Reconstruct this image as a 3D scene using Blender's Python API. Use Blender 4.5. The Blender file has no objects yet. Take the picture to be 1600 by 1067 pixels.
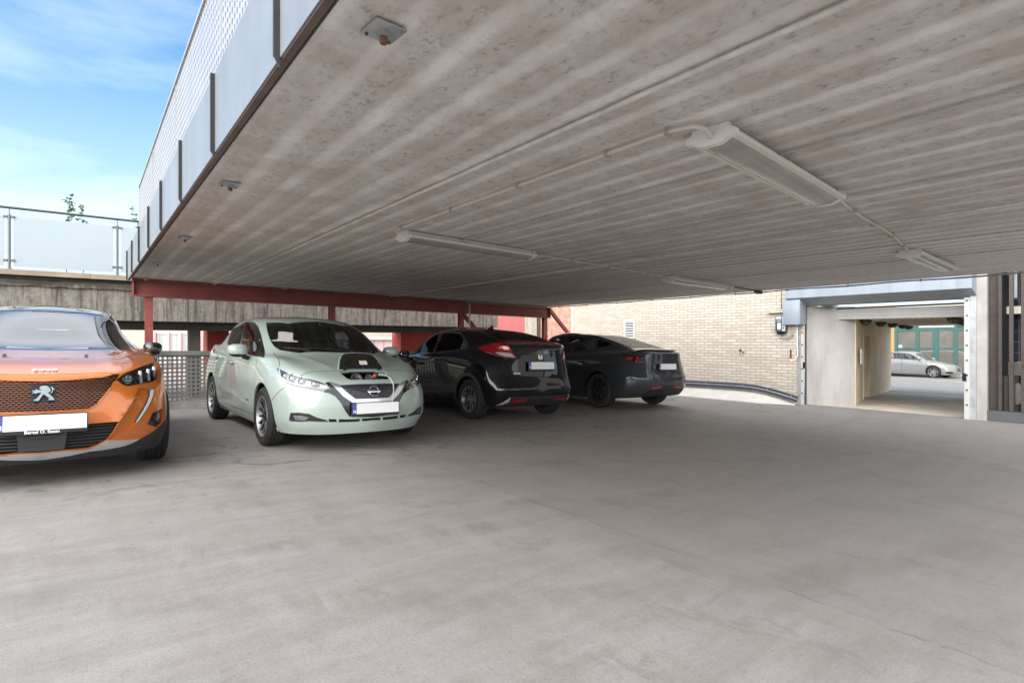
import bpy, bmesh, math, random
import numpy as np
from math import sin, cos, pi, radians, sqrt, atan2
from mathutils import Vector, Matrix
from mathutils.bvhtree import BVHTree
from mathutils.geometry import delaunay_2d_cdt
random.seed(7)
sc = bpy.context.scene
COL = sc.collection
AX = radians(37.48)                    # bay axis: s runs along the beam, t along the parking stalls
D2 = Vector((cos(AX), sin(AX), 0)); D1 = Vector((-sin(AX), cos(AX), 0))
CAM_H = 1.106; GS = -0.0238; CS = -0.0146
def W(s, t, z): return Vector((s*D2.x + t*D1.x, s*D2.y + t*D1.y, z))
def gz(s): return -CAM_H + GS*s        # the deck falls gently along s
def cz(s): return 1.02 + CS*s          # underside of the slab
# ---------------------------------------------------------------- objects
def link(o, parent=None):
    COL.objects.link(o)
    if parent is not None: o.parent = parent
    return o
def tag(o, label=None, cat=None, group=None, kind=None):
    if label: o['label'] = label
    if cat: o['category'] = cat
    if group: o['group'] = group
    if kind: o['kind'] = kind
    return o
def empty(name, loc=(0,0,0), rot=(0,0,0), parent=None):
    o = bpy.data.objects.new(name, None); o.empty_display_size = .2
    o.location = loc; o.rotation_euler = rot
    return link(o, parent)
def mesh_obj(name, verts, faces, mats, parent=None, fm=None, smooth=False, normals=None, auto=None):
    me = bpy.data.meshes.new(name)
    me.from_pydata([tuple(map(float, v)) for v in verts], [], [tuple(map(int, f)) for f in faces])
    if not isinstance(mats, (list, tuple)): mats = [mats]
    for m in mats: me.materials.append(m)
    if fm is not None: me.polygons.foreach_set('material_index', [int(i) for i in fm])
    if smooth or auto is not None: me.polygons.foreach_set('use_smooth', [True]*len(me.polygons))
    me.update()
    if auto is not None: me.set_sharp_from_angle(angle=radians(auto))
    if normals is not None: me.normals_split_custom_set_from_vertices([tuple(map(float, n)) for n in normals])
    o = bpy.data.objects.new(name, me)
    return link(o, parent)
class MB:
    """collects simple shapes into one mesh"""
    def __init__(s): s.v=[]; s.f=[]; s.m=[]
    def add(s, vs, fs, mi=0):
        b=len(s.v); s.v+=[Vector(v) for v in vs]; s.f+=[tuple(b+i for i in f) for f in fs]; s.m+=[mi]*len(fs); return s
    def box(s, x0,x1,y0,y1,z0,z1, mi=0, bev=0.0):
        if bev>0:
            bm=bmesh.new(); bmesh.ops.create_cube(bm,size=1)
            for v in bm.verts: v.co=Vector(((x0+x1)/2+v.co.x*(x1-x0),(y0+y1)/2+v.co.y*(y1-y0),(z0+z1)/2+v.co.z*(z1-z0)))
            bmesh.ops.bevel(bm,geom=bm.edges[:],offset=bev,segments=2,affect='EDGES',profile=.6)
            s.bm(bm,mi); return s
        vs=[(x,y,z) for x in (x0,x1) for y in (y0,y1) for z in (z0,z1)]
        return s.add(vs,[(0,1,3,2),(4,6,7,5),(0,4,5,1),(2,3,7,6),(0,2,6,4),(1,5,7,3)],mi)
    def bm(s,bm,mi=0,M=None):
        bm.verts.index_update(); 
        s.add([(M@v.co if M else v.co.copy()) for v in bm.verts],[tuple(v.index for v in f.verts) for f in bm.faces],mi); bm.free(); return s
    def tube(s, pts, r, n=8, mi=0, cap=True, rs=None):
        pts=[Vector(p) for p in pts]; b=len(s.v); up=None; L=len(pts)
        for i,p in enumerate(pts):
            d=(pts[min(i+1,L-1)]-pts[max(i-1,0)]).normalized()
            if up is None:
                up=Vector((0,0,1)) if abs(d.z)<.9 else Vector((1,0,0))
            a=d.cross(up).normalized(); up=a.cross(d).normalized()
            rr=rs[i] if rs else r
            for k in range(n):
                an=2*pi*k/n; s.v.append(p+a*cos(an)*rr+up*sin(an)*rr)
        for i in range(L-1):
            for k in range(n):
                s.f.append((b+i*n+k,b+i*n+(k+1)%n,b+(i+1)*n+(k+1)%n,b+(i+1)*n+k)); s.m.append(mi)
        if cap:
            s.f.append(tuple(b+k for k in reversed(range(n)))); s.m.append(mi)
            s.f.append(tuple(b+(L-1)*n+k for k in range(n))); s.m.append(mi)
        return s
    def lathe(s, prof, n=32, mi=0, axis='z', org=(0,0,0), closed=False):
        """profile of (r, h) pairs turned about an axis"""
        b=len(s.v); L=len(prof); o=Vector(org)
        for i in range(n):
            a=2*pi*i/n
            for r,h in prof:
                if axis=='z': q=Vector((r*cos(a),r*sin(a),h))
                elif axis=='y': q=Vector((r*cos(a),h,-r*sin(a)))
                else: q=Vector((h,r*cos(a),r*sin(a)))
                s.v.append(o+q)
        for i in range(n):
            j=(i+1)%n
            for k in range(L if closed else L-1):
                k2=(k+1)%L
                s.f.append((b+i*L+k,b+j*L+k,b+j*L+k2,b+i*L+k2)); s.m.append(mi)
        return s
    def prism(s, pts, h, mi=0, M=None):
        """2-D outline (x,y) raised by h along z, then placed by M"""
        n=len(pts); M=M or Matrix(); b=len(s.v)
        a=sum(pts[i][0]*pts[(i+1)%n][1]-pts[(i+1)%n][0]*pts[i][1] for i in range(n))
        if a<0: pts=list(reversed(pts))
        s.v+=[M@Vector((x,y,0)) for x,y in pts]+[M@Vector((x,y,h)) for x,y in pts]
        s.f.append(tuple(b+i for i in reversed(range(n)))); s.m.append(mi)
        s.f.append(tuple(b+n+i for i in range(n))); s.m.append(mi)
        for i in range(n): s.f.append((b+i,b+(i+1)%n,b+n+(i+1)%n,b+n+i)); s.m.append(mi)
        return s
    def xf(s, M): s.v=[M@v for v in s.v]; return s
    def build(s, name, mats, parent=None, auto=None, smooth=False, loc=None, rotz=None):
        o=mesh_obj(name,s.v,s.f,mats,parent,s.m,smooth=smooth,auto=auto)
        if loc is not None: o.location=loc
        if rotz is not None: o.rotation_euler=(0,0,rotz)
        return o
def bay(name, loc, parent=None):
    """an Empty standing in the bay's own axes (x along s, y along t)"""
    return empty(name, W(*loc), (0,0,AX), parent)
def arc(cx,cy,r,a0,a1,n): return [(cx+r*cos(radians(a0+(a1-a0)*i/n)),cy+r*sin(radians(a0+(a1-a0)*i/n))) for i in range(n+1)]
def dup(o, parent=None):
    c=o.copy(); COL.objects.link(c)
    if parent is not None: c.parent=parent
    for ch in list(o.children): dup(ch,c)
    return c
# ---------------------------------------------------------------- materials
MATS={}
def srgb(r,g,b):
    f=lambda c:(c/255/12.92 if c/255<=.04045 else ((c/255+.055)/1.055)**2.4)
    return (f(r),f(g),f(b),1)
class NT:
    def __init__(s,name):
        s.m=bpy.data.materials.new(name); s.m.use_nodes=True; s.t=s.m.node_tree; s.t.nodes.clear()
        s.out=s.t.nodes.new('ShaderNodeOutputMaterial')
    def n(s,kind,**kw):
        nd=s.t.nodes.new('ShaderNode'+kind)
        for k,v in kw.items():
            if k in nd.inputs: s.set(nd.inputs[k],v)
            else: setattr(nd,k,v)
        return nd
    def set(s,inp,v):
        if isinstance(v,bpy.types.NodeSocket): s.t.links.new(v,inp)
        elif isinstance(v,bpy.types.Node): s.t.links.new(v.outputs[0],inp)
        else: inp.default_value=v
    def pb(s,**kw):
        nd=s.t.nodes.new('ShaderNodeBsdfPrincipled')
        for k,v in kw.items(): s.set(nd.inputs[k.replace('_',' ')],v)
        s.t.links.new(nd.outputs[0],s.out.inputs[0]); return nd
    def coord(s,scale=(1,1,1),rot=(0,0,0),which='Object',loc=(0,0,0)):
        tc=s.n('TexCoord'); mp=s.n('Mapping'); s.t.links.new(tc.outputs[which],mp.inputs[0])
        mp.inputs['Scale'].default_value=scale; mp.inputs['Rotation'].default_value=rot; mp.inputs['Location'].default_value=loc
        return mp.outputs[0]
    def noise(s,vec,scale=5,detail=4,rough=.55,dist=0):
        nd=s.n('TexNoise'); s.set(nd.inputs['Vector'],vec); nd.inputs['Scale'].default_value=scale
        nd.inputs['Detail'].default_value=detail; nd.inputs['Roughness'].default_value=rough; nd.inputs['Distortion'].default_value=dist
        return nd.outputs[0]
    def ramp(s,fac,stops,interp='LINEAR'):
        nd=s.n('ValToRGB'); s.set(nd.inputs[0],fac); cr=nd.color_ramp; cr.interpolation=interp
        while len(cr.elements)<len(stops): cr.elements.new(.5)
        for e,(p,c) in zip(cr.elements,stops):
            e.position=p; e.color=c if len(c)==4 else (*c,1)
        return nd.outputs[0]
    def mix(s,fac,a,b,mode='MIX'):
        nd=s.n('Mix',data_type='RGBA',blend_type=mode)
        s.set(nd.inputs[0],fac); s.set(nd.inputs[6],a); s.set(nd.inputs[7],b); return nd.outputs[2]
    def math(s,op,a,b=0.0,c=0.0,clamp=False):
        nd=s.n('Math',operation=op,use_clamp=clamp); s.set(nd.inputs[0],a); s.set(nd.inputs[1],b); s.set(nd.inputs[2],c); return nd.outputs[0]
    def sep(s,vec):
        nd=s.n('SeparateXYZ'); s.set(nd.inputs[0],vec); return nd.outputs
    def bump(s,h,strength=.3,dist=.01,normal=None):
        nd=s.n('Bump'); s.set(nd.inputs['Height'],h); nd.inputs['Strength'].default_value=strength; nd.inputs['Distance'].default_value=dist
        if normal is not None: s.set(nd.inputs['Normal'],normal)
        return nd.outputs[0]
def g(v): return (v,v,v,1)
def simple(name,col,rough=.5,metal=0,spec=.5,coat=0,var=0.0,vs=8,bump=0,**kw):
    if name in MATS: return MATS[name]
    N=NT(name); c=col if len(col)==4 else (*col,1)
    d=dict(Base_Color=c,Roughness=rough,Metallic=metal,Specular_IOR_Level=spec,Coat_Weight=coat,**kw)
    if var>0 or bump>0:
        v=N.coord(); nz=N.noise(v,vs,5,.6)
        if var>0:
            d['Base_Color']=N.mix(nz,tuple(x*(1-var) for x in c[:3])+(1,),tuple(min(1,x*(1+var)) for x in c[:3])+(1,))
            d['Roughness']=N.math('MULTIPLY_ADD',nz,.25,rough-.12,clamp=True)
        if bump>0: d['Normal']=N.bump(N.noise(v,vs*6,3),bump,.004)
    N.pb(**d); MATS[name]=N.m; return N.m
def glass(name,tint,rough=.0,ior=1.5,strength=1.0):
    """thin pane: tinted straight-through light with a Fresnel reflection on top"""
    if name in MATS: return MATS[name]
    N=NT(name); tr=N.n('BsdfTransparent',Color=(*tint,1)); gl=N.n('BsdfGlossy',Color=(1,1,1,1),Roughness=rough)
    fr=N.n('Fresnel',IOR=ior); fac=N.math('MULTIPLY',fr.outputs[0],strength,clamp=True)
    mx=N.n('MixShader'); N.set(mx.inputs[0],fac); N.set(mx.inputs[1],tr.outputs[0]); N.set(mx.inputs[2],gl.outputs[0])
    N.t.links.new(mx.outputs[0],N.out.inputs[0]); MATS[name]=N.m; return N.m
# ================================================================ cars: a body is one spline surface, trimmed into panels
def pchip(xk,yk,x):
    xk=np.asarray(xk,float); yk=np.asarray(yk,float); h=np.diff(xk); d=np.diff(yk)/h; m=np.zeros_like(yk)
    m[0]=d[0]; m[-1]=d[-1]
    for i in range(1,len(xk)-1):
        if d[i-1]*d[i]>0:
            w1=2*h[i]+h[i-1]; w2=h[i]+2*h[i-1]; m[i]=(w1+w2)/(w1/d[i-1]+w2/d[i])
    i=np.clip(np.searchsorted(xk,x,side='right')-1,0,len(xk)-2); t=(x-xk[i])/h[i]
    return (2*t**3-3*t**2+1)*yk[i]+(t**3-2*t**2+t)*h[i]*m[i]+(-2*t**3+3*t**2)*yk[i+1]+(t**3-t**2)*h[i]*m[i+1]
FLIP=np.array([1.,-1.,1.])
class Surf:
    """control rings from the sill up to the roof's centre line, each from rear centre round the side to front centre"""
    def __init__(S,rings,K=20,sub=6):
        P=[]
        for r in rings:
            ks=sorted(r); a=np.array([r[k] for k in ks],float); x=np.arange(K)
            P.append(np.stack([pchip(ks,a[:,c],x) for c in range(3)],1))
        S.K=K; S.NR=len(P); P=np.array(P); Q=P.copy()
        for _ in range(2):
            E=S.pad(Q); X=(E[:,:-2]+4*E[:,1:-1]+E[:,2:])/6; X=(X[:-2]+4*X[1:-1]+X[2:])/6
            Q=Q+.75*(P-X); Q[:,0,1]=0; Q[:,-1,1]=0; Q[-1,:,1]=0
        S.E=S.pad(Q); S.sub=sub
        nu=(K-1)*8; nv=(S.NR-1)*8
        u=np.linspace(0,K-1,nu+1); v=np.linspace(0,S.NR-1,nv+1); UU,VV=np.meshgrid(u,v)
        D,_=S.ev(UU.ravel(),VV.ravel()); S.nu=nu; S.nv=nv; S.D=D
        tri=[]; 
        for j in range(nv):
            for i in range(nu):
                a=j*(nu+1)+i; tri+=[(a,a+1,a+nu+2),(a,a+nu+2,a+nu+1)]
        S.tri=tri; S.uvd=np.stack([UU.ravel(),VV.ravel()],1)
        S.bvh=BVHTree.FromPolygons([tuple(p) for p in D],tri)
    def pad(S,Q):
        L=Q[:,1:2]*FLIP; R=Q[:,-2:-1]*FLIP; E=np.concatenate([L,Q,R],1)
        B=2*E[0:1]-E[1:2]; T=E[-2:-1]*FLIP; return np.concatenate([B,E,T],0)
    def ev(S,u,v):
        u=np.clip(np.asarray(u,float),0,S.K-1); v=np.clip(np.asarray(v,float),0,S.NR-1)
        i=np.minimum(u.astype(int),S.K-2); j=np.minimum(v.astype(int),S.NR-2); a=u-i; b=v-j
        def bs(t): return [(1-t)**3/6,(3*t**3-6*t**2+4)/6,(-3*t**3+3*t**2+3*t+1)/6,t**3/6]
        def ds(t): return [-(1-t)**2/2,(9*t**2-12*t)/6,(-9*t**2+6*t+3)/6,t**2/2]
        bu,bv,du,dv=bs(a),bs(b),ds(a),ds(b); P=0;Tu=0;Tv=0
        for q in range(4):
            for p in range(4):
                c=S.E[j+q,i+p]; P=P+c*(bu[p]*bv[q])[:,None]; Tu=Tu+c*(du[p]*bv[q])[:,None]; Tv=Tv+c*(bu[p]*dv[q])[:,None]
        n=np.cross(Tv,Tu); l=np.linalg.norm(n,axis=1)[:,None]; n=n/np.maximum(l,1e-9)
        return P,n
    def uv_of(S,co,fi):
        a,b,c=S.tri[fi]; A,B,C=S.D[a],S.D[b],S.D[c]; p=np.array(co)
        v0=B-A;v1=C-A;v2=p-A; d00=v0@v0;d01=v0@v1;d11=v1@v1;d20=v2@v0;d21=v2@v1; den=d00*d11-d01*d01
        if abs(den)<1e-16: return S.uvd[a]
        w1=(d11*d20-d01*d21)/den; w2=(d00*d21-d01*d20)/den
        return S.uvd[a]*(1-w1-w2)+S.uvd[b]*w1+S.uvd[c]*w2
    def hit(S,kind,p):
        """a point of an outline put on the surface; side (x,z), front / rear (y,z), top (x,y), near (x,y,z)"""
        if kind=='side': r=S.bvh.ray_cast(Vector((p[0],3,p[1])),Vector((0,-1,0)))
        elif kind=='front': r=S.bvh.ray_cast(Vector((6,p[0],p[1])),Vector((-1,0,0)))
        elif kind=='rear': r=S.bvh.ray_cast(Vector((-9,p[0],p[1])),Vector((1,0,0)))
        elif kind=='top': r=S.bvh.ray_cast(Vector((p[0],p[1],4)),Vector((0,0,-1)))
        else: r=(None,)
        if r[0] is None:
            q={'side':lambda:(p[0],.9,p[1]),'front':lambda:(.9,p[0],p[1]),'rear':lambda:(-3.6,p[0],p[1]),'top':lambda:(p[0],p[1],1.),'near':lambda:p}[kind]()
            r=S.bvh.find_nearest(Vector(q))
        uv=S.uv_of(r[0],r[2]); y={'side':.5,'front':p[0],'rear':p[0],'top':p[1],'near':p[1] if len(p)>2 else 1}[kind]
        if abs(y)<.004 and uv[1]<S.NR-1.2: uv=np.array([0. if r[0][0]<-1.5 else S.K-1.,uv[1]])
        return uv
    def outline(S,kind,pts,closed=True,step=.022):
        out=[]; n=len(pts); P=[np.array(p,float) for p in pts]
        for i in range(n if closed else n-1):
            a,b=P[i],P[(i+1)%n]; k=max(1,int(np.ceil(np.linalg.norm(b-a)/step)))
            for q in range(k): out.append(a+(b-a)*q/k)
        if not closed: out.append(P[-1])
        return np.array([S.hit(kind,tuple(p)) for p in out])
    def strip(S,kind,pts,w=.006,closed=False):
        """a narrow band along a line on the surface (a shut line)"""
        uv=S.outline(kind,pts,closed); Pp,n=S.ev(uv[:,0],uv[:,1]); L=len(uv)
        def jac(k):
            e=1e-3; u0,v0=uv[k]; a,_=S.ev([u0-e if u0>1 else u0,u0+e if u0<S.K-2 else u0],[v0,v0]); b,_=S.ev([u0,u0],[v0-e if v0>1 else v0,v0+e if v0<S.NR-2 else v0])
            return (a[1]-a[0])/((e if u0<S.K-2 else 0)+(e if u0>1 else 0)),(b[1]-b[0])/((e if v0<S.NR-2 else 0)+(e if v0>1 else 0))
        A=[];B=[]
        for k in range(L):
            t=Pp[min(k+1,L-1)]-Pp[max(k-1,0)]; sd=np.cross(n[k],t); sd=sd/max(np.linalg.norm(sd),1e-9)*w/2
            Tu,Tv=jac(k); M=np.stack([Tu,Tv],1); d=np.linalg.lstsq(M,sd,rcond=None)[0]
            A.append(uv[k]+d);B.append(uv[k]-d)
        if closed: return np.array(A),np.array(B)
        return np.array(A+B[::-1])
def inside(poly,pts):
    x,y=pts[:,0],pts[:,1]; r=np.zeros(len(pts),bool); a=poly; b=np.roll(poly,-1,0)
    for (x0,y0),(x1,y1) in zip(a,b):
        if y0==y1: continue
        c=((y0>y)!=(y1>y)); xs=(x1-x0)*(y-y0)/(y1-y0)+x0; r^=c&(x<xs)
    return r
def car_shell(S,feats,default,parent,sub=6,ridges=()):
    """feats: list of dicts (uv polygon, part key). Trims the surface along every outline; returns {key: (P,N,tris)} for one half"""
    K,NR=S.K,S.NR
    gu=np.linspace(0,K-1,(K-1)*sub+1); gv=np.linspace(0,NR-1,(NR-1)*sub+1); G=np.array([(a,b) for b in gv for a in gu])
    keep=np.ones(len(G),bool); W_=len(gu); verts=[];edges=[]
    for f in feats:
        uv=np.clip(f['uv'],[0,0],[K-1,NR-1]); n=len(uv); b=len(verts); verts+=list(uv)
        edges+=[(b+i,b+(i+1)%n) for i in range(n)]
        for i in range(n):
            p,q=uv[i],uv[(i+1)%n]; m=max(1,int(np.abs(q-p).max()*sub*3))
            for k in range(m):
                w=(p+(q-p)*k/m)*sub; c=np.round(w).astype(int)
                if np.abs(w-c).max()<.36 and 0<c[0]<W_-1 and 0<c[1]<len(gv)-1: keep[c[1]*W_+c[0]]=False
    for uvl,_,_ in ridges:
        uv=np.clip(uvl,[0,0],[K-1,NR-1]); n=len(uv); b=len(verts); verts+=list(uv); edges+=[(b+i,b+i+1) for i in range(n-1)]
        for p in uv:
            w=p*sub; c=np.round(w).astype(int)
            if np.abs(w-c).max()<.36 and 0<c[0]<W_-1 and 0<c[1]<len(gv)-1: keep[c[1]*W_+c[0]]=False
    off=len(verts); verts+=list(G[keep])
    # border edges
    V2=[Vector((float(a),float(b))) for a,b in verts]
    ov,oe,of,_,_,_=delaunay_2d_cdt(V2,edges,[],0,1e-4,False)
    uv=np.array([(v.x,v.y) for v in ov]); tr=np.array([f for f in of if len(f)==3]); 
    A=uv[tr[:,0]];B=uv[tr[:,1]];C=uv[tr[:,2]]; ar=(B[:,0]-A[:,0])*(C[:,1]-A[:,1])-(C[:,0]-A[:,0])*(B[:,1]-A[:,1])
    tr=tr[np.abs(ar)>1e-9]; ar=ar[np.abs(ar)>1e-9]; fl=ar>0; tr[fl]=tr[fl][:,[0,2,1]]
    cen=uv[tr].mean(1); key=np.zeros(len(tr),int); keys=[default]
    for f in feats:
        if f['key'] not in keys: keys.append(f['key'])
        msk=inside(f['uv'],cen)
        if f.get('only') is not None: msk&=np.isin(key,[keys.index(k) for k in f['only'] if k in keys])
        if f.get('hole') is not None: msk&=~inside(f['hole'],cen)
        key[msk]=keys.index(f['key'])
    P,Nn=S.ev(uv[:,0],uv[:,1])
    if len(ridges):
        tot=np.zeros(len(P))
        for uvl,amp,wd in ridges:
            L,_=S.ev(uvl[:,0],uvl[:,1]); A=L[:-1];B=L[1:]; D=np.full(len(P),9.); Tm=np.zeros(len(P))
            for k in range(len(A)):
                ab=B[k]-A[k]; t=np.clip(((P-A[k])@ab)/max(ab@ab,1e-9),0,1); d=np.linalg.norm(P-(A[k]+t[:,None]*ab),axis=1); m=d<D; D[m]=d[m]; Tm[m]=(k+t[m])/len(A)
            tot+=amp*np.exp(-(np.abs(D)/wd)**1.3)*np.minimum(1,np.minimum(Tm,1-Tm)*5+.0)
        P=P+Nn*tot[:,None]
        fn=np.cross(P[tr[:,1]]-P[tr[:,0]],P[tr[:,2]]-P[tr[:,0]]); G_=np.zeros_like(P)
        for k in range(3): np.add.at(G_,tr[:,k],fn)
        l=np.linalg.norm(G_,axis=1); sg=np.sign((G_*Nn).sum(1)); m=(np.abs(tot)>2e-4)&(l>1e-12); Nn=Nn.copy(); Nn[m]=G_[m]/l[m][:,None]*sg[m][:,None]; cl=(np.abs(P[:,1])<.003)&m; Nn[cl,1]=0
    return P,Nn,tr,key,keys,uv
def part_mesh(name,shell,key,mats,parent,off=0.0,skirt=.012,side='both',inner=None,label=None,keymat=None):
    """one panel of the shell as a mesh of its own, with a turned-in edge all round"""
    P,Nn,tr,kk,keys,uv=shell
    ks=[key] if isinstance(key,str) else list(key)
    ids=[keys.index(k) for k in ks if k in keys]; msk=np.isin(kk,ids); sel=tr[msk]; kid=kk[msk]
    if len(sel)==0: return None
    used=np.unique(sel); mp=-np.ones(len(P),int); mp[used]=np.arange(len(used)); T=mp[sel]
    n=Nn[used]; p=P[used]+n*off
    # boundary
    from collections import Counter
    ec=Counter(); ed={}
    for a,b,c in T:
        for e in ((a,b),(b,c),(c,a)):
            k=(min(e),max(e)); ec[k]+=1; ed[k]=e
    V=list(p);N=list(n);F=[tuple(t) for t in T]
    if skirt>0:
        for k,c in ec.items():
            if c!=1: continue
            a,b=ed[k]
            if abs(p[a][1])<.002 and abs(p[b][1])<.002: continue
            i=len(V); V+=[p[a],p[b],p[b]-n[b]*skirt,p[a]-n[a]*skirt]
            e=p[b]-p[a]; sn=np.cross(e,n[a]); l=np.linalg.norm(sn); sn=sn/l if l>1e-9 else n[a]
            N+=[sn]*4; F.append((i+1,i,i+3,i+2))
    V=np.array(V);N=np.array(N)
    fm=[0]*len(F)
    if keymat:
        kd={keys.index(k):v for k,v in keymat.items() if k in keys}; fm=[kd.get(int(q),0) for q in kid]+[0]*(len(F)-len(kid))
    out=[]
    def emit(V,N,F,nm):
        o=mesh_obj(nm,V,F,mats,parent,fm=(fm*2)[:len(F)],smooth=True,normals=N)
        if label: o['label']=label
        out.append(o)
    mV=V*FLIP; mN=N*FLIP; mF=[tuple(reversed(f)) for f in F]
    if side=='pair': emit(V,N,F,name); emit(mV,mN,mF,name)
    elif side=='left': emit(V,N,F,name)
    elif side=='right': emit(mV,mN,mF,name)
    else: emit(np.concatenate([V,mV]),np.concatenate([N,mN]),F+[tuple(i+len(V) for i in f) for f in mF],name)
    return out
RINGS={}
RINGS['leaf']=[
{0:(-3.42,0,.30),2:(-3.38,.55,.29),3:(-3.25,.76,.27),4:(-3.1,.80,.25),6:(-2.7,.82,.2),10:(-1.05,.81,.19),13:(.1,.82,.19),15:(.60,.80,.19),16:(.72,.68,.19),17:(.82,.48,.19),19:(.90,0,.20)},
{0:(-3.50,0,.40),2:(-3.45,.58,.40),3:(-3.32,.80,.38),4:(-3.18,.855,.36),6:(-2.7,.88,.33),8:(-1.95,.86,.30),11:(-.6,.86,.30),13:(.1,.88,.32),15:(.62,.86,.32),16:(.77,.74,.31),17:(.87,.50,.31),19:(.945,0,.31)},
{0:(-3.54,0,.56),2:(-3.49,.6,.56),3:(-3.36,.82,.55),4:(-3.2,.875,.54),6:(-2.7,.895,.53),9:(-1.5,.875,.50),11:(-.6,.875,.50),13:(.1,.893,.52),15:(.62,.875,.5),16:(.79,.74,.48),17:(.885,.50,.47),19:(.955,0,.46)},
{0:(-3.53,0,.74),2:(-3.48,.6,.74),3:(-3.36,.80,.73),4:(-3.2,.865,.73),6:(-2.7,.895,.74),9:(-1.5,.885,.70),11:(-.6,.885,.68),13:(.1,.892,.70),15:(.60,.865,.66),16:(.77,.72,.62),17:(.875,.48,.60),19:(.945,0,.58)},
{0:(-3.50,0,.90),2:(-3.45,.58,.90),3:(-3.33,.77,.90),4:(-3.17,.84,.90),6:(-2.7,.885,.90),9:(-1.5,.885,.86),11:(-.6,.88,.84),13:(.1,.865,.85),14:(.38,.845,.82),15:(.56,.80,.78),16:(.72,.66,.74),17:(.83,.45,.71),19:(.915,0,.68)},
{0:(-3.46,0,1.02),2:(-3.42,.55,1.02),3:(-3.31,.735,1.03),4:(-3.13,.80,1.03),6:(-2.7,.855,1.02),9:(-1.5,.865,.97),11:(-.6,.855,.945),12:(-.25,.835,.95),13:(.08,.80,.945),14:(.33,.76,.91),15:(.49,.70,.87),16:(.62,.58,.83),17:(.74,.40,.79),19:(.83,0,.76)},
{0:(-3.42,0,1.10),2:(-3.38,.53,1.10),3:(-3.28,.70,1.11),4:(-3.08,.77,1.11),6:(-2.7,.82,1.07),9:(-1.5,.835,1.01),11:(-.65,.83,.985),12:(-.38,.81,.985),13:(-.12,.75,.985),14:(.07,.66,.965),15:(.2,.56,.945),16:(.3,.45,.93),17:(.38,.30,.915),19:(.43,0,.90)},
{0:(-3.38,0,1.15),2:(-3.34,.50,1.15),3:(-3.22,.67,1.16),4:(-3.0,.745,1.15),6:(-2.65,.79,1.12),9:(-1.5,.81,1.06),11:(-.75,.80,1.03),12:(-.55,.775,1.03),13:(-.38,.72,1.035),14:(-.26,.64,1.035),15:(-.17,.54,1.03),16:(-.1,.42,1.03),17:(-.05,.28,1.03),19:(-.02,0,1.03)},
{0:(-3.28,0,1.30),2:(-3.25,.46,1.30),3:(-3.12,.62,1.31),4:(-2.9,.68,1.31),6:(-2.5,.715,1.30),9:(-1.6,.735,1.29),11:(-1.05,.715,1.28),12:(-.88,.69,1.275),13:(-.74,.645,1.27),14:(-.64,.58,1.265),15:(-.56,.49,1.26),16:(-.5,.39,1.26),17:(-.45,.26,1.255),19:(-.42,0,1.25)},
{0:(-3.20,0,1.44),2:(-3.17,.42,1.435),3:(-3.05,.55,1.43),4:(-2.8,.59,1.445),6:(-2.4,.61,1.47),9:(-1.7,.615,1.485),11:(-1.3,.595,1.47),12:(-1.18,.575,1.46),13:(-1.08,.545,1.45),14:(-1.0,.50,1.45),15:(-.94,.43,1.455),16:(-.9,.34,1.46),17:(-.86,.22,1.465),19:(-.84,0,1.47)},
{0:(-3.1,0,1.475),2:(-3.05,.3,1.475),4:(-2.7,.36,1.50),6:(-2.3,.37,1.52),9:(-1.7,.37,1.527),12:(-1.32,.35,1.515),14:(-1.2,.3,1.51),17:(-1.08,.12,1.51),19:(-1.05,0,1.51)},
{0:(-3.0,0,1.49),4:(-2.65,0,1.515),9:(-1.7,0,1.54),14:(-1.35,0,1.537),19:(-1.25,0,1.53)}]
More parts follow.
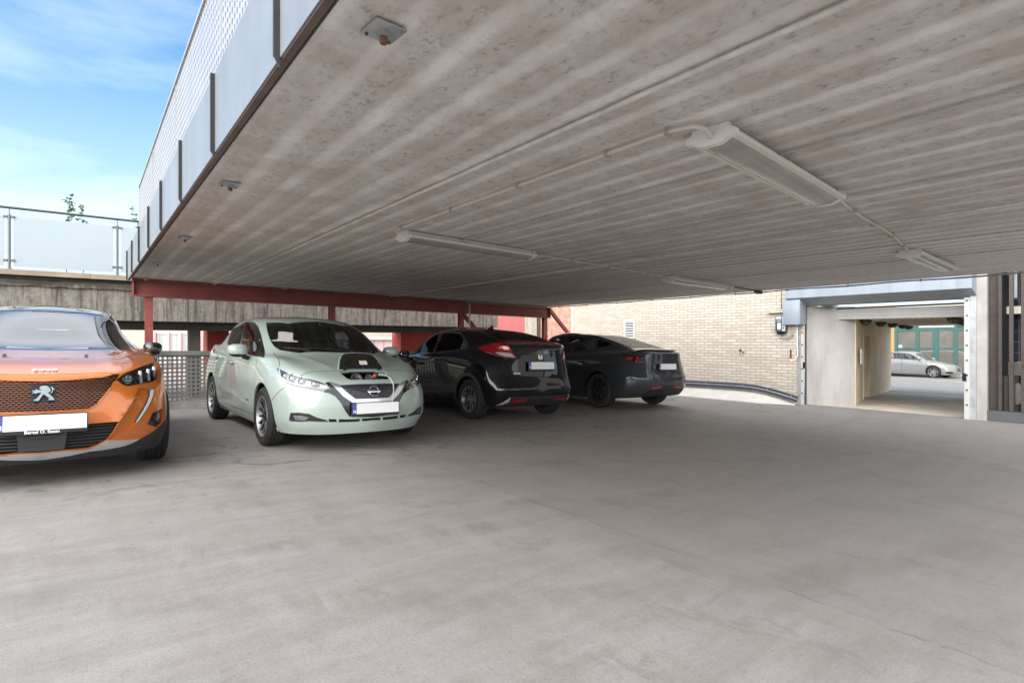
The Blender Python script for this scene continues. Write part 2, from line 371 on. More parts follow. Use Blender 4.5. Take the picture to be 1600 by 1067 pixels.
RINGS['suv']=[
{0:(-3.3,0,.3),2:(-3.25,.55,.3),3:(-3.1,.74,.28),4:(-2.95,.78,.25),6:(-2.6,.80,.22),10:(-1,.80,.21),13:(.12,.81,.2),15:(.54,.80,.2),16:(.66,.68,.2),17:(.75,.47,.19),19:(.80,0,.19)},
{0:(-3.4,0,.42),2:(-3.35,.58,.42),3:(-3.2,.80,.40),4:(-3.05,.845,.37),6:(-2.6,.875,.34),9:(-1.4,.85,.32),12:(-.2,.86,.33),13:(.12,.875,.34),15:(.56,.86,.33),16:(.71,.74,.32),17:(.81,.50,.31),19:(.865,0,.30)},
{0:(-3.43,0,.58),2:(-3.38,.6,.58),3:(-3.24,.81,.57),4:(-3.08,.86,.56),6:(-2.6,.885,.55),9:(-1.4,.86,.52),12:(-.2,.87,.53),13:(.12,.885,.55),15:(.56,.87,.52),16:(.72,.76,.50),17:(.825,.52,.48),19:(.885,0,.47)},
{0:(-3.42,0,.76),2:(-3.37,.6,.76),3:(-3.24,.80,.75),4:(-3.07,.85,.75),6:(-2.6,.885,.76),9:(-1.4,.87,.70),12:(-.2,.875,.71),13:(.12,.885,.73),15:(.55,.86,.70),16:(.71,.755,.68),17:(.815,.52,.66),19:(.875,0,.65)},
{0:(-3.4,0,.92),2:(-3.35,.58,.92),3:(-3.22,.78,.92),4:(-3.05,.84,.92),6:(-2.6,.87,.92),9:(-1.4,.865,.87),12:(-.2,.865,.86),13:(.12,.865,.87),14:(.38,.855,.86),15:(.53,.83,.85),16:(.67,.74,.83),17:(.78,.52,.81),19:(.85,0,.80)},
{0:(-3.36,0,1.06),2:(-3.31,.55,1.06),3:(-3.2,.74,1.06),4:(-3.02,.80,1.06),6:(-2.6,.84,1.05),9:(-1.4,.85,.99),12:(-.2,.84,.975),13:(.1,.82,.965),14:(.32,.79,.95),15:(.45,.75,.93),16:(.57,.66,.91),17:(.68,.47,.885),19:(.76,0,.865)},
{0:(-3.33,0,1.13),2:(-3.28,.53,1.13),3:(-3.16,.70,1.13),4:(-2.98,.77,1.12),6:(-2.6,.805,1.10),9:(-1.4,.82,1.03),11:(-.7,.81,1.01),12:(-.42,.795,1.0),13:(-.15,.74,1.01),14:(.03,.68,1.005),15:(.14,.6,.995),16:(.24,.49,.985),17:(.33,.33,.975),19:(.40,0,.965)},
{0:(-3.28,0,1.17),2:(-3.24,.5,1.17),3:(-3.12,.67,1.17),4:(-2.93,.74,1.16),6:(-2.6,.775,1.14),9:(-1.4,.79,1.08),11:(-.85,.785,1.055),12:(-.65,.765,1.05),13:(-.5,.72,1.05),14:(-.38,.65,1.045),15:(-.29,.56,1.04),16:(-.22,.44,1.035),17:(-.17,.29,1.03),19:(-.14,0,1.03)},
{0:(-3.18,0,1.32),2:(-3.14,.46,1.32),3:(-3.02,.62,1.32),4:(-2.83,.68,1.31),6:(-2.5,.70,1.30),9:(-1.55,.715,1.27),11:(-1.1,.705,1.255),12:(-.95,.685,1.25),13:(-.83,.645,1.245),14:(-.74,.585,1.24),15:(-.66,.5,1.235),16:(-.6,.4,1.23),17:(-.56,.27,1.23),19:(-.53,0,1.23)},
{0:(-3.08,0,1.45),2:(-3.05,.42,1.45),3:(-2.92,.56,1.44),4:(-2.7,.6,1.45),6:(-2.4,.62,1.465),9:(-1.7,.63,1.465),11:(-1.4,.62,1.45),12:(-1.28,.6,1.44),13:(-1.18,.57,1.43),14:(-1.1,.52,1.425),15:(-1.04,.45,1.425),16:(-1.0,.36,1.43),17:(-.96,.24,1.435),19:(-.93,0,1.44)},
{0:(-3,0,1.49),2:(-2.95,.3,1.49),4:(-2.65,.37,1.51),6:(-2.3,.38,1.525),9:(-1.75,.38,1.52),12:(-1.42,.36,1.49),14:(-1.28,.3,1.475),17:(-1.14,.13,1.475),19:(-1.1,0,1.475)},
{0:(-2.9,0,1.50),4:(-2.6,0,1.53),9:(-1.8,0,1.54),14:(-1.42,0,1.52),19:(-1.28,0,1.505)}]
RINGS['civic']=[
{0:(-3.28,0,.26),2:(-3.25,.55,.26),3:(-3.12,.76,.25),4:(-2.98,.81,.24),6:(-2.595,.82,.21),10:(-1,.8,.19),13:(.12,.82,.19),15:(.6,.79,.19),16:(.72,.67,.19),17:(.82,.46,.19),19:(.88,0,.19)},
{0:(-3.36,0,.36),2:(-3.33,.58,.36),3:(-3.2,.81,.36),4:(-3.03,.87,.35),6:(-2.595,.88,.34),9:(-1.4,.85,.30),12:(-.2,.86,.32),13:(.12,.875,.33),15:(.63,.84,.32),16:(.77,.70,.31),17:(.87,.47,.31),19:(.93,0,.31)},
{0:(-3.37,0,.52),2:(-3.34,.6,.52),3:(-3.21,.82,.53),4:(-3.03,.88,.54),6:(-2.595,.89,.55),9:(-1.4,.865,.52),12:(-.2,.87,.53),13:(.12,.88,.54),15:(.63,.84,.5),16:(.77,.70,.48),17:(.87,.47,.47),19:(.93,0,.46)},
{0:(-3.33,0,.70),2:(-3.30,.58,.70),3:(-3.18,.79,.71),4:(-3.0,.86,.73),6:(-2.595,.885,.74),9:(-1.4,.875,.70),12:(-.2,.87,.70),13:(.12,.87,.70),15:(.58,.82,.66),16:(.73,.68,.62),17:(.84,.45,.60),19:(.90,0,.59)},
{0:(-3.31,0,.90),2:(-3.28,.55,.90),3:(-3.16,.75,.92),4:(-2.98,.82,.93),6:(-2.595,.865,.92),9:(-1.4,.87,.87),12:(-.2,.855,.83),13:(.12,.84,.82),14:(.4,.81,.79),15:(.53,.76,.76),16:(.66,.64,.73),17:(.78,.43,.70),19:(.85,0,.68)},
{0:(-3.29,0,1.07),2:(-3.26,.53,1.07),3:(-3.14,.70,1.08),4:(-2.94,.77,1.07),6:(-2.55,.82,1.04),9:(-1.4,.845,.97),12:(-.2,.82,.92),13:(.1,.79,.90),14:(.33,.75,.87),15:(.45,.69,.84),16:(.56,.58,.81),17:(.68,.4,.78),19:(.76,0,.76)},
{0:(-3.27,0,1.17),2:(-3.24,.53,1.17),3:(-3.12,.67,1.17),4:(-2.9,.73,1.14),6:(-2.5,.78,1.10),9:(-1.4,.81,1.02),11:(-.6,.80,.96),12:(-.35,.78,.955),13:(-.1,.72,.95),14:(.08,.64,.94),15:(.2,.55,.92),16:(.28,.45,.91),17:(.35,.3,.9),19:(.4,0,.89)},
{0:(-3.2,0,1.20),2:(-3.16,.50,1.20),3:(-3.03,.63,1.20),4:(-2.8,.69,1.18),6:(-2.42,.74,1.15),9:(-1.45,.78,1.07),11:(-.75,.775,1.0),12:(-.55,.75,.995),13:(-.38,.69,.995),14:(-.27,.61,.995),15:(-.18,.52,.99),16:(-.12,.41,.99),17:(-.07,.27,.985),19:(-.04,0,.985)},
{0:(-2.85,0,1.31),2:(-2.81,.45,1.31),3:(-2.68,.57,1.31),4:(-2.5,.62,1.30),6:(-2.2,.66,1.28),9:(-1.55,.70,1.23),11:(-1.05,.69,1.2),12:(-.9,.67,1.195),13:(-.77,.62,1.19),14:(-.67,.56,1.19),15:(-.59,.47,1.19),16:(-.53,.37,1.19),17:(-.48,.25,1.19),19:(-.45,0,1.19)},
{0:(-2.42,0,1.41),2:(-2.38,.4,1.405),3:(-2.28,.51,1.40),4:(-2.15,.55,1.395),6:(-1.95,.57,1.40),9:(-1.6,.59,1.40),11:(-1.35,.58,1.385),12:(-1.24,.56,1.375),13:(-1.13,.53,1.37),14:(-1.04,.48,1.37),15:(-.97,.41,1.375),16:(-.92,.33,1.38),17:(-.88,.22,1.385),19:(-.86,0,1.39)},
{0:(-2.15,0,1.445),2:(-2.1,.3,1.44),4:(-1.95,.34,1.445),6:(-1.85,.35,1.45),9:(-1.65,.35,1.455),12:(-1.4,.33,1.45),14:(-1.25,.29,1.44),17:(-1.1,.13,1.43),19:(-1.07,0,1.43)},
{0:(-2.0,0,1.46),4:(-1.9,0,1.465),9:(-1.7,0,1.47),14:(-1.4,0,1.465),19:(-1.25,0,1.455)}]
RINGS['tesla']=[
{0:(-3.75,0,.27),2:(-3.7,.58,.27),3:(-3.55,.80,.25),4:(-3.38,.85,.22),6:(-2.875,.86,.18),10:(-1,.84,.16),13:(.15,.86,.16),15:(.55,.83,.17),16:(.67,.70,.17),17:(.75,.48,.17),19:(.8,0,.17)},
{0:(-3.85,0,.40),2:(-3.8,.6,.40),3:(-3.64,.84,.38),4:(-3.45,.895,.35),6:(-2.875,.915,.32),9:(-1.5,.88,.28),12:(-.2,.89,.3),13:(.15,.915,.31),15:(.57,.88,.3),16:(.71,.74,.29),17:(.79,.50,.28),19:(.84,0,.27)},
{0:(-3.87,0,.58),2:(-3.82,.62,.58),3:(-3.66,.85,.58),4:(-3.45,.91,.56),6:(-2.875,.925,.54),9:(-1.5,.90,.5),12:(-.2,.91,.5),13:(.15,.925,.5),15:(.57,.88,.47),16:(.71,.74,.45),17:(.79,.50,.43),19:(.84,0,.42)},
{0:(-3.83,0,.76),2:(-3.78,.6,.76),3:(-3.62,.82,.77),4:(-3.41,.89,.76),6:(-2.875,.925,.74),9:(-1.5,.91,.68),12:(-.2,.915,.66),13:(.15,.92,.65),15:(.54,.87,.6),16:(.68,.72,.57),17:(.77,.48,.55),19:(.82,0,.53)},
{0:(-3.80,0,.94),2:(-3.75,.57,.94),3:(-3.58,.77,.95),4:(-3.36,.85,.94),6:(-2.875,.91,.91),9:(-1.5,.905,.85),12:(-.2,.90,.79),13:(.15,.89,.76),14:(.38,.86,.72),15:(.5,.82,.69),16:(.62,.68,.65),17:(.71,.46,.62),19:(.77,0,.6)},
{0:(-3.80,0,1.08),2:(-3.75,.54,1.08),3:(-3.57,.72,1.07),4:(-3.33,.80,1.05),6:(-2.85,.87,1.02),9:(-1.5,.88,.95),12:(-.2,.865,.87),13:(.12,.84,.83),14:(.32,.80,.79),15:(.42,.74,.76),16:(.52,.62,.73),17:(.61,.42,.7),19:(.68,0,.68)},
{0:(-3.74,0,1.125),2:(-3.69,.52,1.12),3:(-3.5,.66,1.11),4:(-3.2,.74,1.10),6:(-2.75,.81,1.07),9:(-1.5,.84,.99),11:(-.6,.83,.92),12:(-.32,.80,.91),13:(-.08,.74,.90),14:(.08,.66,.88),15:(.18,.57,.86),16:(.25,.46,.85),17:(.31,.31,.84),19:(.35,0,.83)},
{0:(-3.5,0,1.14),2:(-3.45,.49,1.14),3:(-3.25,.62,1.14),4:(-2.95,.69,1.13),6:(-2.6,.75,1.11),9:(-1.55,.80,1.04),11:(-.8,.795,.965),12:(-.62,.77,.955),13:(-.47,.71,.95),14:(-.36,.63,.945),15:(-.27,.53,.94),16:(-.21,.42,.935),17:(-.17,.28,.93),19:(-.14,0,.93)},
{0:(-3.0,0,1.25),2:(-2.94,.45,1.25),3:(-2.78,.57,1.25),4:(-2.58,.62,1.24),6:(-2.3,.66,1.23),9:(-1.6,.70,1.19),11:(-1.1,.69,1.16),12:(-.95,.67,1.155),13:(-.82,.62,1.15),14:(-.72,.56,1.15),15:(-.63,.47,1.15),16:(-.57,.37,1.15),17:(-.52,.25,1.15),19:(-.5,0,1.15)},
{0:(-2.45,0,1.36),2:(-2.38,.4,1.355),3:(-2.25,.50,1.35),4:(-2.1,.54,1.35),6:(-1.9,.565,1.365),9:(-1.55,.58,1.37),11:(-1.35,.57,1.355),12:(-1.26,.555,1.345),13:(-1.16,.525,1.34),14:(-1.07,.48,1.34),15:(-1.0,.41,1.345),16:(-.95,.33,1.35),17:(-.91,.22,1.355),19:(-.88,0,1.36)},
{0:(-2.15,0,1.405),2:(-2.08,.28,1.405),4:(-1.9,.33,1.41),6:(-1.8,.35,1.42),9:(-1.6,.35,1.425),12:(-1.4,.33,1.415),14:(-1.27,.28,1.405),17:(-1.12,.12,1.4),19:(-1.08,0,1.4)},
{0:(-1.95,0,1.425),4:(-1.85,0,1.435),9:(-1.65,0,1.44),14:(-1.4,0,1.435),19:(-1.25,0,1.42)}]
# pose: world x, y of the point under the FRONT axle, heading
def _front(x,y,h,wb): a=radians(h); return (x+wb*cos(a),y+wb*sin(a),h)
POSE={'leaf':(-2.069,6.657,-51.3),'suv':(-4.047,4.817,-51.3),
      'civic':_front(-.0136,9.284,128.3,2.595),'tesla':_front(2.393,11.473,127.7,2.875)}
def pose_matrix(name):
    x,y,h=POSE[name]; a=radians(h); s=x*D2.x+y*D2.y
    n=(Vector((0,0,1))-D2*GS).normalized(); f=Vector((cos(a),sin(a),0)); f=(f-n*f.dot(n)).normalized(); l=n.cross(f)
    return Matrix(((f.x,l.x,n.x,x),(f.y,l.y,n.y,y),(f.z,l.z,n.z,gz(s)),(0,0,0,1)))
def tweak(n,rows,ks,f):
    for r in rows:
        for k in list(RINGS[n][r]):
            if k in ks: RINGS[n][r][k]=f(*RINGS[n][r][k])
_A=range(20)
tweak('leaf',range(6,12),_A,lambda x,y,z:(x,y,z-.07*max(0,z-1)))
tweak('leaf',range(7,10),(2,3,4),lambda x,y,z:(x+.02,y-.055,z-.035))
tweak('leaf',range(7,10),(6,),lambda x,y,z:(x,y-.02,z-.012))
tweak('leaf',range(0,4),(15,16,17),lambda x,y,z:(x-.055*(y/.85),y-.075*(y/.85),z))
tweak('leaf',(4,),(15,16),lambda x,y,z:(x-.03,y-.04,z))
tweak('suv',range(0,5),range(12,18),lambda x,y,z:(x,y*.95,z))
tweak('suv',(3,4,5),(12,13,14),lambda x,y,z:(x,y-.03,z))
tweak('suv',(8,),_A,lambda x,y,z:(x,y*.90,z-.025))
tweak('suv',(9,10,11),_A,lambda x,y,z:(x,y*.92,z-.045))
tweak('suv',(7,),range(8,16),lambda x,y,z:(x,y*.965,z))
tweak('civic',range(0,6),(3,),lambda x,y,z:(x,y-.045,z))
tweak('civic',range(0,5),(4,),lambda x,y,z:(x,y-.01,z))
tweak('civic',(8,9,10),range(10,20),lambda x,y,z:(x+.10,y,z+.01))
tweak('tesla',range(0,6),(2,3),lambda x,y,z:(x,y-.035,z))
tweak('tesla',(9,10,11),_A,lambda x,y,z:(x,y,z+.085))
tweak('tesla',(8,),_A,lambda x,y,z:(x,y,z+.055))
tweak('tesla',(7,),range(0,9),lambda x,y,z:(x,y,z+.025))
tweak('suv',(7,8),range(9,15),lambda x,y,z:(x,y-.03,z))
tweak('suv',(9,),range(9,16),lambda x,y,z:(x,y-.02,z))
tweak('leaf',(4,5),(13,14,15),lambda x,y,z:(x-.01,y-.035,z))
tweak('civic',(5,6,7),(3,),lambda x,y,z:(x,y-.035,z))
tweak('suv',(8,9),range(3,13),lambda x,y,z:(x,y-.045,z))
tweak('suv',(7,),range(4,13),lambda x,y,z:(x,y-.035,z))
tweak('suv',(10,),range(3,13),lambda x,y,z:(x,y-.02,z))
FEAT={
'suv':dict(
 grille=[(0.848,0.0,0.8),(0.833,0.16,0.808),(0.8,0.351,0.822),(0.784,0.396,0.834),(0.764,0.43,0.847),(0.754,0.469,0.849),(0.797,0.445,0.796),(0.804,0.424,0.787),(0.82,0.407,0.739),(0.832,0.377,0.692),(0.845,0.333,0.633),(0.847,0.328,0.616),(0.855,0.277,0.582),(0.868,0.165,0.577),(0.879,0.0,0.572)],
 headlight=[(0.794,0.447,0.802),(0.75,0.496,0.847),(0.685,0.564,0.876),(0.589,0.637,0.905),(0.476,0.718,0.928),(0.59,0.731,0.884),(0.635,0.738,0.832),(0.665,0.731,0.787),(0.707,0.685,0.773),(0.756,0.604,0.762),(0.787,0.532,0.75),(0.796,0.495,0.757),(0.797,0.463,0.783)],
 drl=[(0.719,0.692,0.712),(0.698,0.718,0.716),(0.714,0.711,0.658),(0.742,0.682,0.586),(0.769,0.638,0.509),(0.785,0.601,0.453),(0.791,0.585,0.436),(0.789,0.594,0.461),(0.769,0.637,0.538),(0.749,0.669,0.602),(0.73,0.689,0.66)],
 blade=[(0.764,0.602,0.732),(0.722,0.686,0.714),(0.733,0.683,0.661),(0.753,0.662,0.599),(0.772,0.632,0.535),(0.791,0.589,0.458),(0.794,0.576,0.432),(0.804,0.539,0.394),(0.825,0.421,0.333),(0.827,0.402,0.33),(0.829,0.47,0.474),(0.811,0.528,0.578),(0.788,0.571,0.669)],
 lower=[(0.882,0.0,0.458),(0.86,0.255,0.447),(0.858,0.279,0.467),(0.83,0.464,0.472),(0.829,0.394,0.331),(0.827,0.335,0.295),(0.823,0.285,0.27),(0.831,0.216,0.269),(0.845,0.112,0.276),(0.849,0.0,0.271)],
 silver=[(0.848,0.0,0.27),(0.83,0.216,0.268),(0.822,0.285,0.267),(0.828,0.392,0.324),(0.753,0.616,0.311),(0.765,0.563,0.284),(0.776,0.514,0.268),(0.803,0.371,0.253),(0.813,0.286,0.25),(0.815,0.174,0.232),(0.817,0.0,0.217)],
 clad=[(0.817,0.0,0.217),(0.814,0.174,0.23),(0.812,0.286,0.249),(0.802,0.371,0.251),(0.775,0.514,0.266),(0.764,0.563,0.282),(0.687,0.742,0.373),(0.603,0.809,0.435)],
 fog=[(0.729,0.705,0.514),(0.654,0.781,0.544),(0.615,0.803,0.432),(0.689,0.741,0.383),(0.75,0.667,0.426)],
 foglamp=[(0.723,0.714,0.492),(0.669,0.77,0.51),(0.662,0.775,0.466),(0.716,0.721,0.453)],
 r1=[(0.764,0.602,0.732),(0.788,0.571,0.669),(0.811,0.528,0.578),(0.829,0.47,0.474),(0.827,0.4,0.328)],
 r2=[(-0.105,0.368,1.022),(0.325,0.345,0.97),(0.562,0.324,0.924),(0.712,0.302,0.879)],
 r3=[(-0.691,0.708,1.039),(0.074,0.712,0.996),(0.451,0.718,0.934)],
 hoodline=[(0.801,0.0,0.848),(0.782,0.197,0.852),(0.758,0.351,0.857),(0.75,0.402,0.859),(0.759,0.42,0.851),(0.77,0.43,0.842)],
 windscreen=[(-0.953,0.0,1.396),(-0.974,0.147,1.398),(-1.118,0.419,1.39),(-1.011,0.516,1.32),(-0.812,0.568,1.193),(-0.604,0.626,1.094),(-0.335,0.643,1.035),(-0.233,0.582,1.03),(-0.116,0.331,1.025),(-0.046,0.0,1.018)],
 pts=[(-1.245,0.824,1.022),(0.765,0.524,0.819),(0.736,0.607,0.812),(0.704,0.653,0.826),(0.666,0.698,0.841),(0.866,-0.019,0.714),(0.717,-0.024,0.882),(0.881,-0.012,0.443),(0.86,0.248,0.55),(0.861,0.252,0.448),(-0.808,0.717,1.042),(0.881,-0.014,0.533),(0.879,-0.011,0.397),(0.873,-0.01,0.351)],
),
'leaf':dict(
 windscreen=[(-0.812,0.363,1.389),(-1.042,0.582,1.391),(-0.784,0.633,1.275),(-0.556,0.657,1.158),(-0.402,0.654,1.089),(-0.266,0.624,1.046),(-0.086,0.472,1.019)],
 dlo=[(-2.28,0.779,1.119),(-2.442,0.715,1.239),(-2.529,0.648,1.338),(-2.089,0.654,1.39),(-1.617,0.651,1.413),(-1.374,0.646,1.402),(-1.088,0.663,1.342),(-0.811,0.694,1.226),(-0.549,0.73,1.087),(-0.192,0.813,0.96),(-0.498,0.838,0.97),(-0.87,0.833,0.987),(-1.41,0.828,1.014),(-1.953,0.805,1.072),(-2.215,0.787,1.104)],
 rearglass=[(-2.148,0.785,1.114),(-2.306,0.727,1.234),(-2.407,0.671,1.329),(-1.983,0.677,1.367),(-1.711,0.682,1.375),(-1.491,0.768,1.18),(-1.44,0.819,1.033),(-1.941,0.8,1.085)],
 frontglass=[(-1.301,0.822,1.018),(-1.416,0.767,1.179),(-1.577,0.683,1.372),(-1.385,0.659,1.39),(-1.128,0.672,1.339),(-0.839,0.704,1.223),(-0.657,0.737,1.117),(-0.466,0.819,0.983),(-0.909,0.824,0.998)],
 quarterglass=[(-0.603,0.74,1.094),(-0.549,0.737,1.08),(-0.235,0.81,0.97),(-0.413,0.821,0.98)],
 headlight=[(0.252,0.806,0.858),(0.484,0.744,0.81),(0.619,0.663,0.777),(0.752,0.547,0.745),(0.809,0.48,0.716),(0.842,0.435,0.661),(0.762,0.574,0.679),(0.697,0.65,0.683),(0.59,0.737,0.697),(0.521,0.777,0.712),(0.437,0.801,0.764),(0.361,0.811,0.811)],
 silver=[(0.812,0.444,0.736),(0.856,0.353,0.707),(0.886,0.285,0.629),(0.913,0.195,0.556),(0.943,0.0,0.555),(0.946,0.0,0.519),(0.91,0.221,0.519),(0.882,0.315,0.586),(0.858,0.384,0.667)],
 grille=[(0.859,0.347,0.703),(0.895,0.0,0.714),(0.942,0.0,0.557),(0.914,0.192,0.559),(0.886,0.279,0.635)],
 blackv=[(0.497,0.793,0.707),(0.698,0.65,0.68),(0.79,0.534,0.671),(0.842,0.435,0.661),(0.803,0.478,0.728),(0.812,0.444,0.736),(0.858,0.384,0.667),(0.882,0.315,0.586),(0.91,0.221,0.519),(0.946,0.0,0.519),(0.946,0.0,0.362),(0.903,0.251,0.375),(0.896,0.291,0.43),(0.882,0.339,0.519),(0.862,0.39,0.587),(0.838,0.451,0.622),(0.769,0.576,0.648),(0.643,0.705,0.678)],
 fog=[(0.633,0.762,0.418),(0.716,0.698,0.423),(0.775,0.621,0.412),(0.805,0.557,0.375),(0.838,0.47,0.348),(0.841,0.445,0.323),(0.759,0.625,0.331),(0.613,0.759,0.324),(0.607,0.767,0.342)],
 foglamp=[(0.644,0.752,0.388),(0.714,0.697,0.388),(0.761,0.633,0.369),(0.739,0.655,0.337),(0.661,0.733,0.34)],
 r1=[(0.533,0.78,0.688),(0.583,0.772,0.629),(0.608,0.773,0.545),(0.616,0.773,0.448),(0.593,0.775,0.347),(0.513,0.775,0.245)],
 r2=[(-0.097,0.545,1.008),(0.117,0.465,0.966),(0.321,0.4,0.924),(0.499,0.331,0.877),(0.657,0.29,0.825)],
 r3=[(-2.221,0.878,0.398),(-1.641,0.869,0.387),(-1.03,0.867,0.368),(-0.432,0.867,0.333)],
 slit=[(0.846,0.451,0.357),(0.902,0.24,0.347),(0.945,0.0,0.354),(0.941,0.0,0.325),(0.897,0.237,0.315),(0.843,0.44,0.322)],
 port=[(0.62,0.0,0.838),(0.622,0.163,0.838),(0.632,0.268,0.834),(0.704,0.262,0.807),(0.799,0.247,0.767),(0.829,0.206,0.753),(0.837,0.0,0.753)],
 lid=[(0.599,0.041,0.845),(0.585,-0.259,0.85),(0.309,-0.122,0.931),(0.063,0.033,1.003),(0.017,0.295,1.008),(-0.086,0.551,1.004),(0.149,0.496,0.956),(0.586,0.298,0.85)],
 hoodline=[(-0.26,0.694,1.017),(0.139,0.75,0.94),(0.259,0.777,0.889),(0.26,0.802,0.86)],
 bumperline=[(0.325,0.87,0.52),(0.522,0.791,0.677)],
 frontline=[(0.611,0.475,0.837),(0.625,0.272,0.836)],
 taillight=[(-3.078,0.825,1.0),(-2.73,0.846,1.035),(-2.566,0.872,0.969),(-3.131,0.84,0.928),(-3.082,0.845,0.94)],
 pts=[(-2.363,-0.88,0.927),(-1.417,-0.883,0.874),(-0.736,-0.873,0.447),(-0.981,-0.801,1.052),(-0.447,-0.837,0.969),(0.93,-0.033,0.63),(0.948,-0.038,0.485),(0.811,0.497,0.678),(0.919,-0.197,0.446),(0.907,0.249,0.448),(0.183,0.223,0.963),(0.443,0.087,0.894),(0.763,0.089,0.786),(0.755,-0.122,0.788),(0.483,-0.079,0.882),(0.402,0.291,0.906),(-1.638,-0.864,0.34),(-1.593,-0.886,0.844)],
),
'civic':dict(
 light=[(-2.667,0.758,1.125),(-2.784,0.703,1.172),(-2.932,0.645,1.193),(-3.071,0.564,1.21),(-3.15,0.55,1.196),(-3.26,0.521,1.058),(-3.286,0.455,0.964),(-3.228,0.605,0.977),(-3.078,0.712,1.017),(-2.902,0.784,1.057),(-2.77,0.783,1.092)],
 white=[(-3.063,0.701,1.053),(-3.136,0.646,1.059),(-3.253,0.543,1.043),(-3.278,0.493,0.983),(-3.214,0.613,0.995),(-3.125,0.674,1.022)],
 bar=[(-3.063,0.558,1.215),(-3.107,0.289,1.227),(-3.083,0.0,1.239),(-3.173,0.0,1.209),(-3.199,0.363,1.197),(-3.189,0.576,1.179)],
 lowglass=[(-3.209,0.569,1.171),(-3.237,0.393,1.185),(-3.208,0.0,1.198),(-3.291,0.0,1.049),(-3.269,0.491,1.051)],
 gate=[(-3.228,0.605,0.977),(-3.191,0.675,0.91),(-3.218,0.667,0.853),(-3.302,0.582,0.678),(-3.333,0.0,0.683)],
 fin=[(-3.131,0.724,0.263),(-3.329,0.597,0.397),(-3.29,0.601,0.322),(-3.203,0.66,0.274)],
 refl=[(-3.3,0.572,0.321),(-3.331,0.542,0.359),(-3.35,0.314,0.366),(-3.319,0.306,0.312),(-3.296,0.494,0.296)],
 frontglass=[(-0.269,0.688,0.973),(-0.642,0.63,1.175),(-0.798,0.564,1.292),(-0.995,0.526,1.372),(-1.241,0.587,1.382),(-1.315,0.694,1.234),(-1.316,0.793,1.035),(-0.66,0.778,0.985)],
 rearglass=[(-1.381,0.604,1.376),(-1.743,0.609,1.376),(-1.929,0.625,1.351),(-2.125,0.672,1.27),(-2.162,0.723,1.185),(-2.199,0.78,1.095),(-1.827,0.798,1.061),(-1.462,0.81,1.024),(-1.432,0.747,1.132),(-1.423,0.672,1.285)],
 quarter=[(-2.156,0.682,1.251),(-2.349,0.734,1.162),(-2.397,0.768,1.113),(-2.22,0.78,1.096),(-2.182,0.726,1.179)],
 r1=[(-3.104,0.843,0.439),(-3.241,0.749,0.496),(-3.341,0.572,0.512),(-3.361,0.289,0.512),(-3.367,0.0,0.512)],
 r2=[(-2.896,0.856,0.828),(-3.028,0.831,0.76),(-3.123,0.808,0.648),(-3.122,0.832,0.534),(-3.104,0.843,0.439)],
 r3=[(-1.27,0.837,0.976),(-1.865,0.82,1.031),(-2.426,0.79,1.086),(-2.743,0.773,1.107)],
 crease=[(-3.104,0.843,0.439),(-3.241,0.749,0.496),(-3.341,0.572,0.512)],
 pts=[(-1.078,0.87,0.831),(-0.538,0.831,0.935),(-3.297,-0.013,1.005),(-3.311,0.0,0.862),(-3.311,0.461,0.739),(-2.027,-0.114,1.454),(-3.301,0.267,0.899),(-3.299,-0.275,0.914),(-0.892,0.87,0.812),(-2.803,0.76,1.119)],
),
'tesla':dict(
 light=[(-3.353,0.79,1.05),(-3.579,0.694,1.043),(-3.658,0.633,1.037),(-3.781,0.337,1.047),(-3.78,0.349,1.025),(-3.674,0.626,1.009),(-3.664,0.664,0.935),(-3.734,0.567,0.926),(-3.701,0.63,0.903),(-3.625,0.719,0.9),(-3.484,0.785,0.973)],
 red=[(-3.451,0.787,1.003),(-3.576,0.71,1.013),(-3.573,0.736,0.958),(-3.511,0.778,0.956)],
 redc=[(-3.628,0.71,0.912),(-3.637,0.659,1.019),(-3.66,0.635,1.029),(-3.664,0.664,0.935),(-3.734,0.567,0.926),(-3.701,0.63,0.906)],
 refl=[(-3.816,0.473,0.405),(-3.835,0.432,0.446),(-3.855,0.175,0.457),(-3.848,0.193,0.433),(-3.825,0.405,0.407)],
 diff=[(-3.666,0.611,0.266),(-3.762,0.561,0.348),(-3.834,0.444,0.446),(-3.852,0.253,0.469),(-3.865,0.0,0.476)],
 r1=[(-3.614,0.732,0.892),(-3.645,0.766,0.758),(-3.634,0.826,0.607)],
 r2=[(-3.296,0.919,0.634),(-3.56,0.866,0.629),(-3.736,0.718,0.619),(-3.852,0.256,0.601),(-3.864,0.0,0.597)],
 r3=[(-3.423,0.838,0.227),(-3.609,0.711,0.266),(-3.768,0.595,0.375),(-3.838,0.45,0.468),(-3.867,0.0,0.494)],
 trunk=[(-3.742,0.55,0.926),(-3.769,0.53,0.829),(-3.808,0.483,0.72),(-3.841,0.0,0.708)],
 dlo=[(-0.883,0.502,1.332),(-1.393,0.48,1.478),(-1.886,0.43,1.486),(-2.345,0.466,1.43),(-2.812,0.539,1.311),(-2.964,0.571,1.26),(-2.906,0.639,1.217),(-2.637,0.734,1.152),(-2.413,0.767,1.118),(-2.101,0.782,1.097),(-1.702,0.787,1.076)],
 doorglass=[(-1.728,0.781,1.087),(-1.722,0.705,1.242),(-1.701,0.614,1.409),(-1.997,0.538,1.446),(-2.358,0.539,1.4),(-2.486,0.567,1.363),(-2.606,0.737,1.152),(-2.408,0.763,1.124),(-2.098,0.779,1.101)],
 quarter=[(-2.579,0.573,1.342),(-2.908,0.583,1.265),(-2.889,0.636,1.223),(-2.657,0.72,1.167),(-2.619,0.658,1.246)],
 rearglass=[(-2.376,0.166,1.453),(-2.963,0.187,1.31),(-3.601,0.137,1.145),(-3.419,0.0,1.173)],
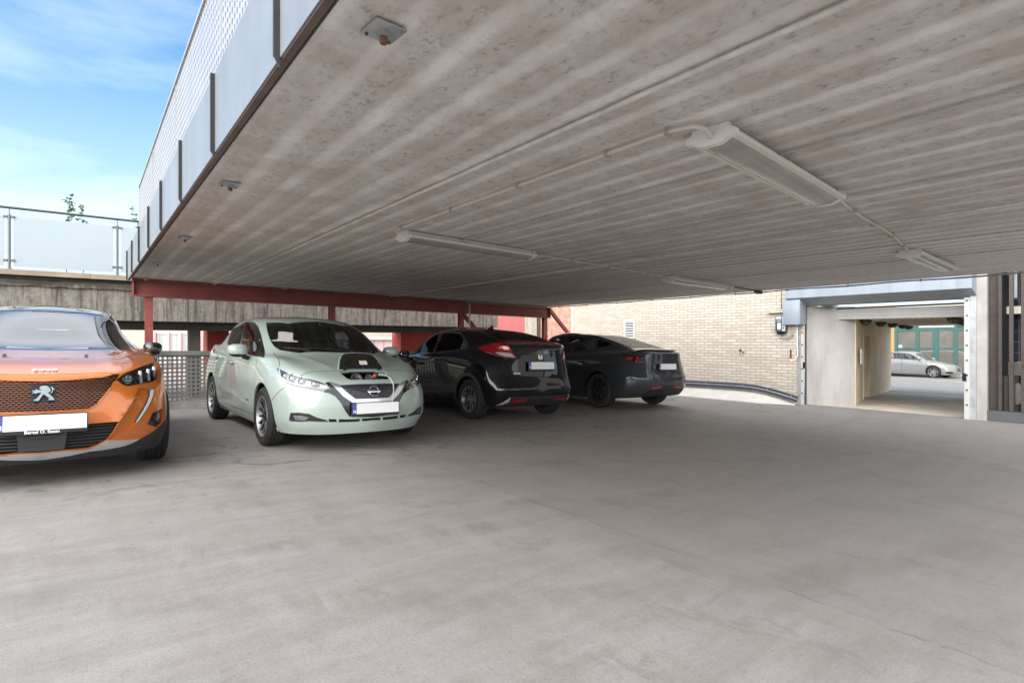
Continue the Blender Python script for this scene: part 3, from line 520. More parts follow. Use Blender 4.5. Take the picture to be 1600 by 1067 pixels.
 pts=[(-3.809,-0.046,0.854),(-3.805,0.201,0.829),(-3.792,-0.323,0.862),(-3.423,-0.491,1.172),(-3.684,-0.497,1.121),(-2.025,0.908,0.856)],
),
}

# ---------------------------------------------------------------- car materials
def paint(name,col,metal=.3,rough=.28,flake=.0,dirt_k=.35,coat=1.0):
    N=NT(name); v=N.coord(); nz=N.noise(v,900,2,.5); dirt=N.noise(v,3.2,5,.6)
    c=N.mix(nz,tuple(x*(1-flake) for x in col)+(1,),tuple(min(1,x*(1+flake)) for x in col)+(1,))
    z=N.sep(v)[2]; d=N.math('MULTIPLY',N.ramp(z,[(.18,g(1)),(.75,g(0))]),N.ramp(dirt,[(.35,g(.1)),(.7,g(.45))]),clamp=True)
    c=N.mix(N.math('MULTIPLY',d,dirt_k),c,(.16,.145,.125,1))
    N.pb(Base_Color=c,Metallic=metal,Roughness=N.math('MULTIPLY_ADD',d,.35,rough),Coat_Weight=coat,Specular_IOR_Level=.5 if coat>.9 else .08,Coat_Roughness=N.math('MULTIPLY_ADD',d,.25,.02),Coat_IOR=1.55,
         Normal=N.bump(N.noise(v,60,2),.02,.002))
    return N.m
GLOSSB=lambda:simple('gloss_black_trim',(.008,.008,.009),.12,coat=1,vs=4,var=.2)
SATINB=lambda:simple('satin_black_plastic',(.018,.018,.02),.5,var=.25,vs=30,bump=.1)
RUBBER=lambda:simple('tyre_rubber',(.016,.0155,.015),.78,var=.35,vs=14,bump=.15)
DARK=lambda:simple('cavity_black',(.004,.004,.004),.8,vs=4,var=.2)
CHROME=lambda:simple('chrome',(.78,.79,.8),.08,1.0,vs=4,var=.05)
SILVER=lambda:simple('machined_silver',(.42,.43,.44),.40,.75,vs=12,var=.12)
PLATEW=lambda:simple('plate_white',(.82,.83,.83),.35,vs=6,var=.03)
LENS=lambda:glass('lamp_lens',(.93,.95,.97),0,1.5,1.2)
LINING=lambda:simple('cabin_cloth_dark',(.018,.018,.02),.85,vs=20,var=.3)
def text_mesh(txt,size,ext=.001,bold=0.0):
    c=bpy.data.curves.new('lettering','FONT'); c.body=txt; c.size=size; c.extrude=ext; c.align_x='CENTER'; c.align_y='CENTER'; c.resolution_u=3; c.offset=bold
    o=bpy.data.objects.new('lettering',c); COL.objects.link(o); dg=bpy.context.evaluated_depsgraph_get()
    me=bpy.data.meshes.new_from_object(o.evaluated_get(dg)); bpy.data.objects.remove(o); bpy.data.curves.remove(c); return me
def lettering(name,txt,size,mat,parent,M,ext=.001,bold=0.0,sx=1.0):
    me=text_mesh(txt,size,ext,bold); me.materials.clear(); me.materials.append(mat)
    for v in me.vertices: v.co=M@Vector((v.co.x*sx,v.co.y,v.co.z))
    return link(bpy.data.objects.new(name,me),parent)
def facing(n,p,up=(0,0,1)):
    """frame whose z looks along n, x to the viewer's right"""
    z=Vector(n).normalized(); x=Vector(up).cross(z).normalized(); y=z.cross(x)
    return Matrix(((x.x,y.x,z.x,p[0]),(x.y,y.y,z.y,p[1]),(x.z,y.z,z.z,p[2]),(0,0,0,1)))
# ---------------------------------------------------------------- wheels
def wheel(parent,x,side,R,Wd,rr,style,track):
    """hub and disc, with the tyre and the rim as its pieces; outer face towards the car's side"""
    hub=MB(); hub.lathe([(0,.02),(.145,.02),(.15,.026),(.15,.034),(.145,.04),(.0,.04)],28,0,'y'); hub.lathe([(rr-.012,-Wd/2+.01),(rr-.03,-.02),(rr-.035,.03),(rr-.012,Wd/2-.03)],40,1,'y'); hub.lathe([(0,-.05),(rr-.03,-.05)],28,1,'y')
    root=hub.build('wheel',[simple('brake_disc',(.22,.21,.2),.4,.8,vs=30,var=.2),DARK()],parent,auto=35)
    T=MB(); h=Wd/2; pr=[(rr-.008,-h+.018),(rr+.006,-h+.008),(rr+.02,-h+.004),((rr+R)/2,-h-.004),(R-.022,-h+.006),(R-.007,-h+.020)]
    gx=[-.055,-.019,.019,.055]; 
    for gq in gx:
        k=Wd/.205; pr+=[(R-.001,gq*k-.0055),(R-.010,gq*k-.0045),(R-.010,gq*k+.0045),(R-.001,gq*k+.0055)]
    pr+=[(R-.007,h-.020),(R-.022,h-.006),(R-.03,h-.003),((rr+R)/2+.01,h+.004),((rr+R)/2,h+.002),(rr+.02,h-.004),(rr+.008,h-.006),(rr-.008,h-.018)]
    n=96; T.lathe(pr,n,0,'y')
    # shoulder sipes
    L=len(pr)
    for i in range(n):
        if i%3==0:
            for k in (5,6,L-9,L-8):
                if k<L: v=T.v[i*L+k]; r=sqrt(v.x*v.x+v.z*v.z); f=(r-.006)/r; v.x*=f; v.z*=f
    T.build('tyre',RUBBER(),root,auto=38)
    Rm=MB()
    Rm.lathe([(rr-.004,h-.020),(rr+.002,h-.012),(rr,h-.006),(rr-.012,h-.008),(rr-.018,h-.022),(rr-.03,h-.06)],48,0,'y')
    def spoke(a,w0,w1,r0,r1,off,y0,y1,th,mi=0,mside=1):
        # tapered bar, machined face mi, dark flanks
        pts=[(r0,off[0]-w0/2),(r1,off[1]-w1/2),(r1,off[1]+w1/2),(r0,off[0]+w0/2)]
        vs=[]
        for dy in (0,-th):
            for (r,o),yy,q in zip(pts,(y0,y1,y1,y0),(1,1,1,1)):
                oo=o*(1 if dy==0 else 1.0); vs.append((r*cos(a)-oo*sin(a),yy+dy,-(r*sin(a)+oo*cos(a))))
        b=len(Rm.v); Rm.v+=[Vector(v) for v in vs]
        Rm.f.append((b,b+1,b+2,b+3)); Rm.m.append(mi)
        for i in range(4): Rm.f.append((b+i,b+4+i,b+4+(i+1)%4,b+(i+1)%4)); Rm.m.append(mside)
    yo=h-.018
    if style=='leaf':
        for k in range(5):
            a=2*pi*k/5+.3
            for sg in (-1,1):
                spoke(a,.026,.020,.05,rr-.01,(sg*.016,sg*.050),yo-.028,yo,.03)
            spoke(a,.05,.075,.13,rr-.012,(0,0),yo-.035,yo-.02,.03,1)
        for k in range(5): spoke(2*pi*k/5+.3+pi/5,.02,.02,.05,rr-.01,(0,0),yo-.04,yo-.012,.03,1)
    elif style=='civic':
        for k in range(5):
            a=2*pi*k/5+.2
            for sg in (-1,1): spoke(a,.022,.034,.045,rr-.008,(sg*.022,sg*.045),yo-.022,yo-.002,.04)
    elif style=='tesla':
        for k in range(7):
            a=2*pi*k/7; spoke(a,.05,.10,.05,rr-.012,(0,.03),yo-.015,yo-.01,.03); spoke(a+.2,.02,.05,.07,rr-.012,(0,.01),yo-.03,yo-.028,.02,1)
        Rm.lathe([(rr-.03,yo-.012),(rr-.004,yo-.004)],48,0,'y')
    else:
        for k in range(5):
            a=2*pi*k/5; spoke(a,.06,.05,.05,rr-.01,(0,0),yo-.02,yo,.04); spoke(a,.03,.03,.05,rr-.01,(.03,.10),yo-.03,yo-.01,.03,1)
    Rm.lathe([(0,yo-.012),(.028,yo-.012),(.03,yo-.016),(.062,yo-.024),(.068,yo-.05)],24,1 if style!='civic' else 0,'y')
    for k in range(5):
        a=2*pi*k/5+.9; Rm.lathe([(0,yo-.018),(.009,yo-.018),(.010,yo-.03)],8,1,'y',(.046*cos(a),0,.046*sin(a)))
    face={'leaf':SILVER(),'civic':simple('alloy_grey',(.30,.30,.31),.35,.8,vs=12,var=.15),'tesla':simple('wheel_cover_black',(.014,.014,.015),.45,vs=12,var=.2)}.get(style,SILVER())
    Rm.build('rim',[face,simple('rim_dark',(.02,.02,.022),.4,.3,vs=10,var=.2)],root,auto=30)
    root.location=(x,side*(track/2),R); root.rotation_euler=(0,random.uniform(0,6.28),0 if side>0 else pi)
    root.rotation_mode='ZYX' if False else 'XYZ'
    return root
# ---------------------------------------------------------------- cabin
def rbox(mb,x0,x1,y0,y1,z0,z1,b=.04,mi=0,shear=0):
    bm=bmesh.new(); bmesh.ops.create_cube(bm,size=1)
    for v in bm.verts:
        z=z0+(v.co.z+.5)*(z1-z0); v.co=Vector(((x0+x1)/2+v.co.x*(x1-x0)+shear*(z-z0),(y0+y1)/2+v.co.y*(y1-y0),z))
    bmesh.ops.bevel(bm,geom=bm.edges[:],offset=b,segments=3,affect='EDGES',profile=.6); mb.bm(bm,mi)
def cabin(root,xf,wb,zs,steer=1,hw=.62):
    m=LINING(); seat=simple('seat_cloth',(.035,.035,.038),.9,vs=25,var=.3)
    def place_seat(x,y,w,name='seat'):
        b=MB(); rbox(b,x-.25,x+.27,y-w/2,y+w/2,zs,zs+.16,.05); rbox(b,x-.36,x-.22,y-w/2,y+w/2,zs+.1,zs+.66,.05,0,-.28); o=b.build(name,seat,root,auto=40)
        for yy in ((y,) if w<.7 else (y-w*.33,y+w*.33)):
            c=MB(); rbox(c,x-.56,x-.46,yy-.13,yy+.13,zs+.68,zs+.86,.04); c.tube([(x-.49,yy-.05,zs+.6),(x-.505,yy-.05,zs+.72)],.007); c.tube([(x-.49,yy+.05,zs+.6),(x-.505,yy+.05,zs+.72)],.007); c.build('headrest',seat,o,auto=40)
    for s in (-1,1): place_seat(xf-1.0,s*.36,.48)
    place_seat(xf-1.85,0,1.15,'rear_bench')
    d=MB(); rbox(d,xf-.62,xf-.02,-hw,hw,zs+.18,zs+.42,.07); rbox(d,xf-.62,xf-.30,steer*.36-.18,steer*.36+.18,zs+.40,zs+.48,.03); d.build('dashboard',m,root,auto=40)
    w=MB(); 
    ring=[(0,.18*cos(a),.18*sin(a)) for a in np.linspace(0,2*pi,25)]
    w.tube(ring,.014,6,cap=False); w.box(-.02,.0,-.17,.17,-.02,.02); w.box(-.02,0,-.02,.02,-.17,0)
    w.xf(Matrix.Translation((xf-.68,steer*.36,zs+.36))@Matrix.Rotation(radians(-22),4,'Y')); w.build('steering_wheel',simple('wheel_leather',(.01,.01,.01),.45,vs=20,var=.2),root,auto=40)
    fl=MB(); fl.box(-wb-.55,.55,-.70,.70,.22,.27); fl.build('underbody',DARK(),root)
def number_plate(root,M,white=True,w=.52,h=.11,wording=None,band=True):
    fr=MB(); fr.box(-w/2-.008,w/2+.008,-h/2-.028,h/2+.007,-.004,.010,0,.004); pl=fr.build('number_plate',SATINB(),root,auto=40)
    for v in pl.data.vertices: v.co=M@v.co
    a=MB(); a.box(-w/2+(.042 if band else 0),w/2,-h/2,h/2,.010,.0125); a.xf(M); a.build('plate_face',PLATEW(),pl)
    if band:
        b=MB(); b.box(-w/2,-w/2+.0415,-h/2,h/2,.010,.0124); b.xf(M); b.build('country_band',simple('plate_blue',(.01,.10,.45),.35,vs=5,var=.05),pl)
        lettering('country_letter','N',.045,PLATEW(),pl,M@Matrix.Translation((-w/2+.021,-.03,.0128)),.0004,.001)
        f=MB(); f.box(-w/2+.007,-w/2+.036,.012,.034,.0126,.0130,0); f.box(-w/2+.0145,-w/2+.019,.012,.034,.0131,.0134,1); f.box(-w/2+.007,-w/2+.036,.0205,.0255,.0131,.0134,1); f.xf(M)
        f.build('flag',[simple('flag_red',(.55,.02,.04),.4,vs=5,var=.05),simple('flag_blue',(.02,.05,.3),.4,vs=5,var=.05)],pl)
    if wording: lettering('frame_wording',wording[0],wording[1],simple('lettering_white',(.8,.8,.8),.4,vs=5,var=.03),pl,M@Matrix.Translation((0,-h/2-.015,.0105)),.0006,.0008)
    return pl
def mirror(root,p,size,body,cap2=None,arm=True,out=1):
    """door mirror: a rounded shell on a short arm"""
    bm=bmesh.new(); bmesh.ops.create_uvsphere(bm,u_segments=24,v_segments=14,radius=1)
    for v in bm.verts:
        x,y,z=v.co; sx=1.0 if x>0 else .55; y2=y*(1-.18*(z<0)*abs(z)); v.co=Vector((np.sign(x)*abs(x)**.8*size[0]*sx,np.sign(y2)*abs(y2)**.7*size[1],np.sign(z)*abs(z)**.7*size[2]))
    b=MB(); b.bm(bm); fm=[]
    for k,f in enumerate(b.f):
        c=sum((b.v[i] for i in f),Vector())/len(f); b.m[k]=1 if c.z<-size[2]*.55 else (2 if c.x<-size[0]*.40 else 0)
    for v in b.v: v.x-=abs(v.y-0)*.18
    b.xf(Matrix.Translation(p)@Matrix.Scale(out,4,(0,1,0)))
    if out<0: b.f=[tuple(reversed(f)) for f in b.f]
    o=b.build('mirror',[body,cap2 or SATINB(),simple('mirror_glass',(.6,.62,.65),.03,1.0,vs=3,var=.02)],root,smooth=True)
    a=MB(); a.tube([Vector(p)+Vector((-.02,-out*size[1]*.5,-size[2]*.9)),Vector(p)+Vector((-.03,-out*size[1]*1.0,-size[2]*1.15)),Vector(p)+Vector((-.06,-out*size[1]*1.75,-size[2]*1.25))],.018,8,0,True,[.03,.024,.02]); a.build('mirror_arm',SATINB(),o,auto=50)
    return o
def lamp_inside(S,uvpts,root,name):
    pass
class Car:
    def __init__(c,key,name,label,cat,col,R,Wd,rr,style,wb,track,archR,group=None):
        c.k=key; c.S=Surf(RINGS[key]); c.F=FEAT[key]; c.f=[]; c.rg=[]; c.wb=wb; c.R=R
        c.root=empty(name); c.root.matrix_world=pose_matrix(key); tag(c.root,label,cat,group); c.body=col
        for x in (0,-wb):
            for s in (1,-1): wheel(c.root,x,s,R,Wd,rr,style,track)
        c.arch=archR
    def add(c,key,pts,kind='near',**kw): c.f.append(dict(key=key,uv=c.S.outline(kind,pts),**kw))
    def adduv(c,key,pts,**kw): c.f.append(dict(key=key,uv=np.array(pts,float),**kw))
    def gap(c,pts,kind='near',w=.007,only=('body','door_front','door_rear','bonnet','roof','boot_lid','bumper')):
        c.f.append(dict(key='gap',uv=c.S.strip(kind,pts,w),only=only))
    def feat(c,key,name=None,**kw): c.add(key,c.F[name or key],**kw)
    def arches(c,ring=None,width=.05,lo=-.3):
        for x in (0,-c.wb):
            z=c.R; r=c.arch
            if ring:
                P=[(x+(r+width)*cos(a),z+(r+width)*sin(a)) for a in np.linspace(radians(-38),radians(218),40)]
                P=[(P[0][0],.05)]+P+[(P[-1][0],.05)]
                c.add(ring if ring=='cladding' else ring+('0' if x==0 else '1'),P,'side')
            P=[(x+r*cos(a),z+r*sin(a)) for a in np.linspace(radians(-25),radians(205),40)]
            P=[(P[0][0],.02)]+P+[(P[-1][0],.02)]
            c.add('cut',P,'side')
    def ridge(c,pts,amp=.010,wd=.045,kind='near'): c.rg.append((c.S.outline(kind,pts,False,.03),amp,wd))
    def shell(c): c.sh=car_shell(c.S,c.f,'body',c.root,ridges=c.rg)
    def part(c,name,key,mat,**kw): return part_mesh(name,c.sh,key,mat,c.root,**kw)
    def liners(c):
        for x in (0,-c.wb):
            for s in (1,-1):
                b=MB(); pr=[(c.arch+.015,s*.52),(c.arch+.015,s*.80)]; n=20; st=len(b.v)
                for i in range(n+1):
                    a=radians(-20+220*i/n)
                    for r,y in pr: b.v.append(Vector((x+r*cos(a),y,c.R+r*sin(a))))
                for i in range(n): b.f.append((st+2*i,st+2*i+1,st+2*i+3,st+2*i+2)); b.m.append(0)
                st=len(b.v); b.v+=[Vector((x+(c.arch+.015)*cos(radians(-20+220*i/n)),s*.52,c.R+(c.arch+.015)*sin(radians(-20+220*i/n)))) for i in range(n+1)]; b.f.append(tuple(range(st,st+n+1))); b.m.append(0)
                b.build('wheel_arch_liner',DARK(),c.root,auto=40)
def poly_on(pts,n=1): return pts
def surf_pt(S,kind,p):
    uv=S.hit(kind,p); P,n=S.ev([uv[0]],[uv[1]]); return Vector(P[0]),Vector(n[0])
def flipM(): return Matrix.Scale(-1,4,(0,1,0))
def handle(c,p,body,L=.19):
    for s in (1,-1):
        P,n=surf_pt(c.S,'side',(p[0],p[2])); b=MB()
        b.tube([(-L/2,0,-.004),(-L/2+.02,.026,0),(L/2-.02,.030,0),(L/2,.004,0)],.012,10,0,True,[.010,.014,.014,.010]); b.tube([(-L/2+.03,.0,0),(L/2-.03,.0,0)],.02,10,1)
        b.xf(Matrix.Translation((P.x,P.y*s,P.z))@Matrix.Scale(s,4,(0,1,0)))
        if s<0: b.f=[tuple(reversed(f)) for f in b.f]
        b.build('door_handle',[body,DARK()],c.root,auto=50)
def finish(c,paint_m,wipers=True,skirt=.014,trim='dlo',roof_mat=None):
    """panels every car has; returns nothing"""
    P=c.part
    P('body',['body','gap'],[paint_m,DARK()],skirt=.02,keymat={'gap':1})
    for k in ('door_front','door_rear'): P('door',k,paint_m,side='pair',skirt=.012)
    P('bonnet','bonnet',paint_m,skirt=.012); P('boot_lid','boot_lid',paint_m,skirt=.012); P('bumper','bumper',paint_m,skirt=.01)
    P('roof','roof',roof_mat or paint_m,skirt=.008)
    P('cabin_lining',[k for k in ('body','door_front','door_rear','bonnet','boot_lid','bumper','roof') ],LINING(),off=-.035,skirt=0)
    c.liners()
GLASS_F=lambda:glass('car_glass_clear',(.80,.86,.84),0,1.52,1.3)
GLASS_D=lambda:glass('car_glass_privacy',(.10,.11,.12),0,1.45,.5)
# ================================================================ mint electric hatchback
def build_leaf():
    mint=paint('mint_pearl_paint',(.37,.45,.412),.05,.38,.05)
    c=Car('leaf','hatchback_car','pale mint green electric hatchback with its charging flap open on the nose','car',mint,.323,.215,.222,'leaf',2.70,1.56,.372)
    F=c.F; S=c.S
    c.add('bonnet',[(-.02,0,1.02),(-.15,.42,1.02),(-.276,.625,1.043),(-.271,.69,1.017),(-.05,.73,.985),(.142,.751,.941),(.263,.778,.89),(.265,.804,.86),(.483,.743,.809),(.60,.668,.782),(.617,.477,.838),(.63,.273,.836),(.626,0,.839)])
    c.add('door_front',[(-.36,.30),(-.30,.55),(-.30,.78),(-.40,.99),(-1.45,1.04),(-1.47,.80),(-1.47,.30)],'side')
    c.add('door_rear',[(-1.475,.30),(-1.475,.80),(-1.455,1.04),(-2.38,1.13),(-2.36,.92),(-2.27,.74),(-2.12,.60),(-2.06,.45),(-2.02,.30)],'side')
    for k in ('door_front','door_rear'):
        pass
    c.gap([(-.36,.30),(-.30,.55),(-.30,.78),(-.40,.99)],'side'); c.gap([(-1.47,.30),(-1.47,.80),(-1.45,1.03)],'side')
    c.gap([(-2.40,1.10),(-2.36,.92),(-2.27,.74),(-2.12,.60),(-2.06,.45),(-2.02,.30),(-1.5,.30),(-.36,.30)],'side')
    c.gap(F['hoodline']); c.gap([(.60,.668,.782)]+F['frontline']+[(.626,0.0,.839)]); c.gap(F['bumperline'])
    c.feat('window_trim','dlo')
    c.feat('rearglass'); c.feat('frontglass'); c.feat('quarterglass')
    c.add('windscreen',F['windscreen']+[(-.015,0,1.018),(-.83,0,1.44)])
    c.adduv('rear_window',[(0,7.15),(2.7,7.15),(2.6,8.7),(0,8.75)])
    c.feat('taillight'); c.feat('blackv'); c.feat('headlight'); c.feat('silver'); c.feat('grille'); c.feat('fog'); c.feat('foglamp'); c.feat('slit'); c.feat('port')
    c.arches()
    c.ridge(F['r1'],.012,.06); c.ridge(F['r2'],.008,.06); c.ridge([(-2.3,.56),(-1.9,.50),(-1.2,.44),(-.55,.40)],.010,.05,'side'); c.ridge([(-3.0,.97),(-2.3,.95),(-1.4,.90),(-.6,.87),(-.2,.86)],.007,.05,'side')
    c.shell(); P=c.part
    finish(c,mint)
    P('window_trim','window_trim',GLOSSB(),skirt=.012)
    P('door_window','frontglass',GLASS_F(),side='pair',off=-.003,skirt=0); P('door_window','rearglass',GLASS_D(),side='pair',off=-.003,skirt=0); P('quarter_window','quarterglass',GLASS_F(),side='pair',off=-.003,skirt=0)
    P('windscreen','windscreen',GLASS_F(),off=-.004,skirt=0); P('rear_window','rear_window',GLASS_F(),off=-.003,skirt=0)
    P('tail_lamp','taillight',simple('lamp_red',(.25,.008,.01),.15,coat=1,vs=8,var=.2),side='pair',off=.006,skirt=.02)
    hl=P('headlight','headlight',LENS(),side='pair',off=.001,skirt=.0)
    refl=simple('lamp_reflector',(.30,.31,.33),.42,.6,vs=25,var=.45)
    for o,s in zip(hl,(1,-1)):
        part_mesh('lamp_housing',c.sh,'headlight',refl,o,off=-.045,skirt=-.044,side='left' if s>0 else 'right')
        for q,(r) in (((.50,.70,.755),.050),((.60,.63,.725),.05),((.70,.545,.705),.042),((.40,.755,.785),.035)):
            P0,n=surf_pt(S,'near',q); b=MB(); b.lathe([(r*.2,.0),(r*.7,.012),(r,.03),(r*1.02,.034)],20,0); b.lathe([(0,.024),(r*.5,.018),(r*.62,.0)],16,1)
            b.xf(facing((.9,.25,.1),P0-n*.042)); 
            if s<0: b.xf(flipM()); b.f=[tuple(reversed(f)) for f in b.f]
            b.build('projector',[CHROME(),simple('projector_glass',(.30,.32,.35),.05,.3,vs=5,var=.1)],o,auto=40)
        b=MB(); pts=[surf_pt(S,'near',q) for q in ((.30,.79,.84),(.40,.795,.77),(.50,.765,.728),(.60,.715,.705),(.72,.61,.69))]; b.tube([p-n*.012 for p,n in pts],.008,8); 
        if s<0: b.xf(flipM()); b.f=[tuple(reversed(f)) for f in b.f]
        b.build('daytime_strip',simple('lamp_white',(.75,.77,.8),.25,vs=8,var=.05),o,auto=50)
    P('front_mask','blackv',GLOSSB(),skirt=.015); P('v_trim','silver',CHROME() if False else simple('satin_silver_trim',(.62,.63,.64),.22,.9,vs=10,var=.06),off=.007,skirt=.02)
    gm=NT('blue_black_grille'); v=gm.coord(); vo=gm.n('TexVoronoi'); gm.set(vo.inputs['Vector'],v); vo.inputs['Scale'].default_value=70
    gm.pb(Base_Color=gm.ramp(vo.outputs[0],[(0,(.004,.004,.008)),(.8,(.022,.022,.032))]),Roughness=.22,Normal=gm.bump(vo.outputs[0],.6,.006),Coat_Weight=.5)
    P('grille','grille',gm.m,off=-.012,skirt=-.014)
    P('fog_lamp_surround','fog',SATINB(),side='pair',off=-.022,skirt=-.022)
    fl=P('fog_lamp','foglamp',LENS(),side='pair',off=-.006,skirt=0)
    for o,s in zip(fl,('left','right')): part_mesh('fog_reflector',c.sh,'foglamp',refl,o,off=-.02,skirt=-.014,side=s)
    P('lower_grille','slit',DARK(),off=-.03,skirt=-.03)
    for y in (-.36,-.13,.10,.33):
        b=MB(); p,n=surf_pt(S,'near',(.93,abs(y),.335)); b.box(p.x-.03,p.x+.004,y-.008,y+.008,p.z-.02,p.z+.02); b.build('grille_fin',mint,c.root)
    # open charging flap
    P('charge_bay','port',SATINB(),off=-.075,skirt=-.076)
    lid=[(-.275,0),(-.235,.13),(-.20,.195),(-.16,.222),(0,.232),(.16,.222),(.20,.195),(.235,.13),(.275,0)]
    ML=Matrix.Translation((.605,0,.850))@Matrix.Rotation(radians(-38),4,'Y')@Matrix(((0,0,1,0),(1,0,0,0),(0,1,0,0),(0,0,0,1)))
    b=MB(); b.prism(lid,-.016,0,ML); b.prism([(x*.93,y*.95+.006) for x,y in lid],.006,1,ML)
    for yy in (-.13,-.05,.09,.15): b.prism([(yy-.008,.02),(yy+.008,.02),(yy+.006,.20),(yy-.006,.20)],.018,1,ML)
    b.prism([(-.23,.012),(.23,.012),(.23,.03),(-.23,.03)],.02,1,ML); b.prism([(-.17,.16),(-.06,.16),(-.06,.172),(-.17,.172)],.016,1,ML)
    for yy in (-.20,.20): b.prism([(yy-.012,-.01),(yy+.012,-.01),(yy+.010,.10),(yy-.01,.10)],.03,1,ML)
    b.prism([(-.03,.165),(.03,.165),(.025,.195),(-.025,.195)],.014,1,ML)
    fl=b.build('charge_flap',[mint,simple('flap_moulding_black',(.014,.014,.015),.25,coat=.6,vs=25,var=.3)],c.root,auto=30)
    b=MB(); b.prism([(-.005,.065),(.085,.065),(.085,.12),(-.005,.12)],.0075,0,ML); b.prism([(-.002,.108),(.082,.108),(.082,.118),(-.002,.118)],.0085,1,ML)
    for q in range(4): b.prism([(.004,.072+q*.008),(.07-.008*(q%2),.072+q*.008),(.07-.008*(q%2),.075+q*.008),(.004,.075+q*.008)],.0085,2,ML)
    b.build('warning_sticker',[PLATEW(),simple('sticker_yellow',(.75,.55,.05),.5,vs=5,var=.05),simple('sticker_grey',(.35,.35,.35),.5,vs=5,var=.05)],fl)
    b=MB(); 
    for y,r in ((-.115,.058),(.03,.042)):
        M=facing((.75,0,.66),(.715,y,.745)); bb=MB(); bb.lathe([(r*.55,-.01),(r*.8,.02),(r,.03),(r,.045),(r*.86,.045),(r*.8,.03)],24,0); bb.lathe([(0,.012),(r*.55,.012),(r*.55,-.01)],20,1)
        for k in range(4): bb.lathe([(0,.03),(.006,.03),(.007,.012)],8,2,'z',(r*.3*cos(k*pi/2+.5),r*.3*sin(k*pi/2+.5),0))
        bb.xf(M); b.add(bb.v,bb.f,0); b.m[-len(bb.m):]=bb.m
    b.build('charge_socket',[simple('socket_grey',(.10,.10,.105),.4,vs=10,var=.2),DARK(),SILVER()],c.root,auto=35)
    b=MB(); b.tube([(.70,.10,.745),(.735,.115,.785),(.755,.13,.80)],.03,12,0,True,[.03,.034,.03]); b.tube([(.735,.095,.775),(.748,.10,.805)],.022,12,1)
    b.tube([(.755,.13,.80),(.77,.17,.80),(.78,.22,.79)],.016,8,2)
    b.build('charge_plug',[SATINB(),simple('plug_orange_red',(.60,.06,.02),.4,vs=10,var=.15),simple('plug_grey',(.35,.35,.36),.5,vs=10,var=.1)],c.root,auto=40)
    cb=[(.78,.22,.79)]+[tuple(p+n*.009) for p,n in (surf_pt(S,'near',q) for q in ((.83,.245,.755),(.875,.248,.70),(.90,.245,.63),(.925,.24,.56),(.94,.238,.52)))]
    b=MB(); b.tube(cb,.0055,8); b.build('hanging_lead',simple('lead_pale_grey',(.55,.55,.54),.5,vs=10,var=.1),c.root,auto=50)
    # emblem: ring with a bar across it
    p,n=surf_pt(S,'near',(.925,0,.635)); M=facing(n,p-n*.004); b=MB()
    b.lathe([(.049,0),(.047,.012),(.052,.016),(.060,.012),(.062,0)],36,0); b.box(-.072,.072,-.014,.014,.004,.018,0,.003); b.xf(M); em=b.build('emblem',CHROME(),c.root,auto=35)
    lettering('emblem_wording','NISSAN',.022,DARK(),em,M@Matrix.Translation((0,0,.0185)),.0004,.0005,1.25)
    number_plate(c.root,facing((1,0,.06),(.972,0.01,.462)),wording=('www.leaf.no',.014) if False else None)
    for s in (1,-1):
        mirror(c.root,(-.66,s*.985,1.035),(.075,.115,.078),mint,SATINB(),out=s)
        M=facing((0,s,0),Vector((-.74,s*(surf_pt(S,'side',(-.74,.45))[0].y+.002),.45))); 
        lettering('door_badge','\u2248ZERO EMISSION' if False else 'ZERO EMISSION',.03,simple('badge_grey',(.12,.12,.13),.3,.6,vs=6,var=.1),c.root,M,.0008,.0006,1.3)
    handle(c,F['pts'][1],mint); handle(c,F['pts'][0],mint)
    b=MB(); p,n=surf_pt(S,'near',(.80,.61,.56)); b.lathe([(0,.002),(.012,.002),(.014,0)],16,0); b.xf(facing(n,p)); b2=MB(); b2.add(b.v,b.f); b2.xf(flipM()); b2.f=[tuple(reversed(f)) for f in b2.f]; b.add(b2.v,b2.f); b.build('parking_sensor',mint,c.root,auto=40)
    b=MB(); p1=surf_pt(S,'near',(-.10,.35,1.02)); p2=surf_pt(S,'near',(-.22,-.35,1.07))
    for a0,a1 in (((-.05,.12),(-.10,-.45)),((-.12,-.35),(-.16,-.60))):
        A_=Vector((-.06,a0[1],1.045)); B_=Vector((-.16+ (abs(a1[1])>.5)*-.06,a1[1],1.075)); b.tube([A_,A_.lerp(B_,.5)+Vector((0,0,.012)),B_],.009,6)
    b.build('wiper',SATINB(),c.root,auto=50)
    b=MB(); rbox(b,-.72,-.69,-.11,.11,1.29,1.35,.012); b.tube([(-.70,0,1.34),(-.74,0,1.40)],.012); b.build('rear_view_mirror',simple('mirror_back',(.03,.03,.03),.3,vs=8,var=.2),c.root,auto=40)
    cabin(c.root,-.25,2.7,.50,1)
    return c
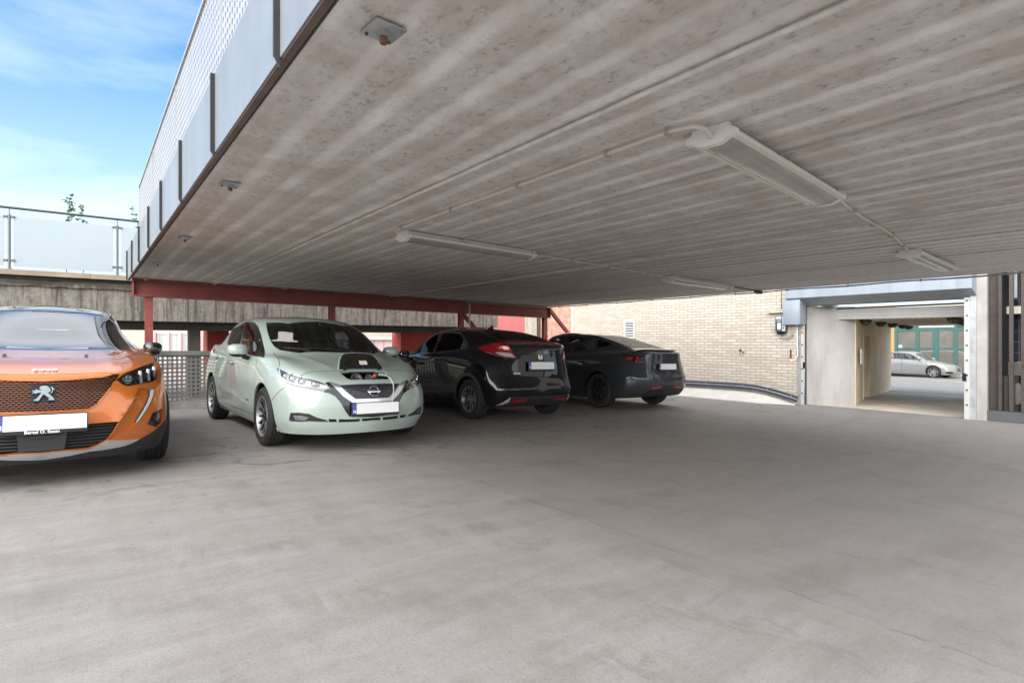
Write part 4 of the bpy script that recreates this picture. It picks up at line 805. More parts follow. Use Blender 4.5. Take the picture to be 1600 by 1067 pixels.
# ================================================================ orange SUV
def build_suv():
    org=paint('copper_orange_paint',(.56,.145,.014),.5,.26,.12); blk=GLOSSB()
    c=Car('suv','suv_car','copper orange SUV with a black roof and a white number plate','car',org,.345,.215,.225,'suv',2.605,1.55,.395)
    F=c.F;S=c.S
    c.adduv('roof',[(0,7.55),(3.5,7.45),(6,7.35),(9,7.3),(11,7.3),(11.6,7.35),(13.4,7.1),(15,7.02),(19,7.02),(19,11),(0,11)])
    c.add('bonnet',[(-.10,0,1.025),(-.16,.33,1.028),(-.28,.58,1.033),(-.38,.66,1.035),(-.30,.70,1.01),(-.05,.76,.985),(.2,.775,.955),(.42,.745,.935),(.60,.645,.905),(.70,.56,.874),(.773,.43,.843),(.762,.42,.852),(.751,.402,.859),(.759,.351,.857),(.782,.197,.852),(.802,0,.849)])
    c.gap([(.773,.43,.843),(.762,.42,.852),(.751,.402,.859),(.759,.351,.857),(.782,.197,.852),(.802,0,.849)],w=.006)
    c.gap([(-.30,.70,1.01),(-.05,.76,.985),(.2,.775,.955),(.42,.745,.935),(.60,.645,.905),(.70,.56,.874)],w=.007)
    c.add('door_front',[(-.30,.40),(-.26,.70),(-.36,1.03),(-1.36,1.09),(-1.36,.40)],'side'); c.add('door_rear',[(-1.365,.40),(-1.365,1.09),(-2.35,1.14),(-2.22,.80),(-2.08,.60),(-2.02,.40)],'side')
    c.gap([(-.30,.40),(-.26,.70),(-.36,1.03)],'side'); c.gap([(-1.36,.40),(-1.36,1.07)],'side')
    c.add('window_trim',[(-.45,1.06),(-1.36,1.10),(-2.3,1.15),(-2.75,1.19),(-2.5,1.34),(-2.1,1.40),(-1.5,1.405),(-1.25,1.38),(-.98,1.28)],'side')
    c.add('sideglass',[(-.62,1.075),(-1.33,1.11),(-1.36,1.37),(-1.24,1.36),(-1.0,1.27)],'side'); c.add('sideglass_rear',[(-1.42,1.11),(-2.3,1.17),(-2.3,1.35),(-2.1,1.38),(-1.45,1.38)],'side')
    c.feat('windscreen'); c.adduv('rear_window',[(0,7.15),(2.6,7.15),(2.5,8.7),(0,8.75)])
    c.feat('blade',only=('body',)); c.f.append(dict(key='drlgap',uv=c.S.strip('near',F['drl']+F['drl'][:1],.016))); c.feat('drl'); c.feat('lower'); c.feat('silver')
    c.add('cladding',F['clad']+[(.60,.83,.43),(.5,.86,.42),(.45,.88,.30),(.47,.80,.19),(.62,.68,.19),(.72,.45,.185),(.79,.2,.18),(.80,0,.18)])
    c.add('cladding',[(-.4,.17),(-.4,.36),(-2.2,.38),(-2.2,.17)],'side',only=('body',))
    c.feat('fog'); c.feat('foglamp'); c.feat('headlight'); c.feat('grille')
    c.arches('cladding',.055); c.ridge(F['r1'],.014,.05); c.ridge([(-.15,.40,1.03),(.1,.41,1.01),(.4,.41,.965),(.7,.40,.88)],.008,.05); c.ridge([(-.3,.74,1.0),(.0,.74,.98),(.3,.74,.955)],.006,.06)
    c.shell(); P=c.part; finish(c,org,roof_mat=blk)
    P('window_trim','window_trim',blk,skirt=.012); P('door_window','sideglass',GLASS_D(),side='pair',off=-.003,skirt=0); P('door_window','sideglass_rear',GLASS_D(),side='pair',off=-.003,skirt=0)
    P('windscreen','windscreen',glass('windscreen_reflective',(.62,.66,.67),0,1.9,1.55),off=-.004,skirt=0); P('rear_window','rear_window',GLASS_F(),off=-.003,skirt=0)  # windscreen reflection is boosted to whiten the pane, not a coating
    P('cladding','cladding',SATINB(),off=.004,skirt=.015); P('bumper_blade','silver',simple('satin_silver_trim',(.62,.63,.64),.22,.9,vs=10,var=.06),off=.010,skirt=.02)
    P('lamp_bezel','drlgap',GLOSSB(),side='pair',off=-.012,skirt=.012); P('bumper_scoop','blade',org,side='pair',off=-.020,skirt=-.021)
    P('daytime_lamp','drl',simple('lamp_tube_grey',(.62,.63,.65),.2,.2,coat=1,vs=15,var=.1),side='pair',off=-.006,skirt=.02)
    P('lower_grille','lower',DARK(),off=-.035,skirt=-.036)
    b=MB()
    for k in range(7):
        z=.300+k*.025; row=[]
        yl=.39+.075*(z-.30)/.17
        for y in np.linspace(-yl,yl,25):
            p,n=surf_pt(S,'front',(abs(y),z)); row.append(Vector((p.x-.016,y,z)))
        if abs(row[0].y)>.1: b.tube(row,.0055,6)
    b.prism([(-.13,0),(.13,0),(.15,.165),(-.15,.165)],.02,0,Matrix.Translation((.842,0,.285))@Matrix(((0,0,1,0),(1,0,0,0),(0,1,0,0),(0,0,0,1)))); b.build('grille_slat',SATINB(),c.root,auto=40)
    # mesh grille
    gr=P('grille','grille',SATINB(),off=-.022,skirt=-.023)[0]
    poly=np.array([(q[1],q[2]) for q in F['grille']]); bl=MB(); rows=17
    for k in range(rows):
        z=.585+k*.0158
        for i in range(-14,15):
            y=(i+.5*(k%2))*.034+.0
            if not inside(poly,np.array([[abs(y)+.012,z]]))[0] or not inside(poly,np.array([[max(abs(y)-.012,.001),z]]))[0]: continue
            if abs(y)<.085 and abs(z-.714)<.075: continue
            p,n=surf_pt(S,'front',(abs(y),z)); s=1 if y>=0 else -1; n=Vector((n.x,n.y*s,n.z)); M=facing(n,Vector((p.x,y,z))-n*.012)
            q=MB(); q.prism([(-.0115,-.0013),(.0115,-.0013),(.0115,.0013),(-.0115,.0013)],.004,0); q.xf(M); bl.add(q.v,q.f,0)
        for sgn in (1,):
            row=[]
            for y in np.linspace(-.47,.47,60):
                if inside(poly,np.array([[max(abs(y),.001),z+.0079]]))[0]:
                    p,n=surf_pt(S,'front',(abs(y),z+.0079)); row.append(Vector((p.x-.015,y,z+.0079)))
            if len(row)>3: bl.tube(row,.0042,5,1)
    bl.build('grille_mesh',[org,GLOSSB()],gr)
    b=MB(); pts=[surf_pt(S,'near',q)[0]+surf_pt(S,'near',q)[1]*.004 for q in F['grille'][8:15]]; b.tube(pts,.006,6); b2=MB(); b2.tube([Vector((p.x,-p.y,p.z)) for p in pts],.006,6); b.add(b2.v,b2.f); b.build('grille_rim',org,gr,auto=50)
    hl=P('headlight','headlight',LENS(),side='pair',off=.001,skirt=0)
    for o,s in zip(hl,(1,-1)):
        part_mesh('lamp_housing',c.sh,'headlight',GLOSSB(),o,off=-.05,skirt=-.05,side='left' if s>0 else 'right')
        b=MB(); p,n=surf_pt(S,'near',(.765,.535,.815)); M=facing((.93,.3,.05),p-n*.03); b.lathe([(.0,.0),(.042,.0),(.046,.012),(.040,.014)],24,1)
        for a in range(4):
            cx,cy=.019*cos(a*pi/2+pi/4),.019*sin(a*pi/2+pi/4); b.lathe([(0,.016),(.009,.013),(.015,.004)],14,0,'z',(cx,cy,.004))
        b.xf(M)
        if s<0: b.xf(flipM()); b.f=[tuple(reversed(f)) for f in b.f]
        b.build('projector',[simple('led_glass',(.55,.56,.52),.08,.5,vs=40,var=.3),GLOSSB()],o,auto=40)
        b=MB()
        for q in ((.715,.615,.822),(.668,.672,.833),(.61,.715,.848)):
            p,n=surf_pt(S,'near',q); f=Vector((.85,.52,0)).normalized(); M=facing(f,p-n*.016,(0.05,-.12,1)); bb=MB(); bb.box(-.010,.010,-.052,.050,-.004,.010,0,.004); bb.xf(M); b.add(bb.v,bb.f)
        if s<0: b.xf(flipM()); b.f=[tuple(reversed(f)) for f in b.f]
        b.build('light_claw',simple('lamp_white',(.75,.77,.8),.25,vs=8,var=.05),o,auto=40)
    fo=P('fog_lamp_surround','fog',GLOSSB(),side='pair',off=-.02,skirt=-.02); fl=P('fog_lamp','foglamp',LENS(),side='pair',off=-.004,skirt=0)
    for o,s in zip(fl,('left','right')): part_mesh('fog_reflector',c.sh,'foglamp',simple('lamp_reflector_dim',(.16,.16,.17),.2,.8,vs=30,var=.5),o,off=-.018,skirt=-.012,side=s)
    # emblem on the grille: a rearing lion
    LI=[(352,222),(365,205),(395,198),(420,205),(440,225),(448,250),(440,268),(426,272),(465,320),(482,345),(478,352),(430,352),(428,342),(445,336),(395,292),(385,292),(356,345),(352,355),(312,355),(314,342),(330,338),(365,285),(372,272),(340,272),(325,280),(300,276),(296,268),(318,264),(300,255),(294,245),(330,250),(318,240),(325,234),(355,245),(378,248),(360,236)]
    TA=[(445,214),(460,212),(470,225),(480,240),(478,247),(468,238),(466,262),(452,286),(447,282),(458,258),(458,232),(450,222)]
    p,n=surf_pt(S,'near',(.868,0,.715)); M=facing((1,0,.05),p+Vector((-.012,0,0))); k=.132/190; b=MB()
    for pl in (LI,TA): b.prism([((x-390)*k,(277-y)*k*1.02) for x,y in pl],.016,0,M)
    b.build('emblem',simple('emblem_silver',(.36,.42,.43),.25,.8,vs=14,var=.35),c.root)
    p,n=surf_pt(S,'near',(.735,0,.880)); lettering('model_number','2008',.052,CHROME(),c.root,facing(n,p+n*.009),.002,.0008,1.5)
    number_plate(c.root,facing((1,0,.03),(.905,0,.503)),wording=('Bertel O. Steen',.032))
    mirror(c.root,(-.60,.83,1.045),(.085,.085,.066),blk,SATINB(),out=1); mirror(c.root,(-.60,-.83,1.045),(.085,.085,.066),blk,SATINB(),out=-1)
    for s in (1,-1):
        b=MB(); rr=[surf_pt(S,'near',(x,.52,1.43)) for x in (-1.15,-1.3,-1.8,-2.4,-2.75)]; b.tube([(p+n*h).to_tuple() if s>0 else (p.x+n.x*h,-(p.y+n.y*h),p.z+n.z*h) for (p,n),h in zip(rr,(.0,.018,.028,.025,.0))],.010,8); b.build('roof_rail',blk,c.root,auto=50)
        b=MB(); pp=[surf_pt(S,'near',q) for q in ((-.35,.668,1.03),(-.6,.645,1.11),(-.85,.60,1.22),(-1.05,.53,1.33))]; b.tube([(p.x+n.x*.008,s*(p.y+n.y*.008),p.z+n.z*.008) for p,n in pp],.007,6); b.build('pillar_strip',SILVER(),c.root,auto=50)
    b=MB(); p,n=surf_pt(S,'near',(.35,-.06 if False else .22,.98)); 
    for y in (-.26,.26): b.tube([(.26,y,p.z+.012),(.275,y,p.z+.016)],.014,8)
    b.build('washer_jet',blk,c.root,auto=40)
    b=MB(); rbox(b,-.95,-.88,-.07,.07,1.31,1.37,.015); b.build('rear_view_mirror',SATINB(),c.root,auto=40)
    cabin(c.root,-.35,2.605,.58,1)
    return c
# ================================================================ black hatchback, seen from behind
def build_civic():
    blk=paint('black_paint',(.005,.005,.0065),.0,.22,.0,.05,.75)
    c=Car('civic','hatchback_car','glossy black hatchback parked nose in, red lamp bar across its tail','car',blk,.316,.205,.203,'civic',2.595,1.54,.362)
    F=c.F;S=c.S
    c.add('door_front',[(-.28,.32),(-.22,.60),(-.30,.96),(-1.36,1.05),(-1.36,.32)],'side'); c.add('door_rear',[(-1.365,.32),(-1.365,1.05),(-2.2,1.12),(-2.24,.82),(-2.08,.62),(-2.0,.32)],'side')
    c.gap([(-.28,.32),(-.22,.60),(-.30,.96)],'side'); c.gap([(-1.36,.32),(-1.36,1.03)],'side'); c.gap([(-2.24,1.09),(-2.26,.82),(-2.1,.64),(-2.0,.32)],'side')
    c.gap(F['gate'],w=.009)
    c.add('window_trim',[(-.35,1.0),(-1.3,1.015),(-1.9,1.05),(-2.38,1.095),(-2.44,1.12),(-2.38,1.18),(-2.15,1.29),(-1.95,1.38),(-1.6,1.41),(-1.2,1.405),(-.95,1.37),(-.6,1.19)],'side')
    c.feat('frontglass'); c.feat('rearglass'); c.feat('quarter')
    c.adduv('windscreen',[(14.1,7.15),(19,7.15),(19,9.2),(15,9.15),(13.6,8.8)])
    c.add('rear_window',[(-2.22,0,1.43),(-2.25,.36,1.41),(-2.45,.47,1.37),(-2.75,.50,1.30),(-3.03,.515,1.225),(-3.05,0,1.245)])
    c.feat('lowglass'); c.feat('bar'); c.feat('light'); c.feat('white')
    c.add('valance',[(-3.15,.74,.24),(-3.20,.70,.285),(-3.30,.62,.325),(-3.335,.56,.40),(-3.36,.30,.395),(-3.365,0,.395),(-3.28,0,.25),(-3.22,.6,.24)])
    c.feat('fin'); c.feat('refl')
    c.arches('moulding',.05); c.ridge(F['r1'],.012,.05); c.ridge([(-2.2,.98),(-1.6,.93),(-.9,.88),(-.3,.86)],.008,.05,'side')
    c.shell();P=c.part; finish(c,blk)
    P('window_trim','window_trim',GLOSSB(),skirt=.01); P('door_window','frontglass',GLASS_D(),side='pair',off=-.003,skirt=0); P('door_window','rearglass',GLASS_D(),side='pair',off=-.003,skirt=0); P('quarter_trim','quarter',simple('quarter_panel_grey',(.05,.055,.06),.2,coat=1,vs=8,var=.1),side='pair',off=.002,skirt=.01)
    P('windscreen','windscreen',GLASS_F(),off=-.003,skirt=0); P('rear_window','rear_window',GLASS_D(),off=-.003,skirt=0); P('lower_rear_window','lowglass',simple('gloss_black_glass',(.006,.006,.007),.06,coat=1,vs=3,var=.1),off=-.003,skirt=.01)
    red=simple('lamp_red_lens',(.20,.006,.009),.14,coat=.6,vs=50,var=.45); P('lamp_bar','bar',red,off=.012,skirt=.03)
    tl=P('tail_lamp','light',red,side='pair',off=.012,skirt=.03)
    for o,s in zip(tl,('left','right')): part_mesh('reversing_lamp',c.sh,'white',simple('lamp_clear_white',(.34,.345,.35),.18,coat=.5,vs=60,var=.35),o,off=.013,skirt=.02,side=s)
    for o,sg in zip(tl,(1,-1)):
        b=MB()
        for q0,q1 in (((-2.98,.655,1.165),(-3.10,.615,1.09)),((-3.04,.625,1.175),(-3.14,.59,1.10))):
            pp=[surf_pt(S,'near',tuple(Vector(q0).lerp(Vector(q1),u))) for u in (0,.33,.66,1)]; b.tube([Vector((p.x+n.x*.013,sg*(p.y+n.y*.013),p.z+n.z*.013)) for p,n in pp],.010,6)
        b.build('lamp_core',simple('lamp_core_red',(.50,.03,.03),.25,coat=1,vs=30,var=.3),o,auto=50)
    P('valance','valance',SATINB(),off=.003,skirt=.02); P('bumper_fin','fin',simple('fin_grey',(.32,.33,.34),.35,vs=12,var=.2),side='pair',off=.006,skirt=.02); P('reflector','refl',simple('reflector_red',(.16,.010,.010),.2,coat=.5,vs=80,var=.6),side='pair',off=.008,skirt=.02)
    [P('arch_moulding',k_,simple('moulding_grey',(.035,.036,.038),.42,vs=20,var=.2),side='pair',off=.012,skirt=.03) for k_ in ('moulding0','moulding1')]
    b=MB(); pts=[surf_pt(S,'side',q) for q in ((-.45,.985),(-.9,1.0),(-1.4,1.022),(-1.9,1.056),(-2.25,1.09),(-2.39,1.115),(-2.35,1.18),(-2.15,1.275),(-1.95,1.365),(-1.6,1.395),(-1.2,1.39))]
    L=[p+n*.004 for p,n in pts]; b.tube(L,.006,6); b2=MB(); b2.tube([Vector((p.x,-p.y,p.z)) for p in L],.006,6); b.add(b2.v,b2.f); b.build('window_strip',simple('strip_dark_chrome',(.32,.33,.34),.2,.9,vs=6,var=.1),c.root,auto=50)
    b=MB(); q0=[surf_pt(S,'side',q) for q in ((-1.40,1.04),(-1.37,1.22),(-1.33,1.37))]; LL=[p+n*.006 for p,n in q0]; b.tube(LL,.008,6); b2=MB(); b2.tube([Vector((p.x,-p.y,p.z)) for p in LL],.008,6); b.add(b2.v,b2.f); b.build('pillar_strip',simple('strip_dark_chrome',(.32,.33,.34),.2,.9,vs=6,var=.1),c.root,auto=50)
    number_plate(c.root,facing((-1,0,.1),(-3.335,0,.862)),wording=('HONDA',.014) if False else None)
    p,n=surf_pt(S,'near',(-3.298,0,1.0)); M=facing((-1,0,.15),p+Vector((-.008,0,0))); b=MB()
    out=[(-.042,.034),(-.036,-.034),(-.028,-.040),(.028,-.040),(.036,-.034),(.042,.034),(.034,.040),(-.034,.040)]
    for a0,a1 in zip(out,out[1:]+out[:1]): b.tube([(*a0,0.004),(*a1,.004)],.004,6)
    b.prism([(-.028,.034),(-.018,.034),(-.013,.006),(.013,.006),(.018,.034),(.028,.034),(.022,-.034),(.012,-.034),(.011,-.006),(-.011,-.006),(-.012,-.034),(-.022,-.034)],.007,0); b.xf(M); b.build('emblem',CHROME(),c.root,auto=40)
    p,n=surf_pt(S,'near',(-3.318,.47,.745)); lettering('model_name','CIVIC',.035,CHROME(),c.root,facing(n,p+n*.002),.002,.0004,1.5)
    b=MB(); P0,n=surf_pt(S,'near',(-1.95,0,1.46)); b.prism([(-.09,0),(.09,0),(.06,.012),(-.04,.055),(-.07,.06)],.024,0,Matrix.Translation((P0.x,.012,P0.z-.004))@Matrix.Rotation(pi/2,4,'X')@Matrix.Scale(1,4)); o=b.build('antenna_fin',blk,c.root,auto=40)
    mirror(c.root,(-.56,.955,.985),(.08,.10,.07),blk,SATINB(),out=1); mirror(c.root,(-.56,-.955,.985),(.08,.10,.07),blk,SATINB(),out=-1)
    handle(c,F['pts'][0],blk)
    cabin(c.root,-.3,2.595,.46,1)
    return c
# ================================================================ dark grey electric saloon, seen from behind
def build_tesla():
    gry=paint('graphite_paint',(.042,.047,.055),.35,.28,.12,.10,.85)
    c=Car('tesla','saloon_car','dark graphite fastback saloon beside the pale brick wall','car',gry,.334,.235,.235,'tesla',2.875,1.60,.375)
    F=c.F;S=c.S
    c.adduv('roof',[(0,9.0),(2.6,8.95),(4.2,9.3),(9,9.25),(13,9.3),(15,9.05),(19,9.0),(19,11),(0,11)])
    c.add('door_front',[(-.30,.30),(-.22,.60),(-.34,.93),(-1.55,1.06),(-1.58,.30)],'side'); c.add('door_rear',[(-1.585,.30),(-1.56,1.06),(-2.6,1.13),(-2.56,.86),(-2.36,.68),(-2.26,.30)],'side')
    c.gap([(-.30,.30),(-.22,.60),(-.34,.93)],'side'); c.gap([(-1.58,.30),(-1.555,1.05)],'side'); c.gap([(-2.64,1.12),(-2.58,.88),(-2.38,.70),(-2.26,.30)],'side'); c.gap(F['trunk'],w=.009)
    c.add('window_trim',[(-.50,.985),(-1.0,1.03),(-1.7,1.07),(-2.1,1.09),(-2.41,1.115),(-2.64,1.148),(-2.9,1.215),(-2.97,1.255),(-2.8,1.32),(-2.35,1.42),(-1.9,1.45),(-1.4,1.45),(-1.1,1.41),(-.8,1.27)],'side')
    c.add('sideglass_front',[(-.62,1.01),(-1.0,1.045),(-1.64,1.08),(-1.66,1.40),(-1.4,1.42),(-1.12,1.38),(-.85,1.26)],'side')
    c.feat('doorglass'); c.feat('quarter')
    c.adduv('windscreen',[(14.1,7.1),(19,7.1),(19,8.95),(15,8.9),(13.6,8.6)])
    c.adduv('rear_window',[(0,7.15),(2.35,7.15),(2.75,8.0),(3.3,8.85),(2.6,8.93),(0,8.97)])
    c.feat('light'); c.feat('red'); c.feat('redc')
    c.ridge(F['r1'],.010,.05); c.ridge(F['r2'],.010,.04); c.ridge([(-2.9,.93),(-2.2,.90),(-1.4,.88),(-.4,.85)],.006,.05,'side')
    c.add('valance',F['diff']+[(-3.76,0,.26),(-3.70,.55,.26),(-3.66,.62,.255)]); c.feat('refl')
    c.arches()
    c.shell();P=c.part; finish(c,gry,roof_mat=simple('roof_glass_black',(.006,.006,.007),.05,coat=1,vs=2,var=.1))
    P('window_trim','window_trim',GLOSSB(),skirt=.01); P('door_window','sideglass_front',GLASS_F(),side='pair',off=-.003,skirt=0); P('door_window','doorglass',GLASS_F(),side='pair',off=-.003,skirt=0); P('quarter_window','quarter',GLASS_D(),side='pair',off=-.003,skirt=0)
    P('windscreen','windscreen',GLASS_F(),off=-.003,skirt=0); P('rear_window','rear_window',GLASS_D(),off=-.003,skirt=0)
    tl=P('tail_lamp','light',GLOSSB(),side='pair',off=.002,skirt=.02)
    rd=simple('lamp_red_deep',(.40,.015,.02),.15,coat=1,vs=50,var=.3)
    for o,s in zip(tl,('left','right')): part_mesh('lamp_lens',c.sh,['red','redc'],rd,o,off=.004,skirt=.02,side=s)
    P('valance','valance',SATINB(),off=-.006,skirt=-.008); P('reflector','refl',simple('reflector_red_dim',(.38,.02,.02),.2,coat=1,vs=80,var=.4),side='pair',off=.004,skirt=.02)
    b=MB(); L=[]
    for y in np.linspace(-.60,.60,25):
        x=-3.74+.19*(abs(y)/.60)**2.4; p,n=surf_pt(S,'top',(x+.02,abs(y))); L.append((Vector((x+.05,y,p.z-.002)),Vector((x-.035,y,p.z+.030-.02*(abs(y)/.6)**3)),Vector((x-.030,y,p.z+.008)),Vector((x+.05,y,p.z-.02))))
    for i,row in enumerate(L): b.v+=list(row)
    for i in range(24):
        for k in range(4): b.f.append((4*i+k,4*i+4+k,4*i+4+(k+1)%4,4*i+(k+1)%4)); b.m.append(0)
    b.f+= [(0,1,2,3),(99,98,97,96)]; b.m+=[0,0]
    b.build('boot_spoiler',gry,c.root,auto=35)
    number_plate(c.root,facing((-1,0,.08),(-3.835,0,.833)))
    mirror(c.root,(-.60,1.0,.985),(.08,.10,.065),gry,SATINB(),out=1); mirror(c.root,(-.60,-1.0,.985),(.08,.10,.065),gry,SATINB(),out=-1)
    for s in (1,-1):
        for hx in (-1.5,-2.4):
            p,n=surf_pt(S,'side',(hx,.88)); b=MB(); b.box(-.11,.11,-.004,.004,-.014,.014,0,.003); b.xf(Matrix.Translation((p.x,s*(p.y+.001),p.z))); b.build('door_handle',GLOSSB(),c.root)
    cabin(c.root,-.35,2.875,.36,1,.6)
    return c
# ================================================================ the place itself
def bo(mb,name,mats,root=None,base=(0,0,0),auto=None,smooth=False):
    """mesh given in bay coordinates (s,t,z), linked as a thing of its own or as a part of one"""
    b=Vector(base); mb.v=[v-b for v in mb.v]
    o=mb.build(name,mats,root,auto=auto,smooth=smooth)
    if root is None: o.location=W(*base); o.rotation_euler=(0,0,AX)
    return o
def ob(*r,mi=0,bev=0.0):
    m=MB(); m.box(*r,mi,bev); return m
# ---------------------------------------------------------------- materials
def m_ground():
    N=NT('worn_screed'); v=N.coord(); x,y,z=N.sep(v)
    big=N.noise(v,.32,4,.55,.3); mid=N.noise(v,1.7,12,.70,.35); fine=N.noise(v,46,3,.6); 
    vs=N.coord((.55,3.2,1),(0,0,radians(24))); st=N.noise(vs,1.9,11,.72,.7)
    vs2=N.coord((2.6,.5,1),(0,0,radians(-12))); st2=N.noise(vs2,1.6,11,.72,.6)
    c=N.mix(N.ramp(mid,[(.3,g(0)),(.72,g(1))]),(.200,.184,.173,1),(.270,.252,.239,1))
    c=N.mix(N.ramp(st,[(.38,g(0)),(.66,g(.75))]),c,(.318,.300,.287,1))
    c=N.mix(N.ramp(st2,[(.45,g(0)),(.68,g(.5))]),c,(.205,.185,.163,1))
    # the floor turns browner and darker towards the door
    far_tone=N.math('MULTIPLY',N.ramp(N.math('ADD',N.math('MULTIPLY',x,.16),N.math('MULTIPLY',big,.5)),[(.52,g(0)),(1.0,g(1))]),.38)
    c=N.mix(far_tone,c,N.mix(mid,(.15,.134,.117,1),(.24,.216,.192,1)))
    # oil stains under the parked cars
    stain=N.noise(v,2.3,4,.55,1.5); zone=N.math('MULTIPLY',N.ramp(y,[(.0,g(0)),(1,g(1))]),1.0)
    band=N.math('MULTIPLY',N.ramp(N.math('MULTIPLY',y,.1),[(.46,g(0)),(.56,g(1)),(.9,g(1)),(1.0,g(0))]),N.ramp(stain,[(.57,g(0)),(.66,g(.8))]))
    c=N.mix(band,c,(.085,.078,.07,1))
    # a rough patched strip with ragged edges
    d=N.math('ABSOLUTE',N.math('ADD',N.math('SUBTRACT',x,2.56),N.math('MULTIPLY',N.math('SUBTRACT',N.noise(v,2.2,5,.6),.5),.28)))
    strip=N.math('MULTIPLY',N.ramp(d,[(.10,g(1)),(.15,g(0))]),N.ramp(N.noise(v,.9,3,.5),[(.40,g(.0)),(.60,g(.55))])); c=N.mix(strip,c,(.215,.195,.175,1))
    # turning tracks of tyres, in pairs
    for (cx,cy,r0,am) in ((9.2,11.5,7.6,.42),(3.4,9.5,5.3,.32),(12.5,-3.0,6.8,.36),(7.0,12.0,9.9,.32)):
        dx=N.math('SUBTRACT',x,cx); dy=N.math('SUBTRACT',y,cy); rr=N.math('ADD',N.math('SQRT',N.math('ADD',N.math('MULTIPLY',dx,dx),N.math('MULTIPLY',dy,dy))),N.math('MULTIPLY',N.math('SUBTRACT',big,.5),.5))
        for q in (0,1.52):
            e_=N.math('ABSOLUTE',N.math('SUBTRACT',rr,r0+q)); tm=N.math('MULTIPLY',N.ramp(e_,[(.05,g(am)),(.13,g(0))]),N.ramp(st2,[(.40,g(.1)),(.58,g(1))])); c=N.mix(tm,c,(.145,.13,.115,1))
    # two pours meet in a ragged line: the further one is a shade darker
    jx=N.math('ADD',N.math('SUBTRACT',x,2.62),N.math('MULTIPLY',N.math('SUBTRACT',N.noise(v,1.3,6,.65),.5),.22))
    c=N.mix(N.math('MULTIPLY',N.ramp(jx,[(.0,g(0)),(.012,g(1))]),.16),c,(.13,.115,.10,1)); c=N.mix(N.math('MULTIPLY',N.ramp(N.math('ABSOLUTE',jx),[(.004,g(.55)),(.012,g(0))]),N.ramp(stain,[(.42,g(0)),(.56,g(1))])),c,(.09,.08,.07,1))
    # hairline cracks
    vv=N.n('VectorMath',operation='ADD'); N.set(vv.inputs[0],v)
    nd=N.n('TexNoise'); N.set(nd.inputs['Vector'],v); nd.inputs['Scale'].default_value=3; nd.inputs['Detail'].default_value=5
    sc_=N.n('VectorMath',operation='SCALE'); N.set(sc_.inputs[0],nd.outputs['Color']); sc_.inputs['Scale'].default_value=.22; N.set(vv.inputs[1],sc_.outputs[0])
    vo=N.n('TexVoronoi',feature='DISTANCE_TO_EDGE'); N.set(vo.inputs['Vector'],vv.outputs[0]); vo.inputs['Scale'].default_value=.33
    gate=N.ramp(N.noise(v,.55,3,.5),[(.56,g(0)),(.66,g(.8))]); cr=N.math('MULTIPLY',N.ramp(vo.outputs[0],[(.0,g(1)),(.0028,g(0))]),gate); c=N.mix(N.math('MULTIPLY',cr,.7),c,(.07,.062,.055,1))
    # specks and pale droppings
    v3=N.n('TexVoronoi'); N.set(v3.inputs['Vector'],v); v3.inputs['Scale'].default_value=4.2; 
    sp=N.math('MULTIPLY',N.ramp(v3.outputs[0],[(.030,g(1)),(.044,g(0))]),N.ramp(N.n('SeparateColor',).outputs[0] if False else N.sep(v3.outputs['Color'])[0],[(.40,g(0)),(.41,g(1))])); c=N.mix(N.math('MULTIPLY',sp,.8),c,(.12,.10,.08,1))
    sp2=N.math('MULTIPLY',N.ramp(v3.outputs[0],[(.03,g(1)),(.05,g(0))]),N.ramp(N.sep(v3.outputs['Color'])[1],[(.90,g(0)),(.91,g(1))])); c=N.mix(N.math('MULTIPLY',sp2,.7),c,(.62,.60,.56,1))
    smd=N.noise(N.coord((1.4,.8,1),(0,0,.5)),2.4,9,.7,.5); c=N.mix(N.ramp(smd,[(.57,g(0)),(.62,g(.50))]),c,(.165,.15,.137,1)); scr=N.noise(N.coord((.6,11,1),(0,0,radians(30))),2.2,6,.7,1.2); c=N.mix(N.ramp(scr,[(.60,g(0)),(.74,g(.14))]),c,(.36,.34,.325,1)); c=N.mix(N.math('MULTIPLY',fine,.30),c,(.36,.34,.325,1))
    grit=N.noise(v,110,3,.7); c=N.mix(N.ramp(grit,[(.35,g(.45)),(.49,g(0))]),c,(.13,.118,.105,1)); g2=N.noise(v,15,8,.75); c=N.mix(N.ramp(g2,[(.31,g(.42)),(.47,g(0)),(.66,g(0))]),c,(.175,.16,.143,1)); c=N.mix(N.ramp(g2,[(.56,g(0)),(.72,g(.28))]),c,(.34,.322,.308,1))
    h=N.math('ADD',N.math('MULTIPLY',fine,.35),N.math('ADD',N.math('MULTIPLY',mid,.8),N.math('MULTIPLY',grit,.15)))
    h=N.math('SUBTRACT',h,N.math('MULTIPLY',cr,.6))
    N.pb(Base_Color=c,Roughness=N.ramp(mid,[(.3,g(.58)),(.7,g(.80))]),Specular_IOR_Level=.35,Normal=N.bump(h,.28,.012)); return N.m
